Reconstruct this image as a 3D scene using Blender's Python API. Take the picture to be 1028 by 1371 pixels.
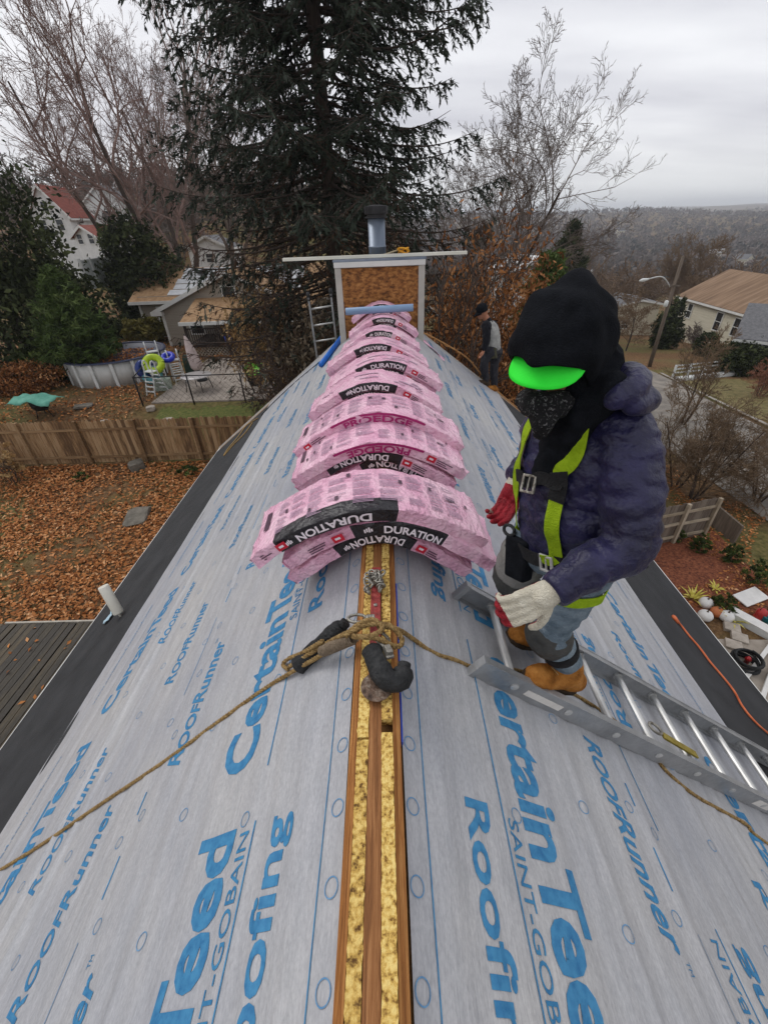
import bpy, bmesh, math, random
import numpy as np
from mathutils import Vector, Matrix, noise as mnoise

scn = bpy.context.scene
for _o in list(bpy.data.objects): bpy.data.objects.remove(_o)
RNG = np.random.default_rng(7); random.seed(7)

# ---------------------------------------------------------------- camera
F = 563.0; CX = 514.0; CY = 685.5                 # focal length and centre in photo pixels
_p, _y, _r = math.radians(34.36), math.radians(1.10), math.radians(-2.29)
CAM = np.array([0.06, 0.0, 7.9])
_Rz = np.array([[math.cos(_y), -math.sin(_y), 0], [math.sin(_y), math.cos(_y), 0], [0, 0, 1]])
FW = _Rz @ [0, math.cos(_p), -math.sin(_p)]; _u = _Rz @ [0, math.sin(_p), math.cos(_p)]; _r0 = _Rz @ [1, 0, 0]
RT = math.cos(_r)*_r0 + math.sin(_r)*_u; UP = math.cos(_r)*_u - math.sin(_r)*_r0
cd = bpy.data.cameras.new('camera'); co = bpy.data.objects.new('camera', cd); scn.collection.objects.link(co)
cd.sensor_fit = 'VERTICAL'; cd.sensor_height = 36.0; cd.lens = 36.0*F/1371.0
cd.clip_start = 0.05; cd.clip_end = 6000
co.matrix_world = Matrix(((RT[0], UP[0], -FW[0], CAM[0]), (RT[1], UP[1], -FW[1], CAM[1]), (RT[2], UP[2], -FW[2], CAM[2]), (0, 0, 0, 1)))
scn.camera = co

# ---------------------------------------------------------------- sky and light
SUN_EL, SUN_AZ = math.radians(48), math.radians(-50)
w = bpy.data.worlds.new('World'); scn.world = w; w.use_nodes = True
nt = w.node_tree; nt.nodes.clear()
def N(t, **k):
    n = nt.nodes.new(t)
    for a, b in k.items(): setattr(n, a, b)
    return n
wo = N('ShaderNodeOutputWorld'); bg = N('ShaderNodeBackground')
sky = N('ShaderNodeTexSky'); sky.sky_type = 'NISHITA'; sky.sun_disc = False
sky.sun_elevation = SUN_EL; sky.sun_rotation = SUN_AZ; sky.dust_density = 4; sky.air_density = 1.2
tc = N('ShaderNodeTexCoord'); sep = N('ShaderNodeSeparateXYZ'); nt.links.new(tc.outputs['Generated'], sep.inputs[0])
# overcast deck: coordinates flattened towards the horizon so clouds foreshorten there
den = N('ShaderNodeMath', operation='ADD'); den.inputs[1].default_value = 0.16
ab = N('ShaderNodeMath', operation='ABSOLUTE'); nt.links.new(sep.outputs[2], ab.inputs[0]); nt.links.new(ab.outputs[0], den.inputs[0])
dv = N('ShaderNodeVectorMath', operation='DIVIDE'); nt.links.new(tc.outputs['Generated'], dv.inputs[0])
cb = N('ShaderNodeCombineXYZ')
for i in range(3): nt.links.new(den.outputs[0], cb.inputs[i])
nt.links.new(cb.outputs[0], dv.inputs[1])
nz = N('ShaderNodeTexNoise'); nz.inputs['Scale'].default_value = 0.9; nz.inputs['Detail'].default_value = 7; nz.inputs['Roughness'].default_value = 0.5
mpw = N('ShaderNodeMapping'); mpw.inputs['Scale'].default_value = (0.5, 1.3, 1); mpw.inputs['Location'].default_value = (3.1, 0.4, 0)
nt.links.new(dv.outputs[0], mpw.inputs[0]); nt.links.new(mpw.outputs[0], nz.inputs['Vector'])
rp = N('ShaderNodeValToRGB'); nt.links.new(nz.outputs['Fac'], rp.inputs[0])
rp.color_ramp.elements[0].position = 0.33; rp.color_ramp.elements[0].color = (0.44, 0.44, 0.49, 1)
rp.color_ramp.elements[1].position = 0.66; rp.color_ramp.elements[1].color = (0.76, 0.765, 0.785, 1)
mx = N('ShaderNodeMix', data_type='RGBA'); mx.inputs[0].default_value = 0.93
sk = N('ShaderNodeVectorMath', operation='SCALE'); sk.inputs[3].default_value = 0.08
nt.links.new(sky.outputs[0], sk.inputs[0]); nt.links.new(sk.outputs[0], mx.inputs[6]); nt.links.new(rp.outputs[0], mx.inputs[7])
hz = N('ShaderNodeMapRange', interpolation_type='SMOOTHSTEP'); hz.inputs['From Min'].default_value = .0; hz.inputs['From Max'].default_value = .13; hz.inputs['To Min'].default_value = .75; hz.inputs['To Max'].default_value = 0   # thin bright cloud towards the horizon, all round
nt.links.new(ab.outputs[0], hz.inputs['Value']); mh = N('ShaderNodeMix', data_type='RGBA'); nt.links.new(hz.outputs[0], mh.inputs[0]); nt.links.new(mx.outputs[2], mh.inputs[6]); mh.inputs[7].default_value = (.70, .71, .70, 1)
nt.links.new(mh.outputs[2], bg.inputs['Color']); bg.inputs['Strength'].default_value = 1.0
nt.links.new(bg.outputs[0], wo.inputs['Surface'])
sd = bpy.data.lights.new('sun', 'SUN'); sd.energy = 0.8; sd.angle = math.radians(25); sd.color = (1, 0.97, 0.93)
so = bpy.data.objects.new('sun', sd); scn.collection.objects.link(so)
_sv = Vector((math.sin(SUN_AZ)*math.cos(SUN_EL), math.cos(SUN_AZ)*math.cos(SUN_EL), math.sin(SUN_EL)))
so.rotation_euler = _sv.to_track_quat('Z', 'Y').to_euler(); so.location = (0, 0, 60)
scn.view_settings.view_transform = 'Standard'; scn.view_settings.look = 'None'
scn.view_settings.exposure = 0.5; scn.view_settings.gamma = 1.0; scn.view_settings.use_curve_mapping = False
scn.render.engine = 'CYCLES'

# ---------------------------------------------------------------- helpers
COL = scn.collection
def ray(u, v): return FW + RT*((u-CX)/F) - UP*((v-CY)/F)
def atz(u, v, z): d = ray(u, v); return CAM + d*((z-CAM[2])/d[2])
def aty(u, v, y): d = ray(u, v); return CAM + d*((y-CAM[1])/d[1])
def atd(u, v, D): return CAM + ray(u, v)*D
def ss(a, b, x): t = np.clip((x-a)/(b-a), 0, 1); return t*t*(3-2*t)

def wloc(o):
    v = np.zeros(3)
    while o is not None: v = v + np.array(o.location); o = o.parent
    return v
def mesh_np(name, V, Fc, mats=None, parent=None, smooth=False, midx=None, tint=None, loc=None, uv=None):
    """V: points in world space (or in the space of a root still standing at the origin)."""
    V = np.asarray(V, float)
    base = wloc(parent) if parent is not None else (np.array(loc, float) if loc is not None else np.zeros(3))
    me = bpy.data.meshes.new(name)
    V = V - base
    if isinstance(Fc, np.ndarray):
        n, k = Fc.shape
        me.vertices.add(len(V)); me.vertices.foreach_set('co', V.ravel())
        me.loops.add(n*k); me.loops.foreach_set('vertex_index', Fc.astype(np.int32).ravel())
        me.polygons.add(n); me.polygons.foreach_set('loop_start', np.arange(n, dtype=np.int32)*k)
        me.polygons.foreach_set('loop_total', np.full(n, k, np.int32)); me.update(calc_edges=True)
    else:
        me.from_pydata([tuple(q) for q in V], [], Fc); me.update()
    if mats is not None:
        for m in (mats if isinstance(mats, (list, tuple)) else [mats]): me.materials.append(m)
    if midx is not None: me.polygons.foreach_set('material_index', np.asarray(midx, np.int32))
    if tint is not None:
        at = me.attributes.new('tint', 'FLOAT', 'FACE'); at.data.foreach_set('value', np.asarray(tint, np.float32))
    if smooth: me.polygons.foreach_set('use_smooth', np.ones(len(me.polygons), bool))
    o = bpy.data.objects.new(name, me); COL.objects.link(o)
    if parent is not None: o.parent = parent
    elif loc is not None: o.location = loc
    return o
def tag(o, label, cat, group=None):
    o['label'] = label; o['category'] = cat
    if group: o['group'] = group
    return o
def thing(name, label, cat, loc=(0, 0, 0), group=None):
    o = bpy.data.objects.new(name, None); COL.objects.link(o); o.location = [float(q) for q in loc]; o.empty_display_size = .1
    return tag(o, label, cat, group)
def struct(o): o['kind'] = 'structure'; return o
def stuff(o, label=None, cat=None):
    o['kind'] = 'stuff'
    if label: o['label'] = label; o['category'] = cat
    return o
def dup(root, loc, rotz=None, label=None, scale=None):
    r = root.copy(); COL.objects.link(r); r.location = [float(q) for q in loc]
    if rotz is not None: r.rotation_euler = (r.rotation_euler[0], r.rotation_euler[1], rotz)
    if scale is not None: r.scale = (scale,)*3 if not hasattr(scale, '__len__') else scale
    if label: r['label'] = label
    for ch in list(root.children):
        c = ch.copy(); COL.objects.link(c); c.parent = r
        for g in list(ch.children):
            d = g.copy(); COL.objects.link(d); d.parent = c
    return r

class MB:
    def __init__(s): s.v = []; s.f = []; s.m = []
    def add(s, V, Fc, mi=0):
        b = len(s.v); s.v.extend([tuple(map(float, q)) for q in V]); s.f.extend([tuple(b+i for i in f) for f in Fc]); s.m.extend([mi]*len(Fc)); return s
    def box(s, c, d, R=None, mi=0, taper=1.0):
        c = np.array(c, float); h = np.array(d, float)/2
        P = np.array([[x, y, z] for z in (-1, 1) for y in (-1, 1) for x in (-1, 1)], float)*h
        P[4:, :2] *= taper
        if R is not None: P = P @ np.array(R).T
        return s.add(P+c, [(0, 2, 3, 1), (4, 5, 7, 6), (0, 1, 5, 4), (2, 6, 7, 3), (0, 4, 6, 2), (1, 3, 7, 5)], mi)
    def bar(s, a, b, w, h, up=(0, 0, 1), mi=0, bev=0.0):
        a = np.array(a, float); b = np.array(b, float); t = b-a; L = np.linalg.norm(t); t /= L
        up = np.array(up, float); x = np.cross(t, up); x /= np.linalg.norm(x); z = np.cross(x, t)
        R = np.stack([t, x, z], 1)
        return s.box((a+b)/2, (L, w, h), R, mi)
    def tube(s, P, r, n=8, cap=True, mi=0):
        P = np.array(P, float); m = len(P); r = np.broadcast_to(np.asarray(r, float), (m,)) if np.ndim(r) < 2 else r
        T = np.gradient(P, axis=0) if m > 2 else np.repeat((P[1]-P[0])[None], m, 0)
        T /= np.linalg.norm(T, axis=1)[:, None]+1e-12
        ref = np.array([0, 0, 1.0]) if abs(T[0, 2]) < .9 else np.array([1.0, 0, 0])
        x = np.cross(ref, T[0]); x /= np.linalg.norm(x); V = []
        for i in range(m):
            x = x - T[i]*(x@T[i]); x /= np.linalg.norm(x)+1e-12; y = np.cross(T[i], x)
            for k in range(n):
                a = 2*math.pi*k/n; V.append(P[i]+r[i]*(math.cos(a)*x+math.sin(a)*y))
        Fc = [(i*n+k, i*n+(k+1) % n, (i+1)*n+(k+1) % n, (i+1)*n+k) for i in range(m-1) for k in range(n)]
        if cap: Fc += [tuple(range(n-1, -1, -1)), tuple((m-1)*n+k for k in range(n))]
        return s.add(V, Fc, mi)
    def lathe(s, prof, c=(0, 0, 0), n=24, R=None, mi=0, cap=True):
        V = []
        for (r, z) in prof:
            for k in range(n):
                a = 2*math.pi*k/n; V.append((r*math.cos(a), r*math.sin(a), z))
        V = np.array(V)
        if R is not None: V = V @ np.array(R).T
        m = len(prof)
        Fc = [(i*n+k, i*n+(k+1) % n, (i+1)*n+(k+1) % n, (i+1)*n+k) for i in range(m-1) for k in range(n)]
        if cap: Fc += [tuple(range(n-1, -1, -1)), tuple((m-1)*n+k for k in range(n))]
        return s.add(V+np.array(c), Fc, mi)
    def prism(s, poly, z0, z1, mi=0):      # poly xy (ccw)
        n = len(poly); V = [(x, y, z0) for x, y in poly]+[(x, y, z1) for x, y in poly]
        return s.add(V, [tuple(range(n-1, -1, -1)), tuple(range(n, 2*n))]+[(i, (i+1) % n, n+(i+1) % n, n+i) for i in range(n)], mi)
    def hull(s, quad_a, quad_b, mi=0):     # solid between two polygons with equal counts
        n = len(quad_a)
        return s.add(list(quad_a)+list(quad_b), [tuple(range(n-1, -1, -1)), tuple(range(n, 2*n))]+[(i, (i+1) % n, n+(i+1) % n, n+i) for i in range(n)], mi)
    def build(s, name, mats, parent=None, smooth=False, loc=None):
        return mesh_np(name, np.array(s.v), s.f, mats, parent, smooth, s.m, loc=loc)
def bevel(o, w=.004, seg=2):
    m = o.modifiers.new('bevel', 'BEVEL'); m.width = w; m.segments = seg; m.limit_method = 'ANGLE'; m.angle_limit = math.radians(40); return o
def basis(t, up=(0, 0, 1)):
    t = np.array(t, float); t /= np.linalg.norm(t); x = np.cross(t, np.array(up, float)); x /= np.linalg.norm(x); return t, x, np.cross(x, t)

# ---------------------------------------------------------------- materials
def srgb(r, g, b): return tuple(((c/255)/12.92 if c/255 <= .04045 else ((c/255+.055)/1.055)**2.4) for c in (r, g, b))+(1,)
def mat(name, cols, scale=6, rough=.75, bump=0.0, bscale=None, metal=0.0, spec=.35, stretch=(1, 1, 1), detail=5, lo=.3, hi=.7, tint=False, subsurf=0, sheen=0, distort=0, rand=0.0, trans=0.0):
    m = bpy.data.materials.new(name); m.use_nodes = True; t = m.node_tree; b = t.nodes['Principled BSDF']
    b.inputs['Roughness'].default_value = rough; b.inputs['Metallic'].default_value = metal
    b.inputs['Specular IOR Level'].default_value = spec
    if sheen: b.inputs['Sheen Weight'].default_value = sheen
    cols = [c if len(c) == 4 else tuple(c)+(1,) for c in cols]
    tcn = t.nodes.new('ShaderNodeTexCoord'); mp = t.nodes.new('ShaderNodeMapping'); mp.inputs['Scale'].default_value = stretch
    t.links.new(tcn.outputs['Object'], mp.inputs[0])
    nz = t.nodes.new('ShaderNodeTexNoise'); nz.inputs['Scale'].default_value = scale; nz.inputs['Detail'].default_value = detail
    nz.inputs['Roughness'].default_value = .6; nz.inputs['Distortion'].default_value = distort
    t.links.new(mp.outputs[0], nz.inputs['Vector'])
    rp = t.nodes.new('ShaderNodeValToRGB'); el = rp.color_ramp.elements
    if len(cols) == 1: cols = cols*2
    el[0].color = cols[0]; el[1].color = cols[-1]; el[0].position = lo; el[1].position = hi
    for i in range(1, len(cols)-1):
        e = el.new(lo+(hi-lo)*i/(len(cols)-1)); e.color = cols[i]
    if tint:
        a = t.nodes.new('ShaderNodeAttribute'); a.attribute_name = 'tint'
        mm = t.nodes.new('ShaderNodeMath'); mm.operation = 'MULTIPLY_ADD'; mm.inputs[1].default_value = .35; 
        t.links.new(nz.outputs['Fac'], mm.inputs[0]); t.links.new(a.outputs['Fac'], mm.inputs[2])
        m2 = t.nodes.new('ShaderNodeMath'); m2.operation = 'SUBTRACT'; m2.inputs[1].default_value = .175
        t.links.new(mm.outputs[0], m2.inputs[0]); t.links.new(m2.outputs[0], rp.inputs[0])
    elif rand:
        oi = t.nodes.new('ShaderNodeObjectInfo'); mm = t.nodes.new('ShaderNodeMath'); mm.operation = 'MULTIPLY_ADD'; mm.inputs[1].default_value = rand
        m2 = t.nodes.new('ShaderNodeMath'); m2.operation = 'SUBTRACT'; m2.inputs[1].default_value = rand/2
        t.links.new(oi.outputs['Random'], mm.inputs[0]); t.links.new(nz.outputs['Fac'], mm.inputs[2]); t.links.new(mm.outputs[0], m2.inputs[0]); t.links.new(m2.outputs[0], rp.inputs[0])
    else: t.links.new(nz.outputs['Fac'], rp.inputs[0])
    t.links.new(rp.outputs[0], b.inputs['Base Color'])
    if bump:
        n2 = t.nodes.new('ShaderNodeTexNoise'); n2.inputs['Scale'].default_value = bscale or scale*3; n2.inputs['Detail'].default_value = 6
        t.links.new(mp.outputs[0], n2.inputs['Vector']); bp = t.nodes.new('ShaderNodeBump'); bp.inputs['Strength'].default_value = min(1, bump); bp.inputs['Distance'].default_value = .02 if bump <= 1 else .02*bump
        t.links.new(n2.outputs['Fac'], bp.inputs['Height']); t.links.new(bp.outputs[0], b.inputs['Normal'])
    if trans:
        b.inputs['Transmission Weight'].default_value = 0
        tr = t.nodes.new('ShaderNodeBsdfTranslucent'); ms = t.nodes.new('ShaderNodeMixShader'); ms.inputs[0].default_value = trans
        t.links.new(rp.outputs[0], tr.inputs[0]); t.links.new(b.outputs[0], ms.inputs[1]); t.links.new(tr.outputs[0], ms.inputs[2]); t.links.new(ms.outputs[0], t.nodes['Material Output'].inputs[0])
    return m

# ---------------------------------------------------------------- lettering
_TXT = {}
def text_mesh(body, height=1.0, bold=.0, shear=0.0, caps=None, cut=None, spacing=1.0):
    """Filled outline of a line of text: returns verts (x along the line from 0, y up, cap height = height) and triangles."""
    key = (body, height, bold, shear, cut, spacing)
    if key in _TXT: return _TXT[key]
    cu = bpy.data.curves.new('lettering', 'FONT'); cu.body = body; cu.size = 1.0; cu.offset = bold; cu.shear = shear; cu.resolution_u = 3; cu.space_character = spacing
    if caps:
        cu.small_caps_scale = .82
        for i in caps: cu.body_format[i].use_small_caps = True
    o = bpy.data.objects.new('lettering', cu); COL.objects.link(o)
    dg = bpy.context.evaluated_depsgraph_get(); ev = o.evaluated_get(dg); me = bpy.data.meshes.new_from_object(ev)
    bm = bmesh.new(); bm.from_mesh(me); bmesh.ops.triangulate(bm, faces=bm.faces[:])
    k = height/.69
    bmesh.ops.scale(bm, vec=(k, k, k), verts=bm.verts[:])
    if cut:
        xs = [v.co.x for v in bm.verts]; ys = [v.co.y for v in bm.verts]
        for i in range(int(min(xs)/cut)-1, int(max(xs)/cut)+1):
            bmesh.ops.bisect_plane(bm, geom=bm.verts[:]+bm.edges[:]+bm.faces[:], plane_co=((i+.5)*cut, 0, 0), plane_no=(1, 0, 0))
        for i in range(int(min(ys)/cut)-1, int(max(ys)/cut)+1):
            bmesh.ops.bisect_plane(bm, geom=bm.verts[:]+bm.edges[:]+bm.faces[:], plane_co=(0, (i+.5)*cut, 0), plane_no=(0, 1, 0))
    bm.verts.index_update()
    V = np.array([v.co[:] for v in bm.verts]); T = [tuple(v.index for v in f.verts) for f in bm.faces]
    V[:, 0] -= V[:, 0].min()
    bm.free(); bpy.data.objects.remove(o); bpy.data.curves.remove(cu); bpy.data.meshes.remove(me)
    _TXT[key] = (V, T); return V, T
def textw(V): return V[:, 0].max()

# ---------------------------------------------------------------- terrain
def ground(x, y):
    x = np.asarray(x, float); y = np.asarray(y, float)
    dl = np.maximum(y, 0)-.30*np.minimum(x, 0)*ss(20, 60, y)
    zl = np.interp(dl, [0, 12, 15.5, 19, 40, 60, 75, 100, 140, 250, 600, 1500, 4000], [.05, .1, .3, 1.3, 1.3, 2.2, 3.4, 6.5, 12, 24, 22, 30, 60])
    d = y+.3*x
    zr = np.interp(d, [-50, 8, 13, 25, 42, 73, 110, 160, 300, 600, 900, 1300, 1800, 4000], [-.6, -.8, -.95, -1.6, -2.6, -6.0, -11, -17, -26, -24, -14, 0, 9, 24])
    far = ss(350, 1000, d); zr = zr+far*(9*np.sin(x/270+.6)+6*np.sin((x+.6*y)/150)+3*np.sin((x-.4*y)/70))
    wr = ss(-6-.02*np.maximum(y, 0), 7+.10*np.maximum(y, 0), x)
    return zl*(1-wr)+zr*wr
def G(u, v):
    """the point where the view through a photo pixel meets the ground"""
    d = ray(u, v); t = 1.0; prev = 0.
    while t < 4000:
        p = CAM+d*t
        if p[2] < ground(p[0], p[1]):
            a, b = prev, t
            for _ in range(40):
                m_ = (a+b)/2; p = CAM+d*m_
                if p[2] < ground(p[0], p[1]): b = m_
                else: a = m_
            return CAM+d*b
        prev = t; t *= 1.03
    return CAM+d*t
def gz(x, y): return float(ground(x, y))
# ================================================================ GROUND, ROAD
def leafy_ground(name):
    m = bpy.data.materials.new(name); m.use_nodes = True; t = m.node_tree; b = t.nodes['Principled BSDF']; b.inputs['Roughness'].default_value = .95
    b.inputs['Specular IOR Level'].default_value = .15
    def nd(k): return t.nodes.new(k)
    tcn = nd('ShaderNodeTexCoord')
    def nz(sc, det=6):
        n = nd('ShaderNodeTexNoise'); n.inputs['Scale'].default_value = sc; n.inputs['Detail'].default_value = det; n.inputs['Roughness'].default_value = .65
        t.links.new(tcn.outputs['Object'], n.inputs['Vector']); return n
    def ramp(n, st):
        r = nd('ShaderNodeValToRGB'); e = r.color_ramp.elements; e[0].position, e[0].color = st[0]; e[1].position, e[1].color = st[-1]
        for q in st[1:-1]: k = e.new(q[0]); k.color = q[1]
        t.links.new(n.outputs['Fac'], r.inputs[0]); return r
    leaf = ramp(nz(7, 8), [(.3, srgb(66, 50, 34)), (.5, srgb(108, 82, 56)), (.7, srgb(142, 112, 80))])
    grass = ramp(nz(5, 8), [(.3, srgb(70, 66, 38)), (.5, srgb(100, 94, 56)), (.7, srgb(128, 112, 74))])
    msk = ramp(nz(.16, 4), [(.46, (0, 0, 0, 1)), (.58, (1, 1, 1, 1))])
    mx = nd('ShaderNodeMix'); mx.data_type = 'RGBA'; t.links.new(msk.outputs[0], mx.inputs[0]); t.links.new(leaf.outputs[0], mx.inputs[6]); t.links.new(grass.outputs[0], mx.inputs[7])
    t.links.new(mx.outputs[2], b.inputs['Base Color'])
    bp = nd('ShaderNodeBump'); bp.inputs['Strength'].default_value = .8; bp.inputs['Distance'].default_value = .06; n2 = nz(14, 8); t.links.new(n2.outputs['Fac'], bp.inputs['Height']); t.links.new(bp.outputs[0], b.inputs['Normal'])
    return m
M_GROUND = leafy_ground('leafy_ground')
def sheet_axis(lo, hi, dens):
    out = [0.0]
    while out[-1] < hi: out.append(out[-1]+max(dens, .06*out[-1]))
    a = np.array(out); 
    neg = [0.0]
    while neg[-1] < -lo: neg.append(neg[-1]+max(dens, .06*neg[-1]))
    return np.unique(np.concatenate([-np.array(neg[::-1]), a]))
xs = sheet_axis(-2600, 2600, 1.0); ys = sheet_axis(-300, 3600, 1.0)
X, Y = np.meshgrid(xs, ys); Z = ground(X, Y)
V = np.stack([X, Y, Z], -1).reshape(-1, 3); nx, ny = len(xs), len(ys)
I = np.arange(nx*ny).reshape(ny, nx); Fq = np.stack([I[:-1, :-1], I[:-1, 1:], I[1:, 1:], I[1:, :-1]], -1).reshape(-1, 4)
struct(mesh_np('ground', V, Fq, M_GROUND, smooth=True))
def strip(name, pts, wid, mat_, off=.02, n=90, parts=6, jag=0):
    P = np.array(pts, float); t = np.linspace(0, len(P)-1, n); i = np.minimum(t.astype(int), len(P)-2); f = (t-i)[:, None]
    # smooth by Catmull-Rom
    def g(k): return P[np.clip(k, 0, len(P)-1)]
    p0, p1, p2, p3 = g(i-1), g(i), g(i+1), g(i+2)
    c = .5*(2*p1+(p2-p0)*f+(2*p0-5*p1+4*p2-p3)*f**2+(3*p1-p0-3*p2+p3)*f**3)
    T = np.gradient(c, axis=0); T /= np.linalg.norm(T, axis=1)[:, None]; Nn = np.stack([T[:, 1], -T[:, 0]], 1)
    rows = []
    for k in np.linspace(-.5, .5, parts+1):
        q = c+Nn*wid*k
        if jag and abs(k) == .5: q = q+Nn*(RNG.random(n)*jag*np.sign(k))[:, None]
        rows.append(np.column_stack([q, ground(q[:, 0], q[:, 1])+off]))
    V = np.array(rows).reshape(-1, 3); I = np.arange(len(V)).reshape(parts+1, n)
    Fq = np.stack([I[:-1, :-1], I[:-1, 1:], I[1:, 1:], I[1:, :-1]], -1).reshape(-1, 4)
    return mesh_np(name, V, Fq, mat_, smooth=True)
M_ASPH = mat('worn_asphalt', [srgb(104, 98, 92), srgb(128, 122, 114), srgb(146, 138, 128)], 1.3, .92, .4, 40)
M_CONC = mat('concrete', [srgb(128, 122, 114), srgb(160, 154, 146)], 2.5, .9, .3, 30)
struct(strip('road', [(16.2, -30), (16.4, 0), (16.4, 14), (17.0, 24), (18.0, 34), (17.0, 46), (13, 62), (6, 90)], 6.4, M_ASPH, .04))
struct(strip('kerb', [(19.75, -30), (19.95, 0), (19.95, 14), (20.5, 24), (21.3, 33)], .22, M_CONC, .14, 60, 1))
M_DRIVE = mat('driveway_stone', [srgb(138, 128, 116), srgb(166, 156, 144)], 3, .9, .3, 40)
struct(strip('driveway', [(9.2, -6), (9.2, 4.0), (9.3, 6.7)], 4.4, M_DRIVE, .035, 30))
M_MULCH = mat('red_mulch', [srgb(70, 38, 26), srgb(120, 68, 46), srgb(152, 96, 66)], 14, .95, .9, 40)
struct(strip('mulch_bed', [(6.8, 10.1), (8.5, 9.6), (10.7, 9.3)], 3.9, M_MULCH, .03, 40, 8, .25))
M_GRASS = mat('wet_lawn', [srgb(66, 76, 34), srgb(94, 100, 48), srgb(116, 112, 62)], 9, .95, .8, 60)
M_VERGE = mat('dull_winter_grass', [srgb(82, 74, 44), srgb(106, 98, 60), srgb(124, 108, 74)], 3, .95, .8, 60)
struct(strip('lawn_patch', [(-10.4, 17.6), (-8.4, 17.5), (-5.0, 17.7)], 1.9, M_GRASS, .03, 40, 6, .4))
struct(strip('verge', [(23.0, 10), (23.2, 18), (23.6, 26), (23.4, 31)], 4.6, M_VERGE, .03, 40, 8, .6))

# ================================================================ THE HOUSE WE STAND ON
RZ, RM = 6.75, .762; RK = math.hypot(1, RM); S_EAVE = 4.58; Y0, Y1 = -3.0, 8.4
def RP(s, y, side, off=0.0):
    """point on the roof: s metres down the slope from the ridge, y along it"""
    s = np.asarray(s, float); y = np.asarray(y, float)
    return np.stack(np.broadcast_arrays(side*(s/RK)+side*off*RM/RK, y, RZ-RM*s/RK+off/RK), -1)
house = thing('roofed_house', 'house under re-roofing with grey underlayment sheets on its steep roof', 'house', (0, 2.7, 0))
M_SIDE = mat('pale_siding', [srgb(176, 172, 162), srgb(190, 186, 178)], 3, .7)
M_OSB = mat('roof_decking', [srgb(120, 86, 52), srgb(164, 126, 80)], 9, .85, .4, 40)
ze = RZ-RM*S_EAVE/RK; xe = S_EAVE/RK
mb = MB(); xw = xe-.35
yb0, yb1 = Y0+.15, Y1-.18
zw = RZ-RM*xw-.16
mb.hull([(-xw, yb0, -1.2), (xw, yb0, -1.2), (xw, yb0, zw), (0, yb0, RZ-.16), (-xw, yb0, zw)][::-1], [(-xw, yb1, -1.2), (xw, yb1, -1.2), (xw, yb1, zw), (0, yb1, RZ-.16), (-xw, yb1, zw)][::-1])
mb.build('wall', M_SIDE, house)
for sd_ in (-1, 1):
    mb = MB()
    a = [RP(s, y, sd_, o) for s, y, o in ((.02, Y0, -.012), (S_EAVE, Y0, -.012), (S_EAVE, Y1, -.012), (.02, Y1, -.012))]
    b_ = [RP(s, y, sd_, o) for s, y, o in ((.02, Y0, -.09), (S_EAVE, Y0, -.09), (S_EAVE, Y1, -.09), (.02, Y1, -.09))]
    mb.hull(a, b_) if sd_ < 0 else mb.hull(b_, a)
    mb.build('roof_deck', M_OSB, house)
M_DRIP = mat('drip_edge_metal', [srgb(196, 196, 194), srgb(216, 216, 212)], 4, .45, metal=.0)
for sd_ in (-1, 1):
    mb = MB(); mb.bar(RP(S_EAVE+.012, Y0, sd_, -.03), RP(S_EAVE+.012, Y1, sd_, -.03), .024, .062, up=(0, 0, 1)); mb.build('drip_edge', M_DRIP, house)
    mb = MB(); mb.bar(RP(.03, Y1+.012, sd_, -.022), RP(S_EAVE, Y1+.012, sd_, -.022), .024, .075, up=(-sd_*0+sd_*RM, 0, 1)); mb.build('rake_edge', M_DRIP, house)
    # gutter-less fascia under the eave
    mb = MB(); mb.bar(RP(S_EAVE-.02, Y0, sd_, -.19), RP(S_EAVE-.02, Y1, sd_, -.19), .02, .14); mb.build('fascia', M_SIDE, house)

# wrinkles of the sheets (real relief, shared by sheet and print)
_ph = RNG.random((2, 12))*6.28
CREASE = {-1: [(1.78, .022, .018), (1.93, .018, .015), (2.08, .012, .016), (1.24, .007, .015), (.33, .005, .02), (.88, .006, .02), (1.36, .009, .012), (2.5, .008, .016), (2.3, .006, .012), (.70, .004, .012), (1.60, .008, .01)],
          1: [(.20, .010, .022), (.28, .008, .018), (.84, .006, .02), (.40, .004, .012), (.95, .005, .01), (1.25, .005, .02), (1.72, .007, .02), (1.9, .006, .018), (2.35, .005, .02), (2.05, .005, .02), (2.55, .004, .02)]}
def wrinkle(s, y, side):
    s = np.asarray(s, float); y = np.asarray(y, float); q = 0 if side < 0 else 1; p = _ph[q]; h = 0
    for i, (s0, a, w_) in enumerate(CREASE[side]):
        c = s0+.035*np.sin(.8*y+p[i % 12])+.012*np.sin(2.9*y+p[(i+3) % 12])
        h = h+a*np.exp(-((s-c)/w_)**2)*(.55+.45*np.sin(1.1*y+p[(i+5) % 12]))
    h = h+.0016*np.sin(s*31+1.3*np.sin(1.7*y+p[0]))+.0012*np.sin(s*57+2*np.sin(1.1*y+p[2])+p[4])+.0013*np.sin(3.1*y+4*s+p[6])
    h = h+.0010*np.sin(9*y+7*np.sin(2.2*s+p[7]))*np.sin(13*s+p[8])
    return h
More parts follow.
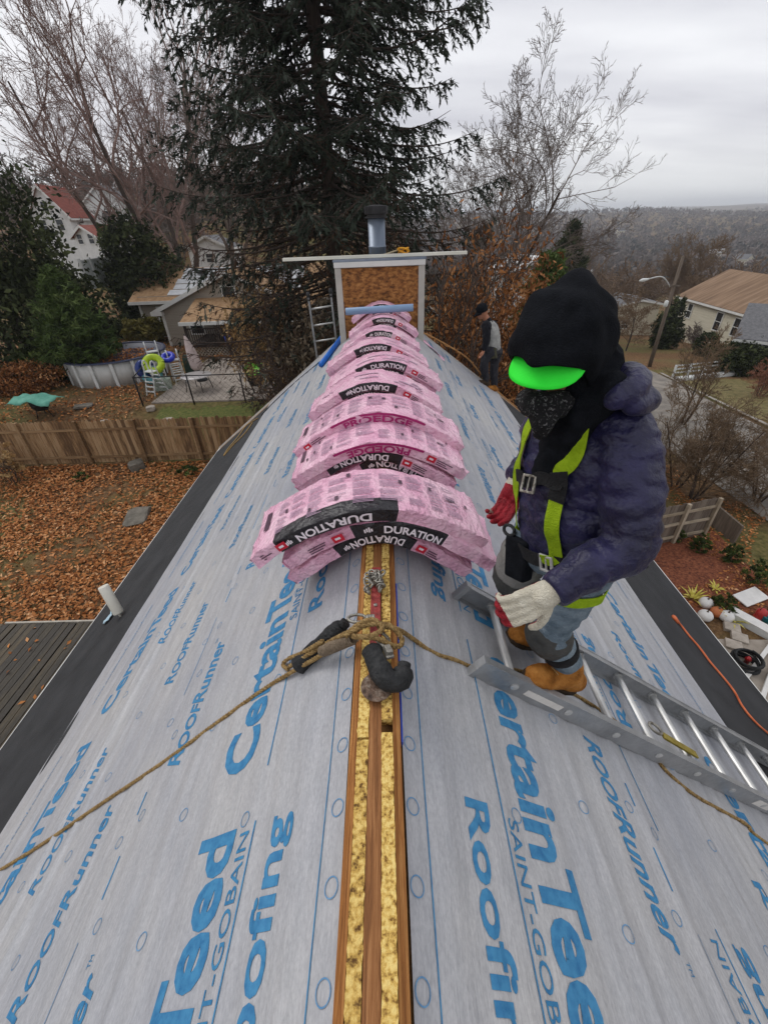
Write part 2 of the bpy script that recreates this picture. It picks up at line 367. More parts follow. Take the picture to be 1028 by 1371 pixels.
def sheet_material():
    m = bpy.data.materials.new('grey_synthetic_felt'); m.use_nodes = True; t = m.node_tree; b = t.nodes['Principled BSDF']
    b.inputs['Roughness'].default_value = .42; b.inputs['Specular IOR Level'].default_value = .4
    tcn = t.nodes.new('ShaderNodeTexCoord')
    def nz(sc, st, det=5):
        mp = t.nodes.new('ShaderNodeMapping'); mp.inputs['Scale'].default_value = st; t.links.new(tcn.outputs['Object'], mp.inputs[0])
        n = t.nodes.new('ShaderNodeTexNoise'); n.inputs['Scale'].default_value = sc; n.inputs['Detail'].default_value = det; n.inputs['Roughness'].default_value = .65; t.links.new(mp.outputs[0], n.inputs['Vector']); return n
    n1 = nz(26, (1.2, .35, 1.2), 6); n2 = nz(1.1, (1, .6, 1), 3); n3 = nz(150, (1, .5, 1), 3)
    def ramp(n, a, ca, b2, cb):
        r = t.nodes.new('ShaderNodeValToRGB'); r.color_ramp.elements[0].position = a; r.color_ramp.elements[0].color = ca; r.color_ramp.elements[1].position = b2; r.color_ramp.elements[1].color = cb; t.links.new(n.outputs['Fac'], r.inputs[0]); return r
    r1 = ramp(n1, .33, srgb(176, 178, 182), .74, srgb(194, 195, 198)); r2 = ramp(n2, .3, srgb(226, 228, 234), .7, srgb(255, 252, 246)); r3 = ramp(n3, .3, srgb(228, 228, 230), .7, (1, 1, 1, 1))
    def mul(a, b_):
        mm = t.nodes.new('ShaderNodeMix'); mm.data_type = 'RGBA'; mm.blend_type = 'MULTIPLY'; mm.inputs[0].default_value = 1; t.links.new(a, mm.inputs[6]); t.links.new(b_, mm.inputs[7]); return mm.outputs[2]
    t.links.new(mul(mul(r1.outputs[0], r2.outputs[0]), r3.outputs[0]), b.inputs['Base Color'])
    bp = t.nodes.new('ShaderNodeBump'); bp.inputs['Strength'].default_value = .5; bp.inputs['Distance'].default_value = .010
    nb = nz(9, (3.2, .5, 3.2), 5); t.links.new(nb.outputs['Fac'], bp.inputs['Height'])
    bp2 = t.nodes.new('ShaderNodeBump'); bp2.inputs['Strength'].default_value = .25; bp2.inputs['Distance'].default_value = .002
    t.links.new(n3.outputs['Fac'], bp2.inputs['Height']); t.links.new(bp.outputs[0], bp2.inputs['Normal']); t.links.new(bp2.outputs[0], b.inputs['Normal'])
    return m
M_FELT = sheet_material()
M_BLUE = mat('blue_print', [srgb(32, 98, 146), srgb(62, 130, 172)], 40, .6, lo=.25, hi=.6)
M_BLUEF = mat('faded_blue_print', [srgb(74, 122, 164), srgb(112, 152, 186)], 60, .6)
SHEETS = {}
for sd_ in (-1, 1):
    for k, (s0, s1, off, ye) in enumerate(((.085, 1.285, .009, Y1-.03), (1.2, 2.5, .006, Y1-.05), (2.42, 2.885, .003, Y1-.06))):
        sv = np.linspace(s0, s1, int((s1-s0)/.016)); yv = np.arange(Y0+.01, ye, .055)
        S, YY = np.meshgrid(sv, yv); edge = ss(0, .05, S-s0)
        jit = np.where(S == s0, .004*np.sin(YY*3+sd_), 0)
        Pn = RP(S+jit, YY, sd_, off+wrinkle(S, YY, sd_)*edge)
        I = np.arange(S.size).reshape(S.shape); Fq = np.stack([I[:-1, :-1], I[:-1, 1:], I[1:, 1:], I[1:, :-1]], -1).reshape(-1, 4)
        if sd_ < 0: Fq = Fq[:, ::-1]
        o = mesh_np('underlayment_sheet', Pn.reshape(-1, 3), Fq, M_FELT, house, smooth=True); SHEETS[(sd_, k)] = (o, off, s0, s1)
def sheet_of(sd_, s): return 0 if s < 1.285 else (1 if s < 2.5 else 2)
class Print:
    def __init__(s): s.V = []; s.F = []; s.mi = []
    def add(s, V, Fc, mi=0): b = len(s.V); s.V.extend(V); s.F.extend([tuple(b+i for i in f) for f in Fc]); s.mi.extend([mi]*len(Fc))
PR = {k: Print() for k in SHEETS}
def print_text(sd_, body, s_base, y0, height, length, bold, shear=0, caps=None, rev=False, mi=0):
    V, T = text_mesh(body, height, bold, shear, caps, .03); V = V.copy()
    if body == 'CertainTeed':              # the T hangs over the first e, as in the printed word
        V, T = text_mesh('CertainT', height, bold, shear, caps, .03); V2, T2 = text_mesh('eed', height, bold, shear, caps, .03); x0 = textw(V)-.20*height; V2 = V2+np.array([x0, 0, 0]); T = list(T)+[tuple(i+len(V) for i in f) for f in T2]; V = np.concatenate([V, V2])
    V[:, 0] *= length/textw(V)
    if rev: s = s_base-V[:, 1]; y = y0-V[:, 0]*(-1 if sd_ > 0 else 1)
    else: s = s_base+V[:, 1]; y = y0+V[:, 0]*(-1 if sd_ > 0 else 1)
    k = sheet_of(sd_, s_base); o, off, a, b = SHEETS[(sd_, k)]
    keep = (y.min() > Y0+.05) and (y.max() < Y1-.1)
    if not keep: return
    P = RP(s, y, sd_, off+.0016+wrinkle(s, y, sd_)*ss(0, .05, s-a)); PR[(sd_, k)].add(P, T, mi)
def print_line(sd_, s0, ya, yb, wd=.005, mi=0):
    k = sheet_of(sd_, s0); o, off, a, b = SHEETS[(sd_, k)]; n = max(2, int(abs(yb-ya)/.05))
    yy = np.linspace(ya, yb, n); 
    P = np.concatenate([RP(np.full(n, s0-wd/2), yy, sd_, off+.0018+wrinkle(np.full(n, s0-wd/2), yy, sd_)*ss(0, .05, s0-a)), RP(np.full(n, s0+wd/2), yy, sd_, off+.0018+wrinkle(np.full(n, s0+wd/2), yy, sd_)*ss(0, .05, s0-a))])
    PR[(sd_, k)].add(P, [(i, i+1, n+i+1, n+i) for i in range(n-1)], mi)
def print_ring(sd_, s0, y0, r=.019, wd=.0028, mi=1):
    k = sheet_of(sd_, s0); o, off, a, b = SHEETS[(sd_, k)]; n = 20; an = np.linspace(0, 2*np.pi, n, endpoint=False)
    Ps = []
    for rr in (r-wd/2, r+wd/2):
        s = s0+rr*np.cos(an); y = y0+rr*np.sin(an); Ps.append(RP(s, y, sd_, off+.0018+wrinkle(s, y, sd_)*ss(0, .05, s-a)))
    PR[(sd_, k)].add(np.concatenate(Ps), [(i, (i+1) % n, n+(i+1) % n, n+i) for i in range(n)], mi)
for sd_ in (-1, 1):
    per = 1.29; c0 = (.67 if sd_ < 0 else 1.10)     # where the C of the big word starts
    dr = -sd_                                        # reading direction along y
    for j in range(-4, 8):
        y0 = c0+j*per
        print_text(sd_, 'CertainTeed', .53, y0, .150, 1.12, .030)
        print_text(sd_, 'SAINT-GOBAIN', .455, y0+dr*.60, .042, .50, .004)
        print_text(sd_, 'Roofing', .30, y0+dr*.58, .078, .53, .022)
        lo_, hi_ = sorted((y0-dr*.02, y0+dr*1.12))
        if lo_ > Y0+.1 and hi_ < Y1-.1: print_line(sd_, .437, lo_, hi_)
        # second course
        y2 = c0+j*per+(.82 if sd_ < 0 else .02)
        print_text(sd_, 'CertainTeed', 2.15 if sd_ > 0 else 2.20, y2 if sd_ < 0 else y2+.03, .125, 1.1, .028)
        print_text(sd_, 'Roofing', 1.88, y2+dr*.55, .07, .5, .02) if sd_ > 0 else print_text(sd_, 'RoofRunner', 1.86, y2+.35, .075, .62, .018, .28, (1, 2, 3))
        print_text(sd_, 'www.certainteed.com/roofrunner', 2.60, y2+dr*.2, .036, .95, .004, mi=1)
        if sd_ > 0:
            print_text(sd_, 'Roofing', 1.50, .34-.55+j*per, .085, .55, .022, rev=True)
            print_text(sd_, 'SAINT-GOBAIN', 1.36, .34-.5+j*per, .042, .5, .004, rev=True)
            a_ = .34-.55+j*per
            if a_ > Y0+.1 and a_+.6 < Y1-.1: print_line(sd_, 1.385, a_, a_+.58); print_line(sd_, 1.30, a_-.45, a_+.15)
    for j in range(-4, 9):
        per2 = 1.19
        print_text(sd_, 'RoofRunner', 1.03 if sd_ > 0 else 1.02, (.91 if sd_ > 0 else .82)+j*per2, .088, .63, .022, .28, (1, 2, 3))
        print_text(sd_, 'TM', 1.10, (.27 if sd_ > 0 else 1.46)+j*per2, .02, .03, .0)
        if sd_ < 0: print_text(sd_, 'RoofRunner', 1.45, .20+j*per2-.02, .088, .62, .022, .28, (1, 2, 3))
    for ya in np.arange(Y0+.1, Y1-.3, 1.0): print_line(sd_, .155, ya, ya+1.0, .0035); 
    for ya in np.arange(Y0+.1, Y1-.9, 1.37): print_line(sd_, 1.235, ya, ya+.5, .004, 1); print_line(sd_, 1.20, ya+.6, ya+.72, .006); print_line(sd_, 1.20, ya+.85, ya+.93, .006)
    for i, y_ in enumerate(np.arange(Y0+.2, Y1-.2, .155)):
        print_ring(sd_, .112, y_, mi=1)
        if i % 3 == 0: print_ring(sd_, .50 if sd_ > 0 else .49, y_+.06, mi=1)
        if i % 2 == 0: print_ring(sd_, .85, y_); print_ring(sd_, 1.16, y_+.07); print_ring(sd_, 1.68, y_+.04)
        if i % 3 == 1: print_ring(sd_, 1.25, y_); print_ring(sd_, 2.05, y_)
for k, p in PR.items():
    if p.V: stuff(mesh_np('printed_lettering', np.array(p.V), p.F, [M_BLUE, M_BLUEF], SHEETS[k][0], midx=p.mi))
M_BLACK = mat('black_granular_membrane', [srgb(44, 45, 47), srgb(60, 61, 63)], 3, .85, .35, 220, spec=.25)
for sd_ in (-1, 1):
    sv = np.linspace(2.80, S_EAVE+.004, 30); yv = np.arange(Y0+.01, Y1-.03, .2); S, YY = np.meshgrid(sv, yv)
    Pn = RP(S, YY, sd_, .001*np.sin(5*YY+9*S)+.0*S-.003*ss(4.5, 4.6, S)); I = np.arange(S.size).reshape(S.shape)
    Fq = np.stack([I[:-1, :-1], I[:-1, 1:], I[1:, 1:], I[1:, :-1]], -1).reshape(-1, 4); Fq = Fq[:, ::-1] if sd_ < 0 else Fq
    mesh_np('eave_membrane', Pn.reshape(-1, 3), Fq, M_BLACK, house, smooth=True)

# ---- bare ridge: ridge board between the cut edges of the decking
M_RIDGE = mat('ridge_board_wood', [srgb(104, 64, 34), srgb(156, 104, 60), srgb(188, 134, 86)], 5, .7, .6, 60, stretch=(16, .6, 16), distort=1.6, lo=.34, hi=.66)
M_RAFT = mat('orange_old_wood', [srgb(96, 54, 24), srgb(166, 108, 54), srgb(198, 142, 82)], 6, .7, .6, 50, stretch=(12, .45, 12), distort=1.0, lo=.34, hi=.66)
M_CHIP = mat('raw_chip_edge', [srgb(122, 86, 38), srgb(210, 172, 90), srgb(234, 206, 128)], 95, .85, .5, 160, lo=.33, hi=.60)
M_CHIP2 = mat('stained_chip_edge', [srgb(94, 64, 30), srgb(198, 160, 82), srgb(228, 198, 120)], 70, .85, .5, 160, lo=.35, hi=.62)
def board_along(name, x0, x1, ya, yb, ztop, thick, m, parent, jit=.001, step=.04, slope=0):
    yy = np.arange(ya, yb+1e-6, (yb-ya)/max(1, round((yb-ya)/step))); n = len(yy)
    a = x0+RNG.normal(0, jit, n); b = x1+RNG.normal(0, jit, n); zt = ztop+RNG.normal(0, jit*.6, n)
    V = []
    for i in range(n): V += [(a[i], yy[i], zt[i]-slope*abs(a[i])-thick), (b[i], yy[i], zt[i]-slope*abs(b[i])-thick), (b[i], yy[i], zt[i]-slope*abs(b[i])), (a[i], yy[i], zt[i]-slope*abs(a[i]))]
    Fc = [(i*4+k, i*4+(k+1) % 4, i*4+4+(k+1) % 4, i*4+4+k) for i in range(n-1) for k in range(4)]
    Fc = [f[::-1] for f in Fc]; Fc += [(0, 1, 2, 3), tuple((n-1)*4+k for k in (3, 2, 1, 0))]
    return mesh_np(name, V, Fc, m, parent)
rb = board_along('ridge_board', -.0172, .0172, Y0, Y1-.02, RZ+.004, .12, M_RIDGE, house, .0002)
for sd_ in (-1, 1):
    board_along('rafter_edge', *sorted((sd_*.0488, sd_*.070)), Y0, Y1-.02, RZ+.034, .10, M_RAFT, house, .0003, .3, RM)
    y_ = Y0+.02; i = 0
    while y_ < Y1-.4:
        L_ = float(RNG.uniform(.25, .75)); gap = .006 if i % 3 else .035
        board_along('decking_edge', *sorted((sd_*.0180, sd_*.0480)), y_, min(y_+L_, Y1-.03), RZ+.006+RNG.uniform(-.002, .002), .03, (M_CHIP if (i+sd_) % 2 else M_CHIP2), house, .0007, .010)
        y_ += L_+gap; i += 1
M_NAVY = mat('blue_strip', [srgb(28, 60, 170), srgb(40, 80, 190)], 4, .5)
mb = MB(); mb.bar((.0735, .6, RZ-.045), (.0735, 1.22, RZ-.045), .005, .03); mb.build('blue_edge_strip', M_NAVY, house)

# ---- chimney chase at the far end of the ridge
ych = 7.55
M_PLY = mat('weathered_plywood', [srgb(74, 47, 28), srgb(140, 91, 47), srgb(180, 129, 75)], 13, .8, .6, 40, lo=.32, hi=.66, distort=.3, stretch=(1, 1, 1.8))
M_TRIM = mat('pale_grey_trim', [srgb(168, 164, 156), srgb(190, 186, 178)], 3, .6)
M_WTRIM = mat('white_trim', [srgb(206, 206, 202), srgb(222, 222, 218)], 3, .6)
M_PIPE = mat('galvanised_pipe', [srgb(104, 116, 132), srgb(138, 148, 162)], 3, .4, metal=.35, stretch=(1, 1, .3))
M_CAPD = mat('black_cap_metal', [srgb(34, 34, 36), srgb(56, 56, 58)], 6, .5, metal=.4)
mb = MB(); mb.box((0, ych+.42, (5.4+7.40)/2), (1.36, .78, 2.0)); ch = mb.build('chimney_chase', M_TRIM, house)
mb = MB(); mb.box((0, ych+.018, 6.62), (1.22, .024, 1.46)); mb.build('plywood_panel', M_PLY, ch)
for sx in (-1, 1):
    mb = MB(); mb.box((sx*.653, ych+.002, 6.5), (.10, .06, 1.78)); bevel(mb.build('corner_trim', M_TRIM, ch), .006)
mb = MB(); mb.box((0, ych-.004, 7.40), (1.42, .075, .075)); bevel(mb.build('top_trim', M_WTRIM, ch), .006)
mb = MB(); mb.box((0, ych+.42, 7.455), (1.44, .92, .03)); mb.build('chase_cover', M_PIPE, ch)
pc = (-.03, ych+.38)
mb = MB(); mb.lathe([(.135, 7.46), (.135, 7.60), (.14, 7.60), (.14, 7.62), (.132, 7.62), (.132, 7.98)], (pc[0], pc[1], 0), 28); fp = mb.build('flue_pipe', M_PIPE, ch, True); fp.data.polygons.foreach_set('use_smooth', [len(p.vertices) == 4 for p in fp.data.polygons])
mb = MB(); mb.lathe([(.150, 7.98), (.175, 7.985), (.175, 8.00), (.15, 8.005), (.15, 8.03), (.178, 8.035), (.182, 8.10), (.182, 8.13), (.06, 8.15)], (pc[0], pc[1], 0), 28); mb.build('flue_cap', M_CAPD, ch)
# ================================================================ SHINGLE BUNDLES ON THE RIDGE
M_PINK = mat('pink_plastic_wrap', [srgb(222, 160, 188), srgb(236, 184, 206), srgb(244, 206, 220)], 4, .22, 1.0, 34, spec=.5, stretch=(1.6, 1, 1.6), distort=.5)
M_WBLK = mat('black_wrap_print', [srgb(24, 22, 26), srgb(42, 38, 44)], 8, .3, .6, 40, spec=.5)
M_WWHT = mat('white_wrap_print', [srgb(226, 214, 222), srgb(238, 228, 234)], 6, .4)
M_WRED = mat('red_wrap_logo', [srgb(188, 22, 48), srgb(206, 40, 62)], 8, .35)
M_WMAG = mat('magenta_wrap_band', [srgb(150, 24, 92), srgb(172, 40, 110)], 8, .35)
M_WGRY = mat('grey_wrap_print', [srgb(150, 122, 144), srgb(176, 144, 166)], 60, .4)
M_WDRK = mat('dark_wrap_print', [srgb(66, 44, 60), srgb(92, 64, 80)], 60, .4)
BL, BD, BT = .87, .335, .064
def drape(a, L):
    xs_ = np.linspace(-.75, .75, 601); zs_ = -RM*(np.sqrt(xs_**2+a*a)-a); d = np.hypot(np.diff(xs_), np.diff(zs_)); s = np.concatenate([[0], np.cumsum(d)]); s -= s[300]
    return s, xs_, zs_
def bundle(name, label, loc, layer, yaw, style, shift=0.0, tilt=0.0, seed=0, inv=False, a=None, twoline=False):
    r = np.random.default_rng(100+seed); a = a if a else (.10 if layer == 0 else .14+.05*layer)
    s_, x_, z_ = drape(a, BL); z_ = z_+.0
    def C_(t, w, h):
        """t along the bundle, w across it (- is towards the viewer), h above its underside"""
        t = np.asarray(t, float)+shift; w = np.asarray(w, float); h = np.asarray(h, float)
        x = np.interp(t, s_, x_); z = np.interp(t, s_, z_); dx = np.interp(t+.01, s_, x_)-np.interp(t-.01, s_, x_); dz = np.interp(t+.01, s_, z_)-np.interp(t-.01, s_, z_)
        l = np.hypot(dx, dz); nx_, nz_ = -dz/l, dx/l
        hh = layer*(BT+.003)+.018+h; zz = z+nz_*hh; xx = x+nx_*hh
        zz = zz+tilt*(-w)*.5
        return np.stack(np.broadcast_arrays(xx, w, zz), -1)
    nT = 46
    prof = [(-.5, .06), (-.5, .5), (-.5, .93), (-.482, 1.0), (-.25, 1.005), (0, 1.01), (.25, 1.005), (.482, 1.0), (.5, .93), (.5, .5), (.5, .06), (.48, 0), (.2, 0), (-.2, 0), (-.48, 0)]
    tt = np.concatenate([[-.5, -.497, -.485], np.linspace(-.46, .46, nT), [.485, .497, .5]])*BL; V = []
    for i, t in enumerate(tt):
        e = abs(t)/BL*2; pinch = 1-.14*max(0, (e-.93)/.07)**2; slump = -.004*max(0, (e-.8)/.2)
        for (w_, h_) in prof:
            cr = r.normal(0, .0018)*(1+2*(e > .85))
            wv = .004*math.sin(t*17+seed)+.003*math.sin(t*41+seed*2)
            V.append((t, w_*BD+(cr+wv)*np.sign(w_)*(abs(w_) > .4), max(0, (h_-.5)*pinch+.5)*BT+slump+cr*(h_ > .1)))
    V = np.array(V); P = C_(V[:, 0], V[:, 1], V[:, 2]); n = len(prof); m = len(tt)
    Fc = [(i*n+k, i*n+(k+1) % n, (i+1)*n+(k+1) % n, (i+1)*n+k) for i in range(m-1) for k in range(n)]+[tuple(range(n-1, -1, -1)), tuple((m-1)*n+k for k in range(n))]
    Fc = [f[::-1] for f in Fc]
    # colours of the printed wrap: a dark band round the front edge
    b0, b1 = style['band']; mi = []
    for i in range(m-1):
        tc_ = (tt[i]+tt[i+1])/2/BL
        for k in range(n):
            isband = b0 < tc_ < b1
            front = k in (0, 1, 2); topf = k in (3,) and style.get('topband')
            mi.append(1 if isband and (front and (style['kind'] == 'black') or (topf and style['kind'] == 'black')) else 0)
    mi += [0, 0]
    root = thing(name, label, 'shingle bundle', (0, 0, 0), 'pink shingle bundles along the ridge')
    mesh_np('wrapper', P, Fc, [M_PINK, M_WBLK], root, True, mi).data.set_sharp_from_angle(angle=math.radians(38))
    def front_quad(pr, t0, t1, h0, h1, m_, out=.002):
        k = 9; ts = np.linspace(t0, t1, k)*BL
        A = C_(ts, np.full(k, -.5*BD-out-.0045*1), np.full(k, h0*BT)); B = C_(ts, np.full(k, -.5*BD-out-.0045), np.full(k, h1*BT))
        pr.add(list(A)+list(B), [(i, i+1, k+i+1, k+i) for i in range(k-1)], m_)
    def front_text(pr, body, t0, t1, h0, hgt, m_, bold=.02, invert=False):
        Vt, T = text_mesh(body, hgt, bold, 0, None, .03); Vt = Vt.copy(); Vt[:, 0] *= (t1-t0)*BL/textw(Vt)
        if invert: t = t1*BL-Vt[:, 0]; h = h0*BT+hgt-Vt[:, 1]
        else: t = t0*BL+Vt[:, 0]; h = h0*BT+Vt[:, 1]
        pr.add(list(C_(t, np.full(len(t), -.5*BD-.0085), h)), T, m_)
    pr = MB(); mats = [M_WWHT, M_WRED, M_WMAG, M_WDRK, M_WGRY, M_WBLK]
    c = (b0+b1)/2; wd = b1-b0
    if style['kind'] == 'black':
        front_text(pr, style['word'], c-.30*wd+(.045 if not inv else .015), c+.30*wd+(.045 if not inv else .015), .22, .034, 0, .03, inv)
        if wd > .2:     # small white device on the band
            for q in range(4): front_quad(pr, b0+.05+q*.008, b0+.056+q*.008, .35+.05*(q % 2), .62+.06*(q % 3), 0, .004)
    else:
        front_quad(pr, b0, b1, .78, .99, 2, .003)
        front_text(pr, style['word'], c-.34*wd, c+.34*wd, .14, .036, 2, .03, inv)
    rs = style.get('red', [b1+.02]); 
    for q in rs:
        front_quad(pr, q, q+.05, .26, .80, 1); front_quad(pr, q+.012, q+.036, .45, .62, 0, .003)
        for j in range(3): front_quad(pr, q+.06, q+.06+r.uniform(.05, .11), .62-.18*j, .70-.18*j, 3)
    if style.get('redl') is not None:
        q = style['redl']; front_quad(pr, q, q+.05, .26, .80, 1); front_quad(pr, q+.012, q+.036, .45, .62, 0, .003)
        for j in range(3): front_quad(pr, q-.13, q-.13+r.uniform(.05, .1), .62-.18*j, .70-.18*j, 3)
    # printed columns of small type on the top
    def top_quad(t0, t1, w0, w1, m_, out=.0035):
        k = 6; ts = np.linspace(t0, t1, k)*BL
        def hh(w): return 1.02-.01*abs(w/.5)**2
        A = C_(ts, np.full(k, w0*BD), np.full(k, hh(w0)*BT+out)); B = C_(ts, np.full(k, w1*BD), np.full(k, hh(w1)*BT+out))
        pr.add(list(A)+list(B), [(i, i+1, k+i+1, k+i) for i in range(k-1)], m_)
    if style.get('type'):
        col = -.36
        while col < .36:
            cw = r.uniform(.055, .085)
            for blk in range(4):
                w0 = -.34+blk*.18
                if r.random() < .12: continue
                for ln in range(5):
                    if r.random() < .12: continue
                    top_quad(col, col+cw*r.uniform(.6, .95), w0+ln*.03, w0+ln*.03+.014, 4)
            col += cw+.012
        for _ in range(7):
            t_, w_ = r.uniform(-.4, .4), r.uniform(-.3, .35); top_quad(t_, t_+.012, w_, w_+.09, 3, .0042)
        top_quad(-.44, -.41, -.1, .3, 3); top_quad(.30, .345, .02, .08, 3)
    else:
        for _ in range(10):
            t_, w_ = r.uniform(-.42, .3), r.uniform(-.38, .3); top_quad(t_, t_+r.uniform(.05, .12), w_, w_+.05, 4)
    if pr.f:
        o = pr.build('wrapper_print', mats, root); o['kind'] = 'stuff'
        o.data.polygons.foreach_set('use_smooth', [False]*len(o.data.polygons))
    root.location = loc; root.rotation_euler = (0, 0, yaw)
    return root
DUR = dict(kind='black', word='DURATION', band=(-.16, .16))
PRO = dict(kind='magenta', word='PROEDGE', band=(-.20, .20), red=[-.28], type=True)
def B(y, x, layer, yaw, st, label, seed, **k):
    kw = {q: k.pop(q) for q in ('inv', 'shift', 'tilt', 'a') if q in k}
    return bundle('shingle_bundle', label, (x, y+BD/2, RZ+.006), layer, yaw, dict(st, **k), seed=seed, **kw)
# front pile
B(1.41, .0, 0, .03, DUR, 'pink shingle bundle at the bottom of the nearest pile, lying on the bare ridge', 1, band=(-.20, .16), inv=True, red=[.17])
B(1.385, .035, 1, -.02, DUR, 'middle pink shingle bundle of the nearest pile, its right end poking out', 2, band=(-.14, .22), red=[], redl=-.22, shift=.02)
B(1.38, -.03, 2, .06, DUR, 'topmost pink shingle bundle of the nearest pile, covered in small print', 3, band=(-.36, .09), inv=True, red=[], topband=True, type=True, redl=-.36, shift=-.01)
# second pile
B(2.08, .02, 0, .02, DUR, 'pink shingle bundle at the bottom of the second pile from the viewer', 4, inv=True, band=(-.12, .26), red=[.27])
B(2.06, -.02, .82, -.03, DUR, 'middle pink shingle bundle with black label in the second pile from the viewer', 5, inv=True, band=(-.26, .13), red=[.14])
B(2.05, .0, 1.64, .03, PRO, 'topmost pink shingle bundle with magenta stripe, second pile from the viewer', 6, inv=True, red=[.23])
ys_ = [(2.335, .0, PRO, .0), (3.0, -.03, DUR, -.02), (3.56, .035, DUR, .02), (4.17, -.03, DUR, .0), (5.11, .0, DUR, -.03), (5.93, .03, DUR, .03), (7.05, .0, DUR, .0)]
ordn = ['third', 'fourth', 'fifth', 'sixth', 'seventh', 'eighth', 'ninth']
for i, (y_, x_, st, yw) in enumerate(ys_):
    last = ', nearest the chimney' if i == 6 else ''
    B(y_+(.10 if i == 0 else .05), x_+.02, 0, -yw, DUR, f'lowest pink shingle bundle of the {ordn[i]} pile from the viewer{last}', 20+i, inv=True, red=[.18])
    lay = 1
    if i < 4: lay = 2; B(y_+(.10 if i == 0 else .03), x_-.02, 1 if i else .83, yw+.02, DUR, f'middle pink shingle bundle of the {ordn[i]} pile from the viewer', 60+i, inv=True, red=[.18])
    if i == 0: lay = 2.5; B(y_+.09, x_+.02, 1.66, yw-.02, DUR, 'third pink shingle bundle up in the four-high third pile', 66, inv=True, red=[.18])
    kk = dict(red=[-.42]) if st is PRO else dict(band=(-.22+.02*i, .10+.02*(i % 3)), red=[.14+.02*(i % 3)])
    B(y_, x_, lay, yw, st, f'upper pink shingle bundle of the {ordn[i]} pile from the viewer, '+('magenta striped' if st is PRO else 'black labelled')+(', by chimney' if i == 6 else ''), 40+i, inv=(i % 2 == 1), a=.17, **kk)

# ================================================================ THINGS LYING ON THE ROOF
M_TUBE = mat('grey_blue_pipe', [srgb(112, 140, 172), srgb(136, 162, 192)], 3, .45)
M_BRT = mat('bright_blue_roll', [srgb(16, 84, 170), srgb(30, 106, 196)], 4, .45)
mb = MB(); yt = 6.18; p0, p1 = aty(463, 420, yt), aty(553, 411, yt)
p0[2] = 6.95; p1[2] = 6.97; t_ = (p1-p0)/np.linalg.norm(p1-p0)
mb.tube([p0, p0+t_*.001, p1-t_*.001, p1], [.042, .045, .045, .042], 18); tag(mb.build('loose_pipe', M_TUBE, None, True, loc=(float((p0[0]+p1[0])/2), yt, 6.9)), 'grey-blue pipe lying across the eighth pink bundle before the chimney', 'pipe')
mb = MB(); q0 = RP(.84, 7.9, -1, .055); q1 = RP(1.22, 6.95, -1, .055); mb.tube([q0, q0+(q1-q0)*.02, q0+(q1-q0)*.98, q1], [.03, .043, .043, .035], 14)
tag(mb.build('blue_roll', M_BRT, None, True, loc=tuple(q0)), 'bright blue roll lying on the roof left of the chimney', 'roll')
# long white siding pieces and a strip on top of the chimney
M_VINYL = mat('white_vinyl', [srgb(206, 204, 190), srgb(226, 224, 212)], 5, .5, stretch=(.4, 1, 1))
M_LATH = mat('raw_lath', [srgb(168, 152, 122), srgb(192, 178, 150)], 5, .7)
zc = 7.475
mb = MB(); a_ = np.array([-1.50, ych+.10, zc+.035]); b_ = np.array([1.36, ych+.14, zc+.035]); mb.bar(a_, b_, .11, .012); mb.bar(a_+[0, -.055, -.014], b_+[0, -.055, -.014], .012, .04); mb.bar(a_+[0, .055, -.014], b_+[0, .055, -.014], .012, .04)
tag(mb.build('siding_length', M_VINYL, None, loc=(0, ych+.1, zc)), 'long white siding length laid across the chimney top', 'siding')
mb = MB(); mb.bar((-1.12, ych+.30, zc+.012), (.35, ych+.26, zc+.012), .04, .02); tag(mb.build('wood_strip', M_LATH, None, loc=(0, ych+.28, zc)), 'thin pale wood strip on the chimney top behind the white siding', 'strip')
M_YEL = mat('yellow_cord', [srgb(196, 132, 22), srgb(222, 164, 50)], 20, .7, .5)
mb = MB(); pts = []
cy_ = np.array([.38, ych+.26, zc+.06])
for i in range(140):
    a = i*.42; rr = .075+.018*math.sin(i*.9); pts.append(cy_+np.array([rr*math.cos(a), rr*.8*math.sin(a)*math.cos(.4*i*.1), .045*math.sin(a*.63+i*.05)+.005]))
mb.tube(pts, .011, 6); mb.tube([cy_+[-.06, 0, .03], cy_+[-.22, -.03, -.01], cy_+[-.36, -.08, -.04]], .012, 6, mi=1)
tag(mb.build('yellow_cord_bundle', [M_YEL, M_LATH], None, True, loc=tuple(cy_)), 'tangled yellow cord bundle on the chimney top', 'cord')

def extrude_C(mb, a, b, depth, flange, th, up, inward, mi=0):
    """channel rail between a and b: web faces `inward`, flanges along it"""
    a = np.array(a, float); b = np.array(b, float); t = (b-a)/np.linalg.norm(b-a); up = np.array(up, float); up -= t*(t@up); up /= np.linalg.norm(up); i_ = np.array(inward, float); i_ -= t*(t@i_); i_ -= up*(up@i_); i_ /= np.linalg.norm(i_)
    prof = [(-depth/2, 0), (depth/2, 0), (depth/2, flange), (depth/2-th, flange), (depth/2-th, th), (-depth/2+th, th), (-depth/2+th, flange), (-depth/2, flange)]
    V = [a+up*p+i_*q for p, q in prof]+[b+up*p+i_*q for p, q in prof]; n = 8
    F_ = [(i, (i+1) % n, n+(i+1) % n, n+i) for i in range(n)]+[(0, 7, 6, 1), (1, 6, 3, 2)]
    F_ = [(i, (i+1) % n, n+(i+1) % n, n+i) for i in range(n)]+[(7, 6, 5, 0), (5, 4, 1, 0), (4, 3, 2, 1), (8, 13, 14, 15), (8, 9, 12, 13), (9, 10, 11, 12)]
    mb.add(V, F_, mi)
M_ALU = mat('worn_aluminium', [srgb(140, 142, 144), srgb(176, 178, 180)], 6, .42, .25, 40, metal=.55, stretch=(1, 1, 1))
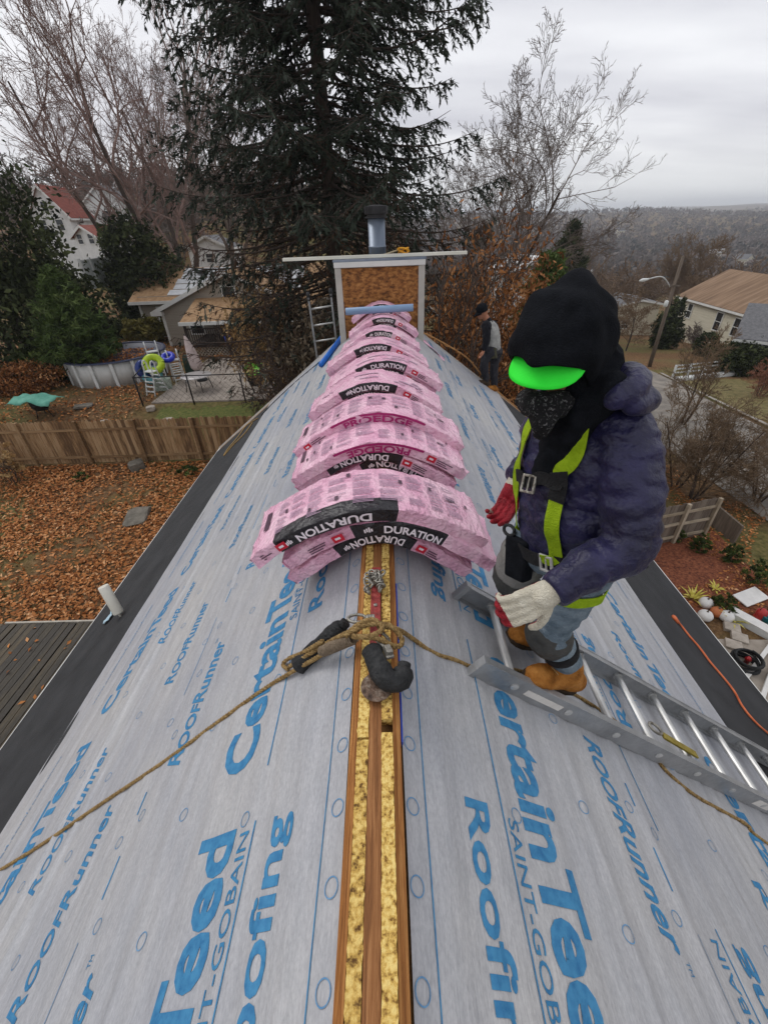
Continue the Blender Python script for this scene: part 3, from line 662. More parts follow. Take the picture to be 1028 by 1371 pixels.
M_ALUR = mat('bright_aluminium', [srgb(176, 176, 174), srgb(206, 206, 204)], 8, .38, metal=.45)
M_STICK = mat('white_sticker', [srgb(206, 202, 196), srgb(224, 220, 214)], 14, .5)
# ladder on the right slope, running from near the ridge down over the eave
yA, yB = .945, 1.36; LT = 4.95
lad = thing('roof_ladder', 'aluminium ladder lying flat down the right roof slope under the hooded worker', 'ladder', RP(.42, 1.19, 1, .01))
nrm = np.array([RM/RK, 0, 1/RK])
for yy, inw in ((yA, 1), (yB, -1)):
    mb = MB(); extrude_C(mb, RP(.42, yy, 1, .056), RP(LT, yy, 1, .056), .092, .03, .0035, nrm, (0, inw, 0))
    # rolled lips and end caps
    mb.bar(RP(.42, yy, 1, .103), RP(LT, yy, 1, .103), .006, .004, up=nrm)
    rail = mb.build('rail', M_ALU, lad)
    if inw == 1:
        for sa, sb_, hh_ in ((.66, .86, .03), (2.35, 2.5, .045)): mb = MB(); mb.bar(RP(sa, yy-.0015, 1, .056), RP(sb_, yy-.0015, 1, .056), .002, hh_, up=nrm); mb.build('sticker', M_STICK, rail)
        for s_ in np.arange(.6, LT, .305):
            mb = MB(); R_ = np.stack([np.array([1/RK, 0, -RM/RK]), nrm, np.array([0, -1, 0])], 1); mb.lathe([(.017, 0), (.017, .004), (.006, .006)], RP(s_, yy, 1, .056), 12, R_); mb.build('rivet', M_ALUR, rail)
    mb = MB(); mb.bar(RP(.405, yy+inw*.012, 1, .056), RP(.43, yy+inw*.012, 1, .056), .034, .097, up=nrm); mb.build('end_cap', M_CAPD if False else M_ALU, rail)
for s_ in np.arange(.6, LT, .305):
    mb = MB(); mb.tube([RP(s_, yA+.002, 1, .056), RP(s_, yB-.002, 1, .056)], .0165, 10)
    for yy, k in ((yA+.004, 1), (yB-.004, -1)): mb.tube([RP(s_, yy, 1, .056), RP(s_, yy+k*.012, 1, .056)], .023, 10)
    mb.build('rung', M_ALUR, lad, False)
# ladder leaning at the far end, left of the chimney
l2 = thing('leaning_ladder', 'top of an aluminium ladder rising beyond the roof left of the chimney', 'ladder', (-1.2, 9.3, 1.2))
yl = 9.0; PL = aty(413, 398, yl); PRt = aty(443, 393, yl); dn = np.array([.06, .55, -6.0])
for P_ in (PL, PRt):
    mb = MB(); mb.bar(P_, P_+dn*.97, .03, .075, up=(0, 1, 0)); rl = mb.build('rail', M_ALU, l2); mb = MB(); mb.lathe([(.012, .09), (.03, .085), (.04, .03), (.036, -.06), (.02, -.07)][::-1], tuple(P_), 12); mb.build('end_cap', M_CAPD, rl, True)
for k in range(1, 18):
    f = k*.305/6.0+.0; mb = MB(); mb.tube([PL+dn*(f-.015), PRt+dn*(f-.015)], .017, 8); mb.build('rung', M_ALUR, l2, True)

# ---- rope, anchor and lanyards
M_ROPE = mat('tan_rope', [srgb(112, 86, 50), srgb(164, 134, 86), srgb(186, 158, 108)], 70, .9, .8, 200)
def resample(P, step):
    P = np.array(P, float); 
    # Catmull-Rom
    Q = []
    for i in range(len(P)-1):
        p0, p1, p2, p3 = P[max(i-1, 0)], P[i], P[i+1], P[min(i+2, len(P)-1)]; n = max(2, int(np.linalg.norm(p2-p1)/step))
        for k in range(n):
            f = k/n; Q.append(.5*(2*p1+(p2-p0)*f+(2*p0-5*p1+4*p2-p3)*f*f+(3*p1-p0-3*p2+p3)*f**3))
    Q.append(P[-1]); return np.array(Q)
def rope(mb, P, R=.0075, pitch=.045, strands=3, step=.006, mi=0):
    Q = resample(P, step); T = np.gradient(Q, axis=0); T /= np.linalg.norm(T, axis=1)[:, None]; L = np.concatenate([[0], np.cumsum(np.linalg.norm(np.diff(Q, axis=0), axis=1))])
    x = np.cross(T[0], [0, 0, 1.0]); x /= np.linalg.norm(x); Xs = []
    for t in T: x = x-t*(x@t); x /= np.linalg.norm(x); Xs.append(x.copy())
    Xs = np.array(Xs); Ys = np.cross(T, Xs)
    for k in range(strands):
        a = 2*np.pi*L/pitch+2*np.pi*k/strands; mb.tube(Q+(np.cos(a)[:, None]*Xs+np.sin(a)[:, None]*Ys)*R*.52, R*.56, 5, mi=mi)
def roofpx(u, v, side, off=.0):
    d = ray(u, v); n = np.array([RM*side, 0, 1.]); return CAM+d*((RZ+off*RK-n@CAM)/(n@d))
anchor = thing('ridge_anchor', 'red painted roof anchor plate with crusted ring bolted on the ridge', 'roof anchor', (0, .95, RZ+.01))
M_REDP = mat('worn_red_paint', [srgb(92, 40, 34), srgb(150, 54, 52), srgb(160, 74, 66)], 30, .6, .5, 60)
M_RUST = mat('rusty_steel', [srgb(58, 44, 36), srgb(104, 84, 70), srgb(150, 138, 126)], 45, .55, .6, 60, metal=.3)
M_RUB = mat('dusty_black_rubber', [srgb(26, 27, 28), srgb(40, 41, 42), srgb(62, 62, 62)], 16, .75, .7, 60, lo=.35, hi=.75)
M_STEEL = mat('scuffed_steel', [srgb(116, 112, 104), srgb(178, 174, 164)], 30, .35, .4, 60, metal=.7)
mb = MB(); mb.box((-.004, .985, RZ+.016), (.036, .56, .006)); plate = mb.build('plate', M_REDP, anchor); bevel(plate, .002)
mb = MB(); mb.lathe([(.046, 0), (.048, .004), (.03, .007)], (.004, .735, RZ+.0192), 20); mb.build('base_pad', M_RUST, plate)
mb = MB(); rr_ = random.Random(5)
for i in range(26):
    c_ = np.array([-.008+rr_.uniform(-.03, .03), 1.16+rr_.uniform(-.055, .055), RZ+.028+rr_.uniform(0, .02)])
    ax = np.array([rr_.gauss(0, 1) for _ in range(3)]); t1, x1, z1 = basis(ax, (rr_.random(), rr_.random(), 1.1))
    pts = [c_+.0125*(math.cos(a)*x1+math.sin(a)*z1) for a in np.linspace(0, 2*math.pi, 11)]; mb.tube(pts, .0042, 6)
mb.build('chain_pile', M_STEEL, anchor, True)
for yv_ in (.80, .88, 1.06, 1.24):
    mb = MB(); mb.lathe([(.007, .019), (.007, .024), (.003, .026)], (-.004, yv_, RZ), 8); mb.build('bolt', M_STEEL, plate)
def sleeve(name, label, P, R, seed):
    o = thing(name, label, 'lanyard', tuple(np.array(P[0])))
    Q = resample(P, .012); n = len(Q); rr = R*(1+.06*np.sin(np.arange(n)*.9+seed)+.03*np.sin(np.arange(n)*2.3)); rr[0] *= .75; rr[-1] *= .8
    mb = MB(); mb.tube(Q, rr, 16); mb.build('rubber_sleeve', M_RUB, o, True)
    mb = MB(); t = Q[-1]-Q[-2]; t /= np.linalg.norm(t); mb.tube([Q[-1]-t*.004, Q[-1]+t*.02], R*.62, 12); mb.build('sleeve_end', M_RUB, o, True)
    return o, Q, t
L1 = [roofpx(398, 893, -1, .030), roofpx(425, 868, -1, .036), roofpx(458, 838, -1, .046)]
l1, Q1, t1 = sleeve('lanyard_sleeve', 'straight black rubber lanyard sleeve left of the ridge beside the rope knot', L1, .033, 1)
L2p = [np.array(q) for q in (atz(497, 868, RZ+.055), atz(506, 892, RZ+.052), atz(520, 911, RZ+.048), atz(536, 910, RZ+.040), atz(540, 897, RZ+.044))]
l2s, Q2, t2 = sleeve('lanyard_sleeve', 'bent black rubber lanyard sleeve curled on the ridge below the rope knot', L2p, .033, 2)
def hook(o, c, ax, up, s=1.0):
    c = np.array(c); t, x, z = basis(ax, up); pts = [c+s*(.030*math.cos(a)*t+.017*math.sin(a)*x) for a in np.linspace(0, 2*math.pi, 22)]
    mb = MB(); mb.tube(pts, .0055*s, 8); mb.build('snap_hook', M_STEEL, o, True)
    mb = MB(); mb.box(c+t*.045*s, (.03*s, .02*s, .018*s), np.stack([t, x, z], 1)); bevel(mb.build('hook_gate', M_STEEL, o), .003)
hook(l1, atz(478, 828, RZ+.055), (1, .1, -.1), (0, 0, 1)); hook(l2s, atz(512, 856, RZ+.06), (.3, -.8, .1), (.3, 0, 1), 1.1)
mb = MB(); t_, x_, z_ = basis((.35, -1, -.1), (.2, 0, 1)); mb.box(atz(519, 872, RZ+.058), (.05, .026, .012), np.stack([t_, x_, z_], 1)); bevel(mb.build('hook_plate', M_STEEL, l2s), .003)
rp_ = thing('safety_rope', 'twisted tan safety rope crossing the ridge and knotted at the anchor', 'rope', (0, 1.0, RZ+.03))
def rpx(u, v, side, off=.012): return roofpx(u, v, side, off)
leftrun = [RP(4.52, .62, -1, .012), RP(3.5, .70, -1, .012),  rpx(0, 1165, -1), rpx(60, 1128, -1), rpx(130, 1080, -1), rpx(215, 1023, -1), rpx(290, 968, -1), rpx(350, 925, -1), rpx(385, 903, -1, .02), rpx(425, 880, -1, .05), rpx(455, 862, -1, .06), atz(480, 842, RZ+.075)]
rightrun = [atz(505, 838, RZ+.075), atz(530, 842, RZ+.05), rpx(548, 852, 1, .022), rpx(580, 874, 1), rpx(610, 884, 1), rpx(632, 893, 1), RP(.56, 1.04, 1, .013), RP(.85, 1.11, 1, .013), RP(1.2, 1.10, 1, .013), RP(1.5, 1.02, 1, .013), rpx(895, 1036, 1), rpx(930, 1065, 1), rpx(965, 1085, 1), rpx(1000, 1105, 1), rpx(1028, 1130, 1), RP(3.4, .62, 1, .012), RP(4.5, .60, 1, .012)]
mb = MB(); rope(mb, leftrun, .0085); mb.build('rope_run', M_ROPE, rp_, True)
mb = MB(); rope(mb, rightrun, .0085); mb.build('rope_run', M_ROPE, rp_, True)
# splice and knot
mb = MB(); rope(mb, [rpx(388, 892, -1, .028), rpx(410, 878, -1, .056), rpx(440, 860, -1, .07), atz(470, 845, RZ+.085), atz(496, 836, RZ+.09), atz(522, 838, RZ+.075), atz(538, 856, RZ+.045), atz(531, 866, RZ+.04), atz(505, 855, RZ+.085), atz(478, 852, RZ+.08)], .009)
rope(mb, [atz(462, 852, RZ+.07), atz(480, 836, RZ+.098), atz(500, 830, RZ+.095), atz(512, 842, RZ+.09), atz(494, 852, RZ+.098), atz(472, 852, RZ+.085)], .009)
rope(mb, [rpx(386, 896, -1, .022), rpx(379, 890, -1, .02), rpx(386, 882, -1, .03), rpx(405, 874, -1, .062), rpx(432, 858, -1, .085)], .0085)
mb.build('knot', M_ROPE, rp_, True)
mb = MB(); M_WHIP = mat('grey_whipping', [srgb(120, 104, 86), srgb(150, 134, 114)], 80, .9, .6)
c0_, c1_ = rpx(432, 872, -1, .058), rpx(474, 854, -1, .085); t_, x_, z_ = basis(c1_-c0_)
pts = [c0_+(c1_-c0_)*(i/200)+.018*(math.cos(i*.62)*x_+math.sin(i*.62)*z_) for i in range(201)]; mb.tube(pts, .0036, 5); mb.build('whipping', M_WHIP, rp_, True)
# small brass snap on the ladder
M_BRASS = mat('olive_webbing', [srgb(120, 104, 40), srgb(154, 138, 62)], 20, .7)
sn = thing('rope_grab', 'steel and olive rope grab lying on a ladder rung', 'rope grab', RP(1.58, 1.06, 1, .075))
mb = MB(); mb.bar(RP(1.60, 1.05, 1, .084), RP(1.86, 1.03, 1, .084), .035, .012, up=nrm); bevel(mb.build('strap', M_BRASS, sn), .003)
mb = MB(); c_ = RP(1.56, 1.07, 1, .084); pts = [c_+.045*math.cos(a)*np.array([1/RK, 0, -RM/RK])+.024*math.sin(a)*np.array([0, 1, 0]) for a in np.linspace(0, 2*math.pi, 20)]; mb.tube(pts, .007, 8); mb.build('snap_hook', M_STEEL, sn, True)
# white sealant tube and rag at the left eave
M_WPLA = mat('cream_plastic', [srgb(214, 210, 196), srgb(228, 226, 214)], 6, .45)
M_RAG = mat('pale_blue_rag', [srgb(150, 180, 196), srgb(182, 204, 216)], 12, .9, .6)
ct = thing('sealant_tube', 'cream sealant tube standing on a rag by the left eave', 'tube', RP(3.55, 3.1, -1, .0))
b0_ = roofpx(160, 822, -1, .03); n_ = np.array([-RM/RK, 0, 1/RK]); top_ = b0_+np.array([-.10, .1, .30])
t_, x_, z_ = basis(top_-b0_); Lc = np.linalg.norm(top_-b0_); R_ = np.stack([x_, z_, t_], 1)
if np.linalg.det(R_) < 0: R_[:, 0] *= -1
mb = MB(); mb.lathe([(.012, -.03), (.014, 0), (.046, .01), (.050, .02), (.050, Lc-.012), (.046, Lc), (.043, Lc), (.043, Lc-.02), (.0, Lc-.02)], b0_, 20, R_); mb.build('cartridge', M_WPLA, ct, True)
mb = MB(); g = []
cc = roofpx(150, 824, -1, .006)
for i in range(9):
    for j in range(7):
        f, e = (i-4)/4, (j-3)/3; p = cc+f*(.14-.03*abs(e))*np.array([0, 1, 0])*.9+e*(.05+.03*math.sin(i))*np.array([-1/RK, 0, -RM/RK])+n_*(.008+.012*abs(math.sin(i*1.3+j*.9))); g.append(p)
mb.add(g, [(i*7+j, i*7+j+1, (i+1)*7+j+1, (i+1)*7+j) for i in range(8) for j in range(6)]); rg = mb.build('rag', M_RAG, ct, True); sm = rg.modifiers.new('thick', 'SOLIDIFY'); sm.thickness = .004
# orange cord on the right eave
M_ORG = mat('orange_cord', [srgb(176, 84, 46), srgb(206, 112, 70)], 20, .5)
oc = thing('extension_cord', 'orange extension cord running along the black strip at the right eave', 'cord', RP(3.57, 2.8, 1, .01))
mb = MB(); P_ = resample([roofpx(u, v, 1, .014) for u, v in ((903, 828), (912, 838), (922, 851), (936, 867), (950, 886), (967, 906), (982, 925), (993, 945), (1008, 964), (1028, 982), (1060, 1005), (1100, 1060))], .04); mb.tube(P_, .0085, 8); mb.build('cable', M_ORG, oc, True)
mb = MB(); p0_, p1_ = roofpx(900, 824, 1, .016), roofpx(908, 834, 1, .016); mb.tube([p0_, p0_+(p1_-p0_)*.2, p1_], [.012, .02, .014], 10); mb.build('plug', M_ORG, oc, True)
# second rope along the right rake
r2 = thing('rake_rope', 'tan and orange rope slung along the far right roof edge beside the distant worker', 'rope', RP(1.2, Y1-.1, 1, .02))
mb = MB(); mb.tube(resample([RP(.85, 8.30, 1, .02), RP(1.3, 8.36, 1, .10), RP(1.9, 8.38, 1, .16), RP(2.3, 8.36, 1, .10), RP(2.9, 8.30, 1, .03), RP(3.6, 8.26, 1, .02), RP(4.3, 8.2, 1, .02)], .05), .014, 7); mb.build('rope_run', mat('orange_tan_rope', [srgb(160, 110, 64), srgb(190, 146, 96)], 20, .9, .4), r2, True)
# black cable on the left rake
bc = thing('black_cable', 'thin black cable lying on the roof near the far left edge', 'cable', RP(1.0, 7.6, -1, .01))
mb = MB(); mb.tube(resample([roofpx(450, 466, -1, .012), roofpx(425, 487, -1, .012), roofpx(395, 512, -1, .012), roofpx(365, 540, -1, .012), roofpx(350, 556, -1, .012)], .05), .009, 6); mb.build('cable_run', M_RUB, bc, True)
# frayed twine on the left eave corner
tw = thing('twine_scrap', 'loop of old twine lying on the black strip at the far left corner', 'twine', RP(4.2, 8.0, -1, .01))
mb = MB(); P_ = [roofpx(u, v, -1, .012) for u, v in ((345, 560), (330, 570), (318, 586), (306, 600), (300, 610), (312, 596), (328, 580), (338, 566))]; mb.tube(resample(P_, .05), .011, 6); mb.build('twine', M_ROPE, tw, True)
# loose pink wrap strip right of the chimney
pw = thing('wrap_scrap', 'torn strip of pink wrap on the roof right of the chimney', 'scrap', RP(.9, 7.6, 1, .01))
mb = MB(); g = []
for i in range(12):
    for j in range(3): g.append(RP(.62+i*.062+.02*math.sin(i), 7.75-.05*i+j*.07+.02*math.sin(i*1.7), 1, .02+.012*math.sin(i*1.1+j)))
mb.add(g, [(i*3+j, i*3+j+1, (i+1)*3+j+1, (i+1)*3+j) for i in range(11) for j in range(2)]); o = mb.build('wrap', M_PINK, pw, True); sm = o.modifiers.new('thick', 'SOLIDIFY'); sm.thickness = .003
# ================================================================ PEOPLE
def loft_ring(c, ax, xd, a, b, n=20):
    ax = np.array(ax, float); ax /= np.linalg.norm(ax); x = np.array(xd, float); x -= ax*(x@ax); x /= np.linalg.norm(x); y = np.cross(ax, x)
    t = np.linspace(0, 2*np.pi, n, endpoint=False); return np.array(c)+a*np.cos(t)[:, None]*x+b*np.sin(t)[:, None]*y
def loft(mb, rings, mi=0):
    n = len(rings[0]); V = np.concatenate(rings); m = len(rings)
    Fc = [(i*n+k, i*n+(k+1) % n, (i+1)*n+(k+1) % n, (i+1)*n+k) for i in range(m-1) for k in range(n)]+[tuple(range(n-1, -1, -1)), tuple((m-1)*n+k for k in range(n))]
    mb.add(V, Fc, mi)
def limb(mb, P, R, n=16, step=.02, round_=True):
    """tapered round limb through joints P with radii R, ends rounded"""
    P = np.array(P, float); R = np.array(R, float); Q = []; RR = []
    for i in range(len(P)-1):
        p0, p1, p2, p3 = P[max(i-1, 0)], P[i], P[i+1], P[min(i+2, len(P)-1)]; k = max(3, int(np.linalg.norm(p2-p1)/step))
        for j in range(k):
            f = j/k; Q.append(.5*(2*p1+(p2-p0)*f+(2*p0-5*p1+4*p2-p3)*f*f+(3*p1-p0-3*p2+p3)*f**3)); RR.append(R[i]+(R[i+1]-R[i])*(f*f*(3-2*f)))
    Q.append(P[-1]); RR.append(R[-1]); Q = np.array(Q); RR = np.array(RR)
    if round_:
        t0 = (Q[0]-Q[1])/np.linalg.norm(Q[0]-Q[1]); t1 = (Q[-1]-Q[-2])/np.linalg.norm(Q[-1]-Q[-2]); A = [(.35, .93), (.7, .7), (.93, .36), (1.0, .05)]
        Q = np.concatenate([[Q[0]+t0*RR[0]*a for a, _ in A[::-1]], Q, [Q[-1]+t1*RR[-1]*a for a, _ in A]]); RR = np.concatenate([[RR[0]*b for _, b in A[::-1]], RR, [RR[-1]*b for _, b in A]])
    mb.tube(Q, RR, n)
def ball(mb, c, r, ax=None, n=14):
    """ellipsoid with radii r along the axes ax"""
    r = np.array(r, float); A = np.eye(3) if ax is None else np.array(ax)
    V = []; m = n//2
    for i in range(1, m):
        th = math.pi*i/m
        for k in range(n): ph = 2*math.pi*k/n; V.append(np.array([math.sin(th)*math.cos(ph), math.sin(th)*math.sin(ph), math.cos(th)]))
    V.append(np.array([0, 0, 1.])); V.append(np.array([0, 0, -1.])); V = (np.array(V)*r) @ A + np.array(c)
    Fc = [(i*n+k, (i+1)*n+k, (i+1)*n+(k+1) % n, i*n+(k+1) % n) for i in range(m-2) for k in range(n)]
    T, Bt = len(V)-2, len(V)-1; Fc += [(T, k, (k+1) % n) for k in range(n)]+[(Bt, (m-2)*n+(k+1) % n, (m-2)*n+k) for k in range(n)]
    mb.add(V, Fc)
def fuse(mb, voxel=.007, smooth=6, fold=None, name='fused'):
    """one continuous skin over overlapping pieces; fold(p, n) pushes each point along its normal"""
    me = bpy.data.meshes.new(name); me.from_pydata(mb.v, [], mb.f); o = bpy.data.objects.new(name, me); COL.objects.link(o)
    m = o.modifiers.new('r', 'REMESH'); m.mode = 'VOXEL'; m.voxel_size = voxel; m.use_smooth_shade = True
    s = o.modifiers.new('s', 'SMOOTH'); s.iterations = smooth; s.factor = .5
    dg = bpy.context.evaluated_depsgraph_get(); me2 = bpy.data.meshes.new_from_object(o.evaluated_get(dg))
    bpy.data.objects.remove(o); bpy.data.meshes.remove(me)
    n = len(me2.vertices); co = np.empty(n*3); me2.vertices.foreach_get('co', co); co = co.reshape(-1, 3); no = np.empty(n*3); me2.vertices.foreach_get('normal', no); no = no.reshape(-1, 3)
    if fold is not None: co = co+no*fold(co, no)[:, None]
    faces = [tuple(p.vertices) for p in me2.polygons]; fn = np.array([p.normal[:] for p in me2.polygons]); fc = np.array([p.center[:] for p in me2.polygons]); bpy.data.meshes.remove(me2)
    return co, faces, fn, fc
def nfold(scale, amp, stretch=(1, 1, 1), ridge=True, seed=0.):
    st = np.array(stretch)*scale
    def f(co, no):
        out = np.empty(len(co))
        for i, p in enumerate(co):
            q = Vector(p*st+seed); v = mnoise.noise(q)+.5*mnoise.noise(q*2.1+Vector((3, 1, 7)))
            out[i] = (1-abs(v)*2.2 if ridge else v)*amp
        return out
    return f
def limb_fold(segs, amp, freq, seed=0.):
    """creases that run round a limb: segs = [(a, b)] axes"""
    segs = [(np.array(a), np.array(b)) for a, b in segs]
    def f(co, no):
        best = np.full(len(co), 1e9); tt = np.zeros(len(co))
        acc = 0
        for a, b in segs:
            d = b-a; L = np.linalg.norm(d); t = np.clip(((co-a)@d)/(L*L), 0, 1); dist = np.linalg.norm(co-(a+t[:, None]*d), axis=1); k = dist < best
            best = np.where(k, dist, best); tt = np.where(k, acc+t*L, tt); acc += L
        out = np.empty(len(co))
        for i, p in enumerate(co):
            q = Vector((p[0]*9+seed, p[1]*9, p[2]*9)); w_ = mnoise.noise(q); w2 = mnoise.noise(q*2.7)
            out[i] = amp*(math.sin(tt[i]*freq+4.5*w_+1.5*w2)*(.5+.5*w2)+.5*w_)
        return out
    return f
from mathutils.bvhtree import BVHTree
def ribbon_on(co, faces, pts, width, eye, off=.004, thick=.003, step=.012):
    """strap: path of outside points dropped on a surface towards the nearest surface point"""
    bvh = BVHTree.FromPolygons([tuple(p) for p in co], faces); Q = resample(pts, step); C_, N_ = [], []
    for q in Q:
        loc, nor, _, _ = bvh.find_nearest(Vector(q)); C_.append(np.array(loc)); N_.append(np.array(nor))
    C_ = np.array(C_); N_ = np.array(N_)
    for _ in range(4):
        N_[1:-1] = (N_[:-2]+N_[1:-1]*2+N_[2:])/4; C_[1:-1] = (C_[:-2]+C_[1:-1]*2+C_[2:])/4
    N_ /= np.linalg.norm(N_, axis=1)[:, None]; T = np.gradient(C_, axis=0); T /= np.linalg.norm(T, axis=1)[:, None]+1e-9; B_ = np.cross(T, N_); B_ /= np.linalg.norm(B_, axis=1)[:, None]+1e-9
    mb = MB(); n = len(Q); V = []
    for i in range(n):
        for (s, h) in ((-1, 0), (1, 0), (1, 1), (-1, 1)): V.append(C_[i]+B_[i]*s*width/2+N_[i]*(off+h*thick))
    Fc = [(i*4+k, i*4+(k+1) % 4, i*4+4+(k+1) % 4, i*4+4+k) for i in range(n-1) for k in range(4)]+[(3, 2, 1, 0), tuple((n-1)*4+k for k in range(4))]
    mb.add(V, Fc); return mb
M_SKIN = mat('skin', [srgb(150, 100, 76), srgb(178, 124, 98)], 20, .55, .1, 200)
M_JACK = mat('navy_quilted_nylon', [srgb(18, 16, 42), srgb(26, 24, 60), srgb(38, 35, 76)], 10, .42, .4, 60, spec=.4, sheen=.05)
M_HOOD = mat('black_cotton_fleece', [srgb(16, 18, 22), srgb(27, 29, 34)], 30, .95, .5, 260, spec=.1)
M_NEON = mat('neon_green_cap', [(.03, .86, .045, 1), (.045, .95, .06, 1)], 8, .7, .1, 200, spec=.2)
M_JEAN = mat('washed_denim', [srgb(72, 86, 98), srgb(112, 126, 136), srgb(140, 150, 156)], 12, .9, .6, 160, spec=.1)
M_KNEE = mat('grey_knee_pad', [srgb(52, 52, 50), srgb(74, 73, 70)], 10, .6, .3, 80)
M_KPAN = mat('light_grey_panel', [srgb(110, 108, 104), srgb(136, 134, 130)], 14, .85, .5, 160)
M_BOOT = mat('tan_nubuck', [srgb(112, 68, 24), srgb(154, 100, 44), srgb(176, 122, 62)], 16, .8, .5, 120, spec=.15)
M_SOLE = mat('dark_boot_sole', [srgb(44, 34, 24), srgb(64, 50, 36)], 16, .85)
M_LIME = mat('lime_webbing', [srgb(128, 156, 18), srgb(152, 180, 34)], 40, .8, .4, 240, spec=.15)
M_BWEB = mat('black_webbing', [srgb(16, 16, 18), srgb(30, 30, 32)], 40, .85, .4, 240)
M_GWHT = mat('cream_knit_glove', [srgb(206, 198, 178), srgb(226, 220, 202)], 24, .95, .7, 240, spec=.1)
M_GRED = mat('red_latex_palm', [srgb(122, 14, 28), srgb(164, 26, 42)], 26, .55, .6, 140)
M_BAND = mat('black_white_bandana', [srgb(14, 14, 16), srgb(18, 18, 20), srgb(112, 112, 112)], 90, .95, .4, 200, lo=.46, hi=.70, detail=2, distort=1.5)
M_LACE = mat('pale_lace', [srgb(150, 120, 78), srgb(186, 160, 116)], 40, .9)

base_w = RP(.95, 1.2, 1, .0)
J = {k: atd(*v) for k, v in {'hood': (785, 372, 1.08), 'head': (752, 462, 1.09), 'chin': (731, 516, 1.07), 'neck': (776, 540, 1.16), 'lsh': (842, 578, 1.12), 'rsh': (726, 575, 1.40), 'lel': (838, 728, 1.13), 'lwr': (756, 782, 1.12),
     'lhand': (722, 797, 1.12), 'rel': (726, 602, 1.66), 'rwr': (697, 632, 1.60), 'rhand': (684, 654, 1.60), 'waist': (762, 700, 1.33), 'lhip': (792, 738, 1.36), 'rhip': (724, 712, 1.48),
     'lkn': (738, 842, 1.59), 'rkn': (692, 768, 1.66), 'lank': (758, 892, 1.80), 'rank': (732, 846, 1.90)}.items()}
# feet are set from the roof: boots stand on the ladder between its rails, toes towards the ridge
toeL, heelL = roofpx(702, 909, 1, .075), roofpx(766, 921, 1, .075); toeR, heelR = roofpx(680, 853, 1, .075), roofpx(735, 866, 1, .075)
for _t, _h in ((toeL, heelL), (toeR, heelR)): _h[:] = _t+(_h-_t)/np.linalg.norm(_h-_t)*.295
J['lank'] = heelL+.17*(toeL-heelL)+np.array([-.0, -.0, .125]); J['rank'] = heelR+.17*(toeR-heelR)+np.array([-.0, 0, .125])
lat = J['lsh']-J['rsh']; lat /= np.linalg.norm(lat)
sh = (J['lsh']+J['rsh'])/2; pel = (J['lhip']+J['rhip'])/2
trunk = sh-pel; trunk /= np.linalg.norm(trunk); frt = np.cross(lat, trunk); frt /= np.linalg.norm(frt)
if frt[0] > 0: frt = -frt
hf = np.array([-.52, -.56, -.63]); hf /= np.linalg.norm(hf); hx = np.cross(hf, [0, 0, 1.0]); hx /= np.linalg.norm(hx); hu = np.cross(hx, hf); HAX = np.stack([hx, hf, hu])
HC = J['head']
def torso(mb, k=1.0, top=True):
    secs = [(pel-trunk*.06, .165, .125), (pel+trunk*.04, .178, .135), (J['waist']*.5+(pel+trunk*.16)*.5, .178, .13), (sh-trunk*.20, .192, .14), (sh-trunk*.08, .205, .14), (sh+trunk*.0, .185, .115), (sh+trunk*.05, .12, .09), (J['neck'], .07, .07)]
    loft(mb, [loft_ring(c, trunk, lat, a*k, b*k, 24) for c, a, b in secs])
# --- body: one continuous skin, mostly under the clothes
mb = MB(); torso(mb, .80)
limb(mb, [J['lsh'], J['lel'], J['lwr']], [.052, .04, .03]); limb(mb, [J['rsh'], J['rel'], J['rwr']], [.052, .04, .03])
limb(mb, [J['lhip'], J['lkn'], J['lank']-[0, 0, .03]], [.075, .052, .036]); limb(mb, [J['rhip'], J['rkn'], J['rank']-[0, 0, .03]], [.075, .052, .036])
limb(mb, [J['neck']-trunk*.05, HC-hu*.05], [.058, .055])
for w_, dirn in (('lwr', J['lhand']-J['lwr']), ('rwr', J['rhand']-J['rwr'])): limb(mb, [J[w_], J[w_]+dirn*.6], [.022, .016])
for a_, t_ in ((J['lank'], toeL), (J['rank'], toeR)): limb(mb, [a_-[0, 0, .05], a_*.8+t_*.2-np.array([0, 0, .04])], [.026, .014])
ball(mb, HC, (.074, .092, .112), HAX, 20); ball(mb, HC+hf*.045-hu*.055, (.054, .05, .055), HAX, 16)        # skull, jaw
ball(mb, HC+hf*.098-hu*.012, (.014, .02, .026), HAX, 10)                                                      # nose
for s_ in (-1, 1):
    ball(mb, HC+hx*s_*.033+hf*.076+hu*.014, (.018, .012, .010), HAX, 8); ball(mb, HC+hx*s_*.076-hu*.005, (.008, .016, .03), HAX, 8); ball(mb, HC+hx*s_*.04+hf*.07-hu*.022, (.022, .018, .018), HAX, 8)
ball(mb, HC+hf*.09-hu*.052, (.024, .010, .006), HAX, 8); ball(mb, HC+hf*.088-hu*.064, (.02, .010, .007), HAX, 8)
co_, fc_, _, _ = fuse(mb, .007, 4, name='person')
worker = mesh_np('person', co_, fc_, M_SKIN, None, True, loc=tuple(base_w))
tag(worker, 'hooded worker in navy jacket and lime harness stepping on the ladder, looking down', 'person')
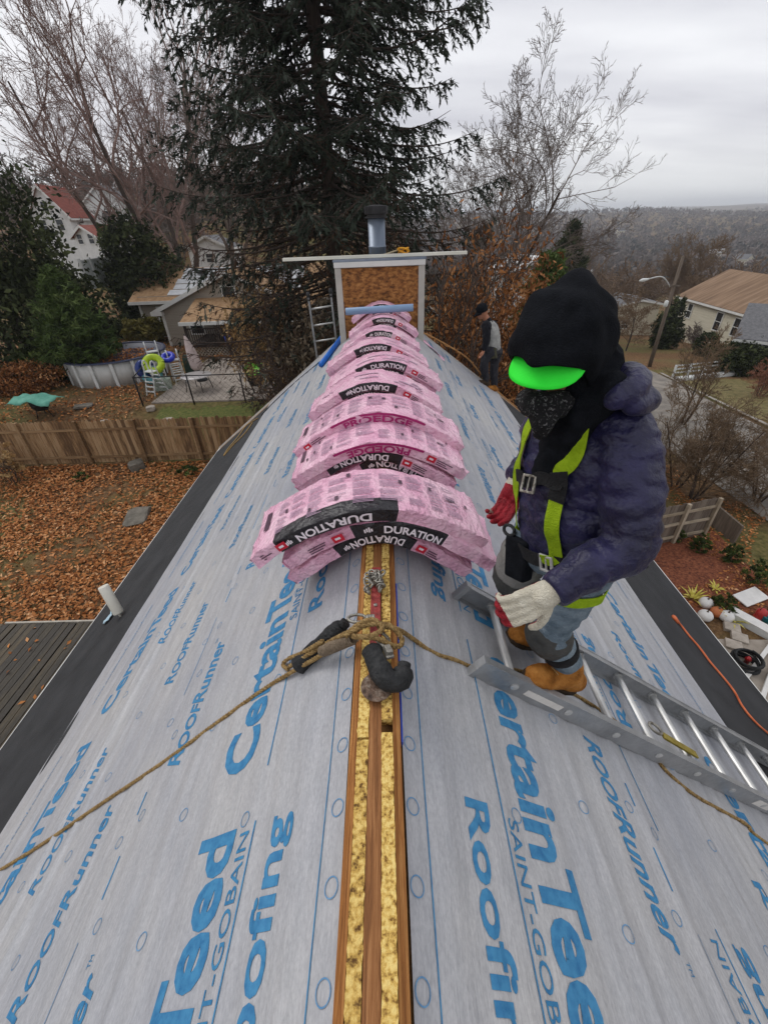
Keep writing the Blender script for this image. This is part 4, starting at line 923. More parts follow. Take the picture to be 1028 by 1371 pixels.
# --- jacket
mb = MB(); torso(mb, 1.0)
limb(mb, [J['lsh']-lat*.02-trunk*.0, J['lsh']*.5+J['lel']*.5+lat*.01, J['lel'], J['lel']*.45+J['lwr']*.55, J['lwr']], [.080, .077, .068, .058, .046], 18)
limb(mb, [J['rsh']+lat*.02, J['rsh']*.5+J['rel']*.5, J['rel'], J['rwr']], [.08, .072, .062, .046], 18)
for s_, a in ((-1, 'rsh'), (1, 'lsh')): limb(mb, [sh+trunk*.055+lat*s_*.05, J[a]-lat*s_*.02], [.075, .08])
ffA = limb_fold([(J['lsh'], J['lel']), (J['lel'], J['lwr']), (J['rsh'], J['rel']), (J['rel'], J['rwr']), (sh, pel)], .0065, 105)
ffB = nfold(7, .006, ridge=True, seed=4.); ffC = nfold(15, .0038, stretch=(1, 1, 1.9), ridge=True, seed=9.)
cj, fj, _, _ = fuse(mb, .007, 5, lambda c, n: ffA(c, n)*.85+ffB(c, n)*.8+ffC(c, n)*.8)
jk = mesh_np('jacket', cj, fj, M_JACK, worker, True)
# cuffs and hem
for w_, e_ in (('lwr', 'lel'), ('rwr', 'rel')):
    d_ = (J[w_]-J[e_])/np.linalg.norm(J[w_]-J[e_]); mb = MB(); mb.tube([J[w_]+d_*(.028-.03), J[w_]+d_*.03, J[w_]+d_*.04], [.050, .048, .043], 18); mb.build('cuff', M_JACK, jk, True)
# collar / jacket hood bunched behind the neck
mb = MB(); cN = J['neck']
for i in range(1):
    pts = [cN+lat*.135*math.cos(a)-frt*(.10*math.sin(a))+trunk*(.02+.035*math.sin(a)) for a in np.linspace(-.35, math.pi+.35, 11)]; limb(mb, pts, [.024, .03, .034, .038, .041, .043, .041, .038, .034, .03, .024])
    pts = [cN+lat*.15*math.cos(a)-frt*(.16*math.sin(a))-trunk*(.015-.01*math.sin(a)) for a in np.linspace(.1, math.pi-.1, 9)]; limb(mb, pts, [.024, .03, .036, .04, .04, .04, .036, .03, .024])
cc_, fc2, _, _ = fuse(mb, .007, 12, nfold(10, .006, ridge=True)); mesh_np('jacket_hood', cc_, fc2, M_JACK, jk, True)
# --- black hood over the cap, open towards the front
mb = MB(); nT, nP = 26, 44; V = []
for i in range(nT+1):
    for k in range(nP):
        ph = 2*math.pi*k/nP; upn = math.cos(ph)                       # ph 0 = crown side
        thm = math.radians(126+22*max(0, upn)**1.5-16*max(0, -upn)); th = .02+thm*i/nT
        rx, ry, rz = .116, .142, .128
        d = np.array([math.sin(th)*math.sin(ph)*rx, -math.cos(th)*ry, math.sin(th)*math.cos(ph)*rz])
        pk = math.exp(-((th-.75)/.28)**2-((ph if ph < math.pi else ph-2*math.pi)/.45)**2)*.010
        d = d*(1+pk/.14)
        if th > 1.7: d[1] += .018*(th-1.7)*max(0, upn)
        wr = .004*math.sin(5*ph+3*th)+.004*math.sin(9*th+2*ph)+.011*mnoise.noise(Vector((2.2*math.sin(ph)*math.sin(th), 2.2*math.cos(ph)*math.sin(th), 3.2*th)))
        p = HC-hf*.005+hu*.018+(d*(1+wr/.13)) @ HAX
        if upn < 0: p = p-hu*.03*(-upn)*math.sin(th)
        V.append(p)
Fc = [(i*nP+k, i*nP+(k+1) % nP, (i+1)*nP+(k+1) % nP, (i+1)*nP+k) for i in range(nT) for k in range(nP)]+[tuple(range(nP-1, -1, -1))]
mb.add(V, Fc); hd = mb.build('black_hood', M_HOOD, worker, True); sm = hd.modifiers.new('thick', 'SOLIDIFY'); sm.thickness = .012; sm.offset = 0; sb = hd.modifiers.new('sub', 'SUBSURF'); sb.levels = 1; sb.render_levels = 1
# hood skirt: black fleece round the neck and upper chest
mb = MB(); limb(mb, [HC-hu*.06-hf*.065, cN+trunk*.01-frt*.03, sh+trunk*.01+frt*.01], [.10, .09, .10])
limb(mb, [cN+trunk*.03+lat*.09, cN+frt*.05-trunk*.05, cN+trunk*.03-lat*.09], [.045, .04, .045]); limb(mb, [cN+frt*.02-trunk*.05, sh-trunk*.11+frt*.09], [.065, .06])
cc_, fc2, _, _ = fuse(mb, .008, 5, nfold(12, .007)); mesh_np('hood_collar', cc_, fc2, M_HOOD, worker, True)
# bandana at the throat
mb = MB(); limb(mb, [atd(706, 536, 1.17), atd(722, 545, 1.10), atd(750, 541, 1.11)], [.032, .036, .034]); limb(mb, [atd(734, 548, 1.11), atd(727, 562, 1.105), atd(723, 578, 1.12)], [.036, .034, .02]); cc_, fc2, _, _ = fuse(mb, .007, 3, nfold(25, .004)); mesh_np('bandana', cc_, fc2, M_BAND, worker, True)
# --- cap: crown under the hood and a neon brim
mb = MB(); ball(mb, HC+hu*.03, (.086, .098, .088), HAX, 18); cap = mb.build('cap', M_NEON, worker, True)
mb = MB(); V = []; nu, nv = 17, 7
for j in range(nv):
    for i in range(nu):
        a = -math.pi/2+math.pi*i/(nu-1); f = j/(nv-1)
        x = math.sin(a)*(.086+.010*f); y = .062+(.035+.068*f)*(math.cos(a)**.75 if math.cos(a) > 0 else 0); z = .060-.020*(x/.085)**2-.016*f
        V.append(HC+np.array([x, y, z]) @ HAX)
mb.add(V, [(j*nu+i, j*nu+i+1, (j+1)*nu+i+1, (j+1)*nu+i) for j in range(nv-1) for i in range(nu-1)]); br = mb.build('brim', M_NEON, cap, True); sm = br.modifiers.new('t', 'SOLIDIFY'); sm.thickness = .004
# --- jeans
mb = MB(); loft(mb, [loft_ring(c, trunk, lat, a, b, 22) for c, a, b in ((pel+trunk*.10, .155, .115), (pel, .168, .128), (pel-trunk*.07, .16, .125), (pel-trunk*.11, .11, .09))])
for h, k, an in (('lhip', 'lkn', 'lank'), ('rhip', 'rkn', 'rank')): limb(mb, [J[h]-trunk*.02, J[h]*.5+J[k]*.5, J[k], J[k]*.5+J[an]*.5, J[an]+[0, 0, .03]], [.098, .088, .070, .064, .056], 18)
ffJ = limb_fold([(J['lhip'], J['lkn']), (J['lkn'], J['lank']), (J['rhip'], J['rkn']), (J['rkn'], J['rank'])], .005, 90, 3.)
cp_, fp_, fn_, fcn = fuse(mb, .007, 4, ffJ); mi = np.zeros(len(fp_), int)
jn = mesh_np('jeans', cp_, fp_, M_JEAN, worker, True)
# thigh panels of the knee guards
def patch(co, faces, fcen, fnor, test, off): 
    keep = [i for i in range(len(faces)) if test(fcen[i], fnor[i])]; vs = sorted({v for i in keep for v in faces[i]}); mp = {v: j for j, v in enumerate(vs)}
    nv = np.zeros((len(co), 3))
    for i in keep:
        for v in faces[i]: nv[v] += fnor[i]
    nn = nv[vs]; nn /= np.linalg.norm(nn, axis=1)[:, None]+1e-9
    return co[vs]+nn*off, [tuple(mp[v] for v in faces[i]) for i in keep]
def along(p, a, b): d = b-a; return ((p-a)@d)/(d@d)
for h, k, an in (('lhip', 'lkn', 'lank'), ('rhip', 'rkn', 'rank')):
    kd = (J[k]-(J[h]+J[an])/2); kd = kd/np.linalg.norm(kd); other = 'rkn' if k == 'lkn' else 'lkn'
    tst = lambda p, n, a=J[h], b=J[k], kd=kd: .42 < along(p, a, b) < .96 and (n@frt) > .05 and np.linalg.norm(p-(a+(b-a)*np.clip(along(p, a, b), 0, 1))) < .11 and np.linalg.norm(p-(J['rhip'] if h == 'lhip' else J['lhip'])) > .2
    V_, F_ = patch(cp_, fp_, fcn, fn_, tst, .006)
    if F_ and h == 'rhip': o = mesh_np('thigh_panel', V_, F_, M_KPAN, jn, True); sm = o.modifiers.new('t', 'SOLIDIFY'); sm.thickness = .006; sm.offset = 1
    # knee cap shell
    mb = MB(); ax_ = J[an]-J[k]; ax_ /= np.linalg.norm(ax_); kx = np.cross(kd, ax_); kx /= np.linalg.norm(kx); kd2 = np.cross(ax_, kx)
    if kd2@kd < 0: kd2 = -kd2
    ball(mb, J[k]+kd2*.018+ax_*.035, (.076, .085, .115), np.stack([kx, kd2, ax_]), 22); ball(mb, J[k]+kd2*.05+ax_*.02, (.058, .05, .075), np.stack([kx, kd2, ax_]), 18)
    c2, f2, _, _ = fuse(mb, .007, 4, nfold(16, .004)); mesh_np('knee_pad', c2, f2, M_KNEE, jn, True)
    mb = MB(); mb.tube([J[k]+ax_*.11+np.array(.0), J[k]+ax_*.15], [.073, .069], 20); mb.build('knee_strap', M_BWEB, jn, True)
# --- boots
def boot(toe, heel, ank, label=None):
    u = toe-heel; L = np.linalg.norm(u); u = u/L; n_ = nrm.copy(); n_ -= u*(u@n_); n_ /= np.linalg.norm(n_); x = np.cross(u, n_); mb = MB()
    secs = [(-.02, .034, .036, .044), (.0, .042, .046, .052), (.04, .045, .054, .058), (.09, .045, .058, .062), (.15, .048, .048, .052), (.21, .053, .037, .042), (.255, .051, .032, .036), (.285, .040, .026, .029), (.30, .022, .015, .022)]
    rings = []
    for f, a, hgt, mid in secs: rings.append(loft_ring(heel+u*f+n_*mid, u, x, a, hgt, 18))
    loft(mb, rings); limb(mb, [heel+u*.055+n_*.055, ank+np.array([0, 0, .02])], [.052, .058], 18); limb(mb, [heel+u*.10+n_*.08, heel+u*.17+n_*.055], [.05, .04])
    c2, f2, _, _ = fuse(mb, .006, 4, nfold(22, .0018, seed=2.)); bt = mesh_np('boot', c2, f2, M_BOOT, worker, True)
    mb = MB(); out = []
    for f, w_ in ((-.03, .024), (-.01, .037), (.05, .042), (.11, .04), (.17, .046), (.23, .051), (.27, .044), (.296, .026)): out.append((f, w_))
    A = [heel+u*f+x*w_ for f, w_ in out]+[heel+u*f-x*w_ for f, w_ in out[::-1]]
    mb.hull([p-n_*.004 for p in A], [p+n_*.022 for p in A]); bevel(mb.build('sole', M_SOLE, bt), .004)
    mb = MB()
    for j in range(5):
        c_ = heel+u*(.125+.022*j)+n_*(.118-.013*j); mb.tube([c_-x*.030-n_*.012, c_-x*.012+n_*.004, c_+u*.012+x*.012+n_*.004, c_+u*.012+x*.030-n_*.012], .0028, 5)
    mb.build('laces', M_LACE, bt, True)
boot(toeL, heelL, J['lank']); boot(toeR, heelR, J['rank'])
# --- gloves: palm, four fingers, thumb
def glove(wr, hand_dir, palm_n, curl, spread, side, scale=1.0, name='glove', thumb_in=.6):
    u = np.array(hand_dir, float); u /= np.linalg.norm(u); n_ = np.array(palm_n, float); n_ -= u*(u@n_); n_ /= np.linalg.norm(n_); x = np.cross(u, n_)*side      # x points to the thumb side
    S = scale; mb = MB()
    for j in range(4):                                                   # metacarpals make the palm
        xo = (.032-.021*j)*S; limb(mb, [wr+u*.01*S+x*xo*.7, wr+u*.088*S+x*xo*1.05-n_*.003*S], [.016*S, .0135*S], 12, .01)
    limb(mb, [wr-u*.05*S, wr+u*.03*S], [.033*S, .034*S], 16, .01); ball(mb, wr+u*.04*S+x*.024*S+n_*.012*S, (.02*S, .03*S, .014*S), np.stack([x, u, n_]), 12)
    for j in range(4):
        xo = (.032-.021*j)*S; p = wr+u*.092*S+x*xo*1.05-n_*.003*S; L_ = (.040, .046, .042, .033)[j]*S; d = u+x*(spread*(1.5-j)*.12); d /= np.linalg.norm(d); a = 0; P_ = [p]; Rr = [.0112*S]
        for q, (f, r_) in enumerate(((1, .0108), (.72, .0098), (.6, .0085))):
            a += curl[j]*(.55, .75, .5)[q]; dd = d*math.cos(a)+n_*math.sin(a); p = p+dd*L_*f; P_.append(p); Rr.append(r_*S)
        limb(mb, P_, Rr, 12, .008)
    p = wr+u*.028*S+x*.034*S+n_*.006*S; d = u*.62+x*.72+n_*.25; d /= np.linalg.norm(d); P_ = [p]; Rr = [.0155*S]
    for q, (f, r_) in enumerate(((.040, .0135), (.032, .0115), (.024, .0098))):
        d = d+(-x*.35+n_*.45+u*.15)*thumb_in*q*.5; d /= np.linalg.norm(d); p = p+d*f*S; P_.append(p); Rr.append(r_*S)
    limb(mb, P_, Rr, 12, .008)
    c2, f2, n2, m2 = fuse(mb, .0035, 3, nfold(60, .0012, seed=side*3.))
    mi = []
    for i in range(len(f2)):
        al = (m2[i]-wr)@u; mi.append(1 if ((n2[i]@n_) > .12 and al > .012*S) or al > .135*S else 0)
    return mesh_np(name, c2, f2, [M_GWHT, M_GRED], worker, True, mi)
# left hand (near): back to the viewer, fingers curled loosely
uL = J['lhand']-J['lwr']; uL = uL/np.linalg.norm(uL)+np.array([-.15, 0, -.25])
glove(J['lwr']+uL*.030, uL, np.array([-.35, .75, -.62]), (.75, .85, .9, .95), .4, 1, 1.02, thumb_in=.9)
# right hand (far): hanging, palm towards the viewer's left
uR = J['rhand']-J['rwr']; uR = uR/np.linalg.norm(uR)+np.array([0, -.05, -.55])
glove(J['rwr']+uR*.030, uR, np.array([-.75, -.62, -.05]), (.7, .8, .85, .9), .12, -1, 1.06, thumb_in=.8)
# --- harness
hn = None
def onto(pts, w_, name, m_, parent, off=.006, th=.003): o = ribbon_on(cj, fj, pts, w_, None, off, th).build(name, m_, parent, True); o.data.polygons.foreach_set('use_smooth', [False]*len(o.data.polygons)); return o
A = lambda l, t, f: sh+lat*l+trunk*t+frt*f
hn = onto([A(.115, .10, -.02), A(.125, .07, .10), A(.105, -.02, .17), A(.085, -.10, .18), A(.085, -.22, .18), A(.09, -.33, .17), A(.10, -.42, .15)], .044, 'harness', M_LIME, worker)
onto([A(-.115, .09, -.02), A(-.125, .06, .10), A(-.135, -.02, .17), A(-.145, -.12, .17), A(-.14, -.22, .16), A(-.12, -.33, .16)], .044, 'shoulder_strap', M_LIME, hn)
onto([A(.10, -.125, .18), A(.0, -.125, .2), A(-.14, -.125, .18)], .04, 'chest_strap', M_BWEB, hn, .011)
onto([A(.085, -.10, .18), A(.085, -.19, .18)], .05, 'strap_keeper', M_BWEB, hn, .011)
onto([A(.20, -.40, .05), A(.12, -.40, .16), A(0, -.40, .18), A(-.12, -.40, .16), A(-.20, -.40, .05)], .045, 'waist_belt', M_BWEB, hn, .012)
onto([A(.10, -.385, .17), A(.04, -.395, .18)], .035, 'lime_belt_end', M_LIME, hn, .018)
bvj = BVHTree.FromPolygons([tuple(p) for p in cj], fj)
def buckle(pt, w_, h_, name, m_=M_STEEL):
    loc, nor, _, _ = bvj.find_nearest(Vector(pt)); nor = np.array(nor); t, x, z = basis(lat, nor); c_ = np.array(loc)+nor*.020; mb = MB()
    for s_ in (-1, 1): mb.box(c_+t*s_*w_/2, (.008, h_, .008), np.stack([t, x, z], 1)); mb.box(c_+x*s_*h_/2, (w_+.008, .008, .008), np.stack([t, x, z], 1))
    mb.box(c_, (.006, h_, .006), np.stack([t, x, z], 1)); bevel(mb.build(name, m_, hn), .002)
buckle(A(-.03, -.125, .2), .05, .05, 'chest_buckle'); buckle(A(.07, -.40, .18), .045, .05, 'belt_buckle', M_ALUR)
bj = BVHTree.FromPolygons([tuple(p) for p in cp_], fp_)
# leg strap and tool pouch
pch = MB(); c_ = J['rhip']*.62+J['rkn']*.38+frt*.085+lat*.035; R_ = np.stack([lat, np.cross(trunk, lat), trunk], 1); pch.box(c_, (.10, .05, .17), R_, taper=1.12); bevel(pch.build('tool_pouch', M_HOOD, hn), .012, 3)
mb = MB(); c2_ = J['rhip']+frt*.10+trunk*.02-lat*.05; t, x, z = basis(lat, frt); pts = [c2_+.028*math.cos(a)*lat+.02*math.sin(a)*trunk for a in np.linspace(0, 2*math.pi, 16)]; mb.tube(pts, .006, 8); mb.build('belt_ring', M_RUB, hn, True)
mb = MB(); c2_ = J['lhip']-lat*.07+frt*.12-trunk*.02; pts = [c2_+.03*math.cos(a)*trunk+.018*math.sin(a)*lat for a in np.linspace(0, 2*math.pi, 18)]; mb.tube(pts, .005, 8); mb.build('carabiner', M_ALUR, hn, True)
mb = MB(); bq = J['lhip']*.55+J['lkn']*.45; rr_ = resample([bq+.105*(math.cos(a)*lat+math.sin(a)*frt) for a in np.linspace(-.8, 2.6, 12)], .02)
hn2 = ribbon_on(cp_, fp_, rr_, .042, None, .007, .003).build('leg_strap', M_LIME, hn)
mb = MB(); c3 = J['lhip']-frt*.02+lat*.13-trunk*.02; mb.box(c3, (.02, .12, .035), np.stack(basis(lat, trunk), 1)); bevel(mb.build('belt_tail', M_BWEB, hn), .004)

# ================================================================ SECOND WORKER at the far right roof edge
M_VEST = mat('grey_vest', [srgb(132, 132, 130), srgb(166, 166, 162)], 12, .8, .4, 100)
M_DARKJ = mat('dark_trousers', [srgb(34, 34, 40), srgb(52, 52, 58)], 14, .9, .4, 100)
M_BSHRT = mat('black_sleeve', [srgb(14, 14, 20), srgb(26, 26, 34)], 14, .9)
M_POUCH = mat('olive_tool_pouch', [srgb(58, 58, 44), srgb(84, 82, 64)], 14, .9, .4)
y2 = 8.15
K2 = {k: aty(u, v, y2+dy) for k, (u, v, dy) in {'head': (645.5, 418, 0), 'neck': (652, 430, .03), 'rsh': (651, 436, -.16), 'lsh': (660, 436, .2), 'rel': (651, 454, -.22), 'rwr': (648, 467, -.22), 'lel': (663, 455, .26), 'lwr': (656, 468, .22), 'wst': (661, 462, .03), 'rhip': (656, 470, -.08), 'lhip': (664, 471, .12), 'rkn': (648, 487, -.1), 'lkn': (661, 492, .1), 'rank': (651, 506, -.02), 'lank': (662, 513, .1)}.items()}
def onroof(p): p = p.copy(); p[2] = RZ-RM*p[0]+.10; return p
K2['rank'] = onroof(K2['rank']); K2['lank'] = onroof(K2['lank'])
f2d = np.array([-.92, -.15, -.3]); f2d /= np.linalg.norm(f2d); x2 = np.cross(f2d, [0, 0, 1.]); x2 /= np.linalg.norm(x2); u2 = np.cross(x2, f2d); A2 = np.stack([x2, f2d, u2])
mb = MB(); H2 = K2['head']; ball(mb, H2, (.075, .094, .112), A2, 16); ball(mb, H2+f2d*.05-u2*.055, (.052, .048, .052), A2, 12); ball(mb, H2+f2d*.1-u2*.01, (.014, .02, .024), A2, 8)
for s_ in (-1, 1): ball(mb, H2+x2*s_*.077, (.009, .017, .03), A2, 8); ball(mb, H2+x2*s_*.033+f2d*.078+u2*.014, (.017, .012, .010), A2, 8)
ball(mb, H2+f2d*.09-u2*.055, (.024, .012, .009), A2, 8)
limb(mb, [K2['wst'], K2['neck'], H2-u2*.04], [.10, .062, .055])
for a in 'rl':
    limb(mb, [K2[a+'sh'], K2[a+'el'], K2[a+'wr']], [.05, .04, .03]); w_ = K2[a+'wr']; dd = np.array([-.3, -.1, -.9])
    for j in range(4): limb(mb, [w_+x2*.012*(j-1.5), w_+dd*.09+x2*.02*(j-1.5), w_+dd*.13+x2*.02*(j-1.5)+f2d*.02, w_+dd*.155+x2*.02*(j-1.5)+f2d*.045], [.017, .014, .010, .008], 8, .015)
    limb(mb, [w_+dd*.03, w_+dd*.07+f2d*.045, w_+dd*.1+f2d*.06], [.016, .012, .009], 8, .015)
    limb(mb, [K2[a+'hip'], K2[a+'kn'], K2[a+'ank']], [.075, .052, .036])
cB, fB, _, _ = fuse(mb, .010, 3); p2 = mesh_np('person', cB, fB, M_SKIN, None, True, loc=tuple(K2['rank']-[0, 0, .1]))
tag(p2, 'distant worker in black cap and grey vest stooping at the far right roof edge', 'person')
sh2 = (K2['lsh']+K2['rsh'])/2; l2a = K2['lsh']-K2['rsh']; l2a /= np.linalg.norm(l2a); hp2 = (K2['lhip']+K2['rhip'])/2; tr2 = sh2-hp2; tr2 /= np.linalg.norm(tr2)
mb = MB(); loft(mb, [loft_ring(c_, tr2, l2a, a, b, 18) for c_, a, b in ((hp2+tr2*.02, .17, .13), (hp2+tr2*.2, .185, .145), (sh2-tr2*.12, .2, .145), (sh2, .17, .11), (K2['neck'], .07, .07))]); cV, fV, _, _ = fuse(mb, .012, 4, nfold(9, .01)); mesh_np('vest', cV, fV, M_VEST, p2, True)
mb = MB()
for a in 'rl': limb(mb, [K2[a+'sh'], K2[a+'el'], K2[a+'wr']], [.085, .066, .046])
limb(mb, [sh2-tr2*.04, K2['neck']+u2*.01], [.09, .072]); cV, fV, _, _ = fuse(mb, .012, 4, nfold(12, .008)); mesh_np('sleeves', cV, fV, M_BSHRT, p2, True)
mb = MB(); limb(mb, [K2['rhip'], K2['lhip']], [.12, .12])
for a in 'rl': limb(mb, [K2[a+'hip'], K2[a+'kn'], K2[a+'ank']+[0, 0, .02]], [.10, .076, .058])
cV, fV, _, _ = fuse(mb, .012, 4, nfold(12, .01)); mesh_np('trousers', cV, fV, M_DARKJ, p2, True)
for s_ in (-1, 1):
    mb = MB(); mb.box(hp2-tr2*.04+l2a*s_*.17-f2d*.02, (.07, .17, .19), np.stack([l2a, np.cross(tr2, l2a), tr2], 1), taper=1.1); bevel(mb.build('tool_pouch', M_POUCH, p2), .015)
mb = MB(); mb.lathe([(.102, -.02), (.105, 0), (.102, .05), (.075, .095), (.02, .11)], H2+u2*.035, 20, np.stack([x2, f2d, u2], 1)); cp2 = mb.build('cap', M_HOOD, p2, True)
mb = MB(); V = []
for j in range(4):
    for i in range(11): a = -1.25+2.5*i/10; r_ = .098+.075*j/3; V.append(H2+u2*(.03-.012*j)+x2*math.sin(a)*.1+f2d*(math.cos(a)*r_))
mb.add(V, [(j*11+i, j*11+i+1, (j+1)*11+i+1, (j+1)*11+i) for j in range(3) for i in range(10)]); o = mb.build('brim', M_HOOD, cp2, True); sm = o.modifiers.new('t', 'SOLIDIFY'); sm.thickness = .006
for a in 'rl':
    an = K2[a+'ank']; bd = np.array([-.6, -.35, 0]); bd /= np.linalg.norm(bd); bd[2] = RM*.6*1.0*.9; bd /= np.linalg.norm(bd)
    mb = MB(); limb(mb, [an+[0, 0, .03], an-[0, 0, .045]], [.06, .058]); limb(mb, [an-[0, 0, .05]-bd*.05, an-[0, 0, .058]+bd*.16], [.05, .042]); cV, fV, _, _ = fuse(mb, .011, 3); mesh_np('boot', cV, fV, M_BOOT if a == 'l' else M_SOLE, p2, True)
# ================================================================ TREES AND SHRUBS
def frustums(S, n):
    """many little tapered tubes at once: S rows = p0(3) p1(3) r0 r1"""
    S = np.asarray(S, float); P0, P1, R0, R1 = S[:, :3], S[:, 3:6], S[:, 6], S[:, 7]; T = P1-P0; T /= np.linalg.norm(T, axis=1)[:, None]+1e-9
    ref = np.where(np.abs(T[:, 2:3]) < .9, np.array([[0, 0, 1.]]), np.array([[1., 0, 0]])); X = np.cross(ref, T); X /= np.linalg.norm(X, axis=1)[:, None]; Yv = np.cross(T, X)
    a = np.arange(n)*2*np.pi/n; D = np.cos(a)[None, :, None]*X[:, None]+np.sin(a)[None, :, None]*Yv[:, None]
    V = np.concatenate([P0[:, None]+D*R0[:, None, None], P1[:, None]+D*R1[:, None, None]], 1).reshape(-1, 3); b = (np.arange(len(S))*2*n)[:, None, None]; k = np.arange(n)
    q = np.stack([k, (k+1) % n, n+(k+1) % n, n+k], -1)[None]+b
    return V, q.reshape(-1, 4)
def skeleton(seed, H, stems=1, spread=.55, nch=(9, 7, 6, 5), up=.12, r0=None, twig=.014, lean=(0, 0), crown0=.25, wob=.16, ratio=(.62, .55, .5, .5)):
    r = np.random.default_rng(seed); segs = []
    def branch(p, d, L, rad, lev):
        ns = (7, 5, 4, 3, 2)[min(lev, 4)]; pts = [p]; dirs = [d]; rr = [rad]; rend = max(rad*(.35 if lev else .28), twig*.7)
        for i in range(ns):
            d = d+r.normal(0, wob*(1 if lev else .35), 3)+np.array([0, 0, up*(1 if lev else .5)]); d /= np.linalg.norm(d); p = p+d*L/ns; pts.append(p); dirs.append(d); rr.append(rad+(rend-rad)*(i+1)/ns)
            segs.append((*pts[-2], *pts[-1], rr[-2], rr[-1], lev))
        if lev < len(nch):
            n = nch[lev]
            for j in range(n):
                f = crown0+(1-crown0)*(j+r.random())/n if lev == 0 else .2+.8*(j+r.random())/n
                q = min(f*ns, ns-1e-6); i = int(q); pp = pts[i]+(pts[i+1]-pts[i])*(q-i); dd = dirs[i+1]
                a = r.normal(0, 1, 3); a -= dd*(a@dd); a /= np.linalg.norm(a); ang = r.uniform(.5, 1.0)*spread*1.5
                nd = dd*math.cos(ang)+a*math.sin(ang); LL = L*ratio[lev]*(1.15-.55*f)*r.uniform(.75, 1.2); branch(pp, nd, LL, max(rr[i]*.58, twig), lev+1)
    for s in range(stems):
        az = 2*math.pi*(s+r.random()*.6)/max(stems, 1); tl = (0 if stems == 1 else .30)*r.uniform(.6, 1.2); d = np.array([math.cos(az)*tl+lean[0], math.sin(az)*tl+lean[1], 1.]); d /= np.linalg.norm(d)
        branch(np.array([math.cos(az), math.sin(az), 0])*(.0 if stems == 1 else (r0 or H*.014)*.5)-np.array([0, 0, .3]), d, H*.72*r.uniform(.85, 1.05), (r0 or H*.014)/(1 if stems == 1 else 1.3), 0)
    return np.array(segs)
M_BARK = mat('grey_brown_bark', [srgb(58, 48, 42), srgb(88, 76, 68)], 5, .95, .8, 30, stretch=(3, 3, .6))
M_TWIG = mat('bare_twigs', [srgb(94, 84, 78), srgb(126, 114, 106)], 2, .95)
M_TWIGR = mat('reddish_budding_twigs', [srgb(112, 90, 82), srgb(154, 130, 122)], 2, .95)
M_TWIGB = mat('tan_twigs', [srgb(98, 80, 62), srgb(132, 110, 86)], 2, .95)
def bare_tree(name, label, cat, loc, seed, H, twm=None, group=None, trunk_lev=1, **k):
    S = skeleton(seed, H, **k); o = thing(name, label, cat, loc, group); o.location = (0, 0, 0)
    a = S[S[:, 8] <= trunk_lev-.5]; V, Fq = frustums(a, 8); mesh_np('trunk', V, Fq, M_BARK, o, True)
    a = S[S[:, 8] > trunk_lev-.5]; b1 = a[a[:, 8] < 2.5]; b2 = a[a[:, 8] >= 2.5]; V1, F1 = frustums(b1, 5); V2, F2 = frustums(b2, 3)
    V = np.concatenate([V1, V2]); o2 = mesh_np('crown', V, np.concatenate([F1, F2+len(V1)]), twm or M_TWIG, o)
    o.location = [float(q) for q in loc]; return o
def quads(C_, U_, W_):
    """leaf-like kites: centre, half-length vector, half-width vector"""
    V = np.stack([C_-U_, C_-U_*.1+W_, C_+U_, C_-U_*.1-W_], 1).reshape(-1, 3); return V, np.arange(len(V)).reshape(-1, 4)
def rvec(r, n): v = r.normal(0, 1, (n, 3)); return v/np.linalg.norm(v, axis=1)[:, None]
def needle_mat(name, cols): return mat(name, cols, 3, .8, tint=True, spec=.2, lo=.05, hi=.95, trans=.12)
M_SPR = needle_mat('spruce_needles', [srgb(26, 31, 25), srgb(42, 50, 40), srgb(64, 73, 62), srgb(96, 104, 96)])
M_DEAD = needle_mat('dead_spruce_twigs', [srgb(46, 33, 24), srgb(80, 58, 42), srgb(108, 82, 60)])
M_PINE = needle_mat('pine_needles', [srgb(40, 52, 24), srgb(72, 90, 44), srgb(104, 120, 68)])
M_DKEV = needle_mat('dark_evergreen_leaves', [srgb(28, 33, 18), srgb(50, 57, 32), srgb(82, 90, 54)])
M_BRLF = needle_mat('brown_hanging_leaves', [srgb(58, 36, 22), srgb(112, 70, 38), srgb(160, 106, 62), srgb(186, 140, 96)])
M_TANL = needle_mat('tan_dead_foliage', [srgb(96, 72, 44), srgb(158, 128, 86), srgb(196, 168, 122)])
M_GRSH = needle_mat('green_shrub_leaves', [srgb(34, 44, 20), srgb(64, 78, 36), srgb(104, 116, 60)])
M_YLSH = needle_mat('olive_shrub_leaves', [srgb(64, 62, 28), srgb(104, 98, 48), srgb(140, 130, 74)])
M_GRBR = needle_mat('grey_brown_brush', [srgb(62, 52, 40), srgb(94, 82, 66), srgb(124, 112, 94)])

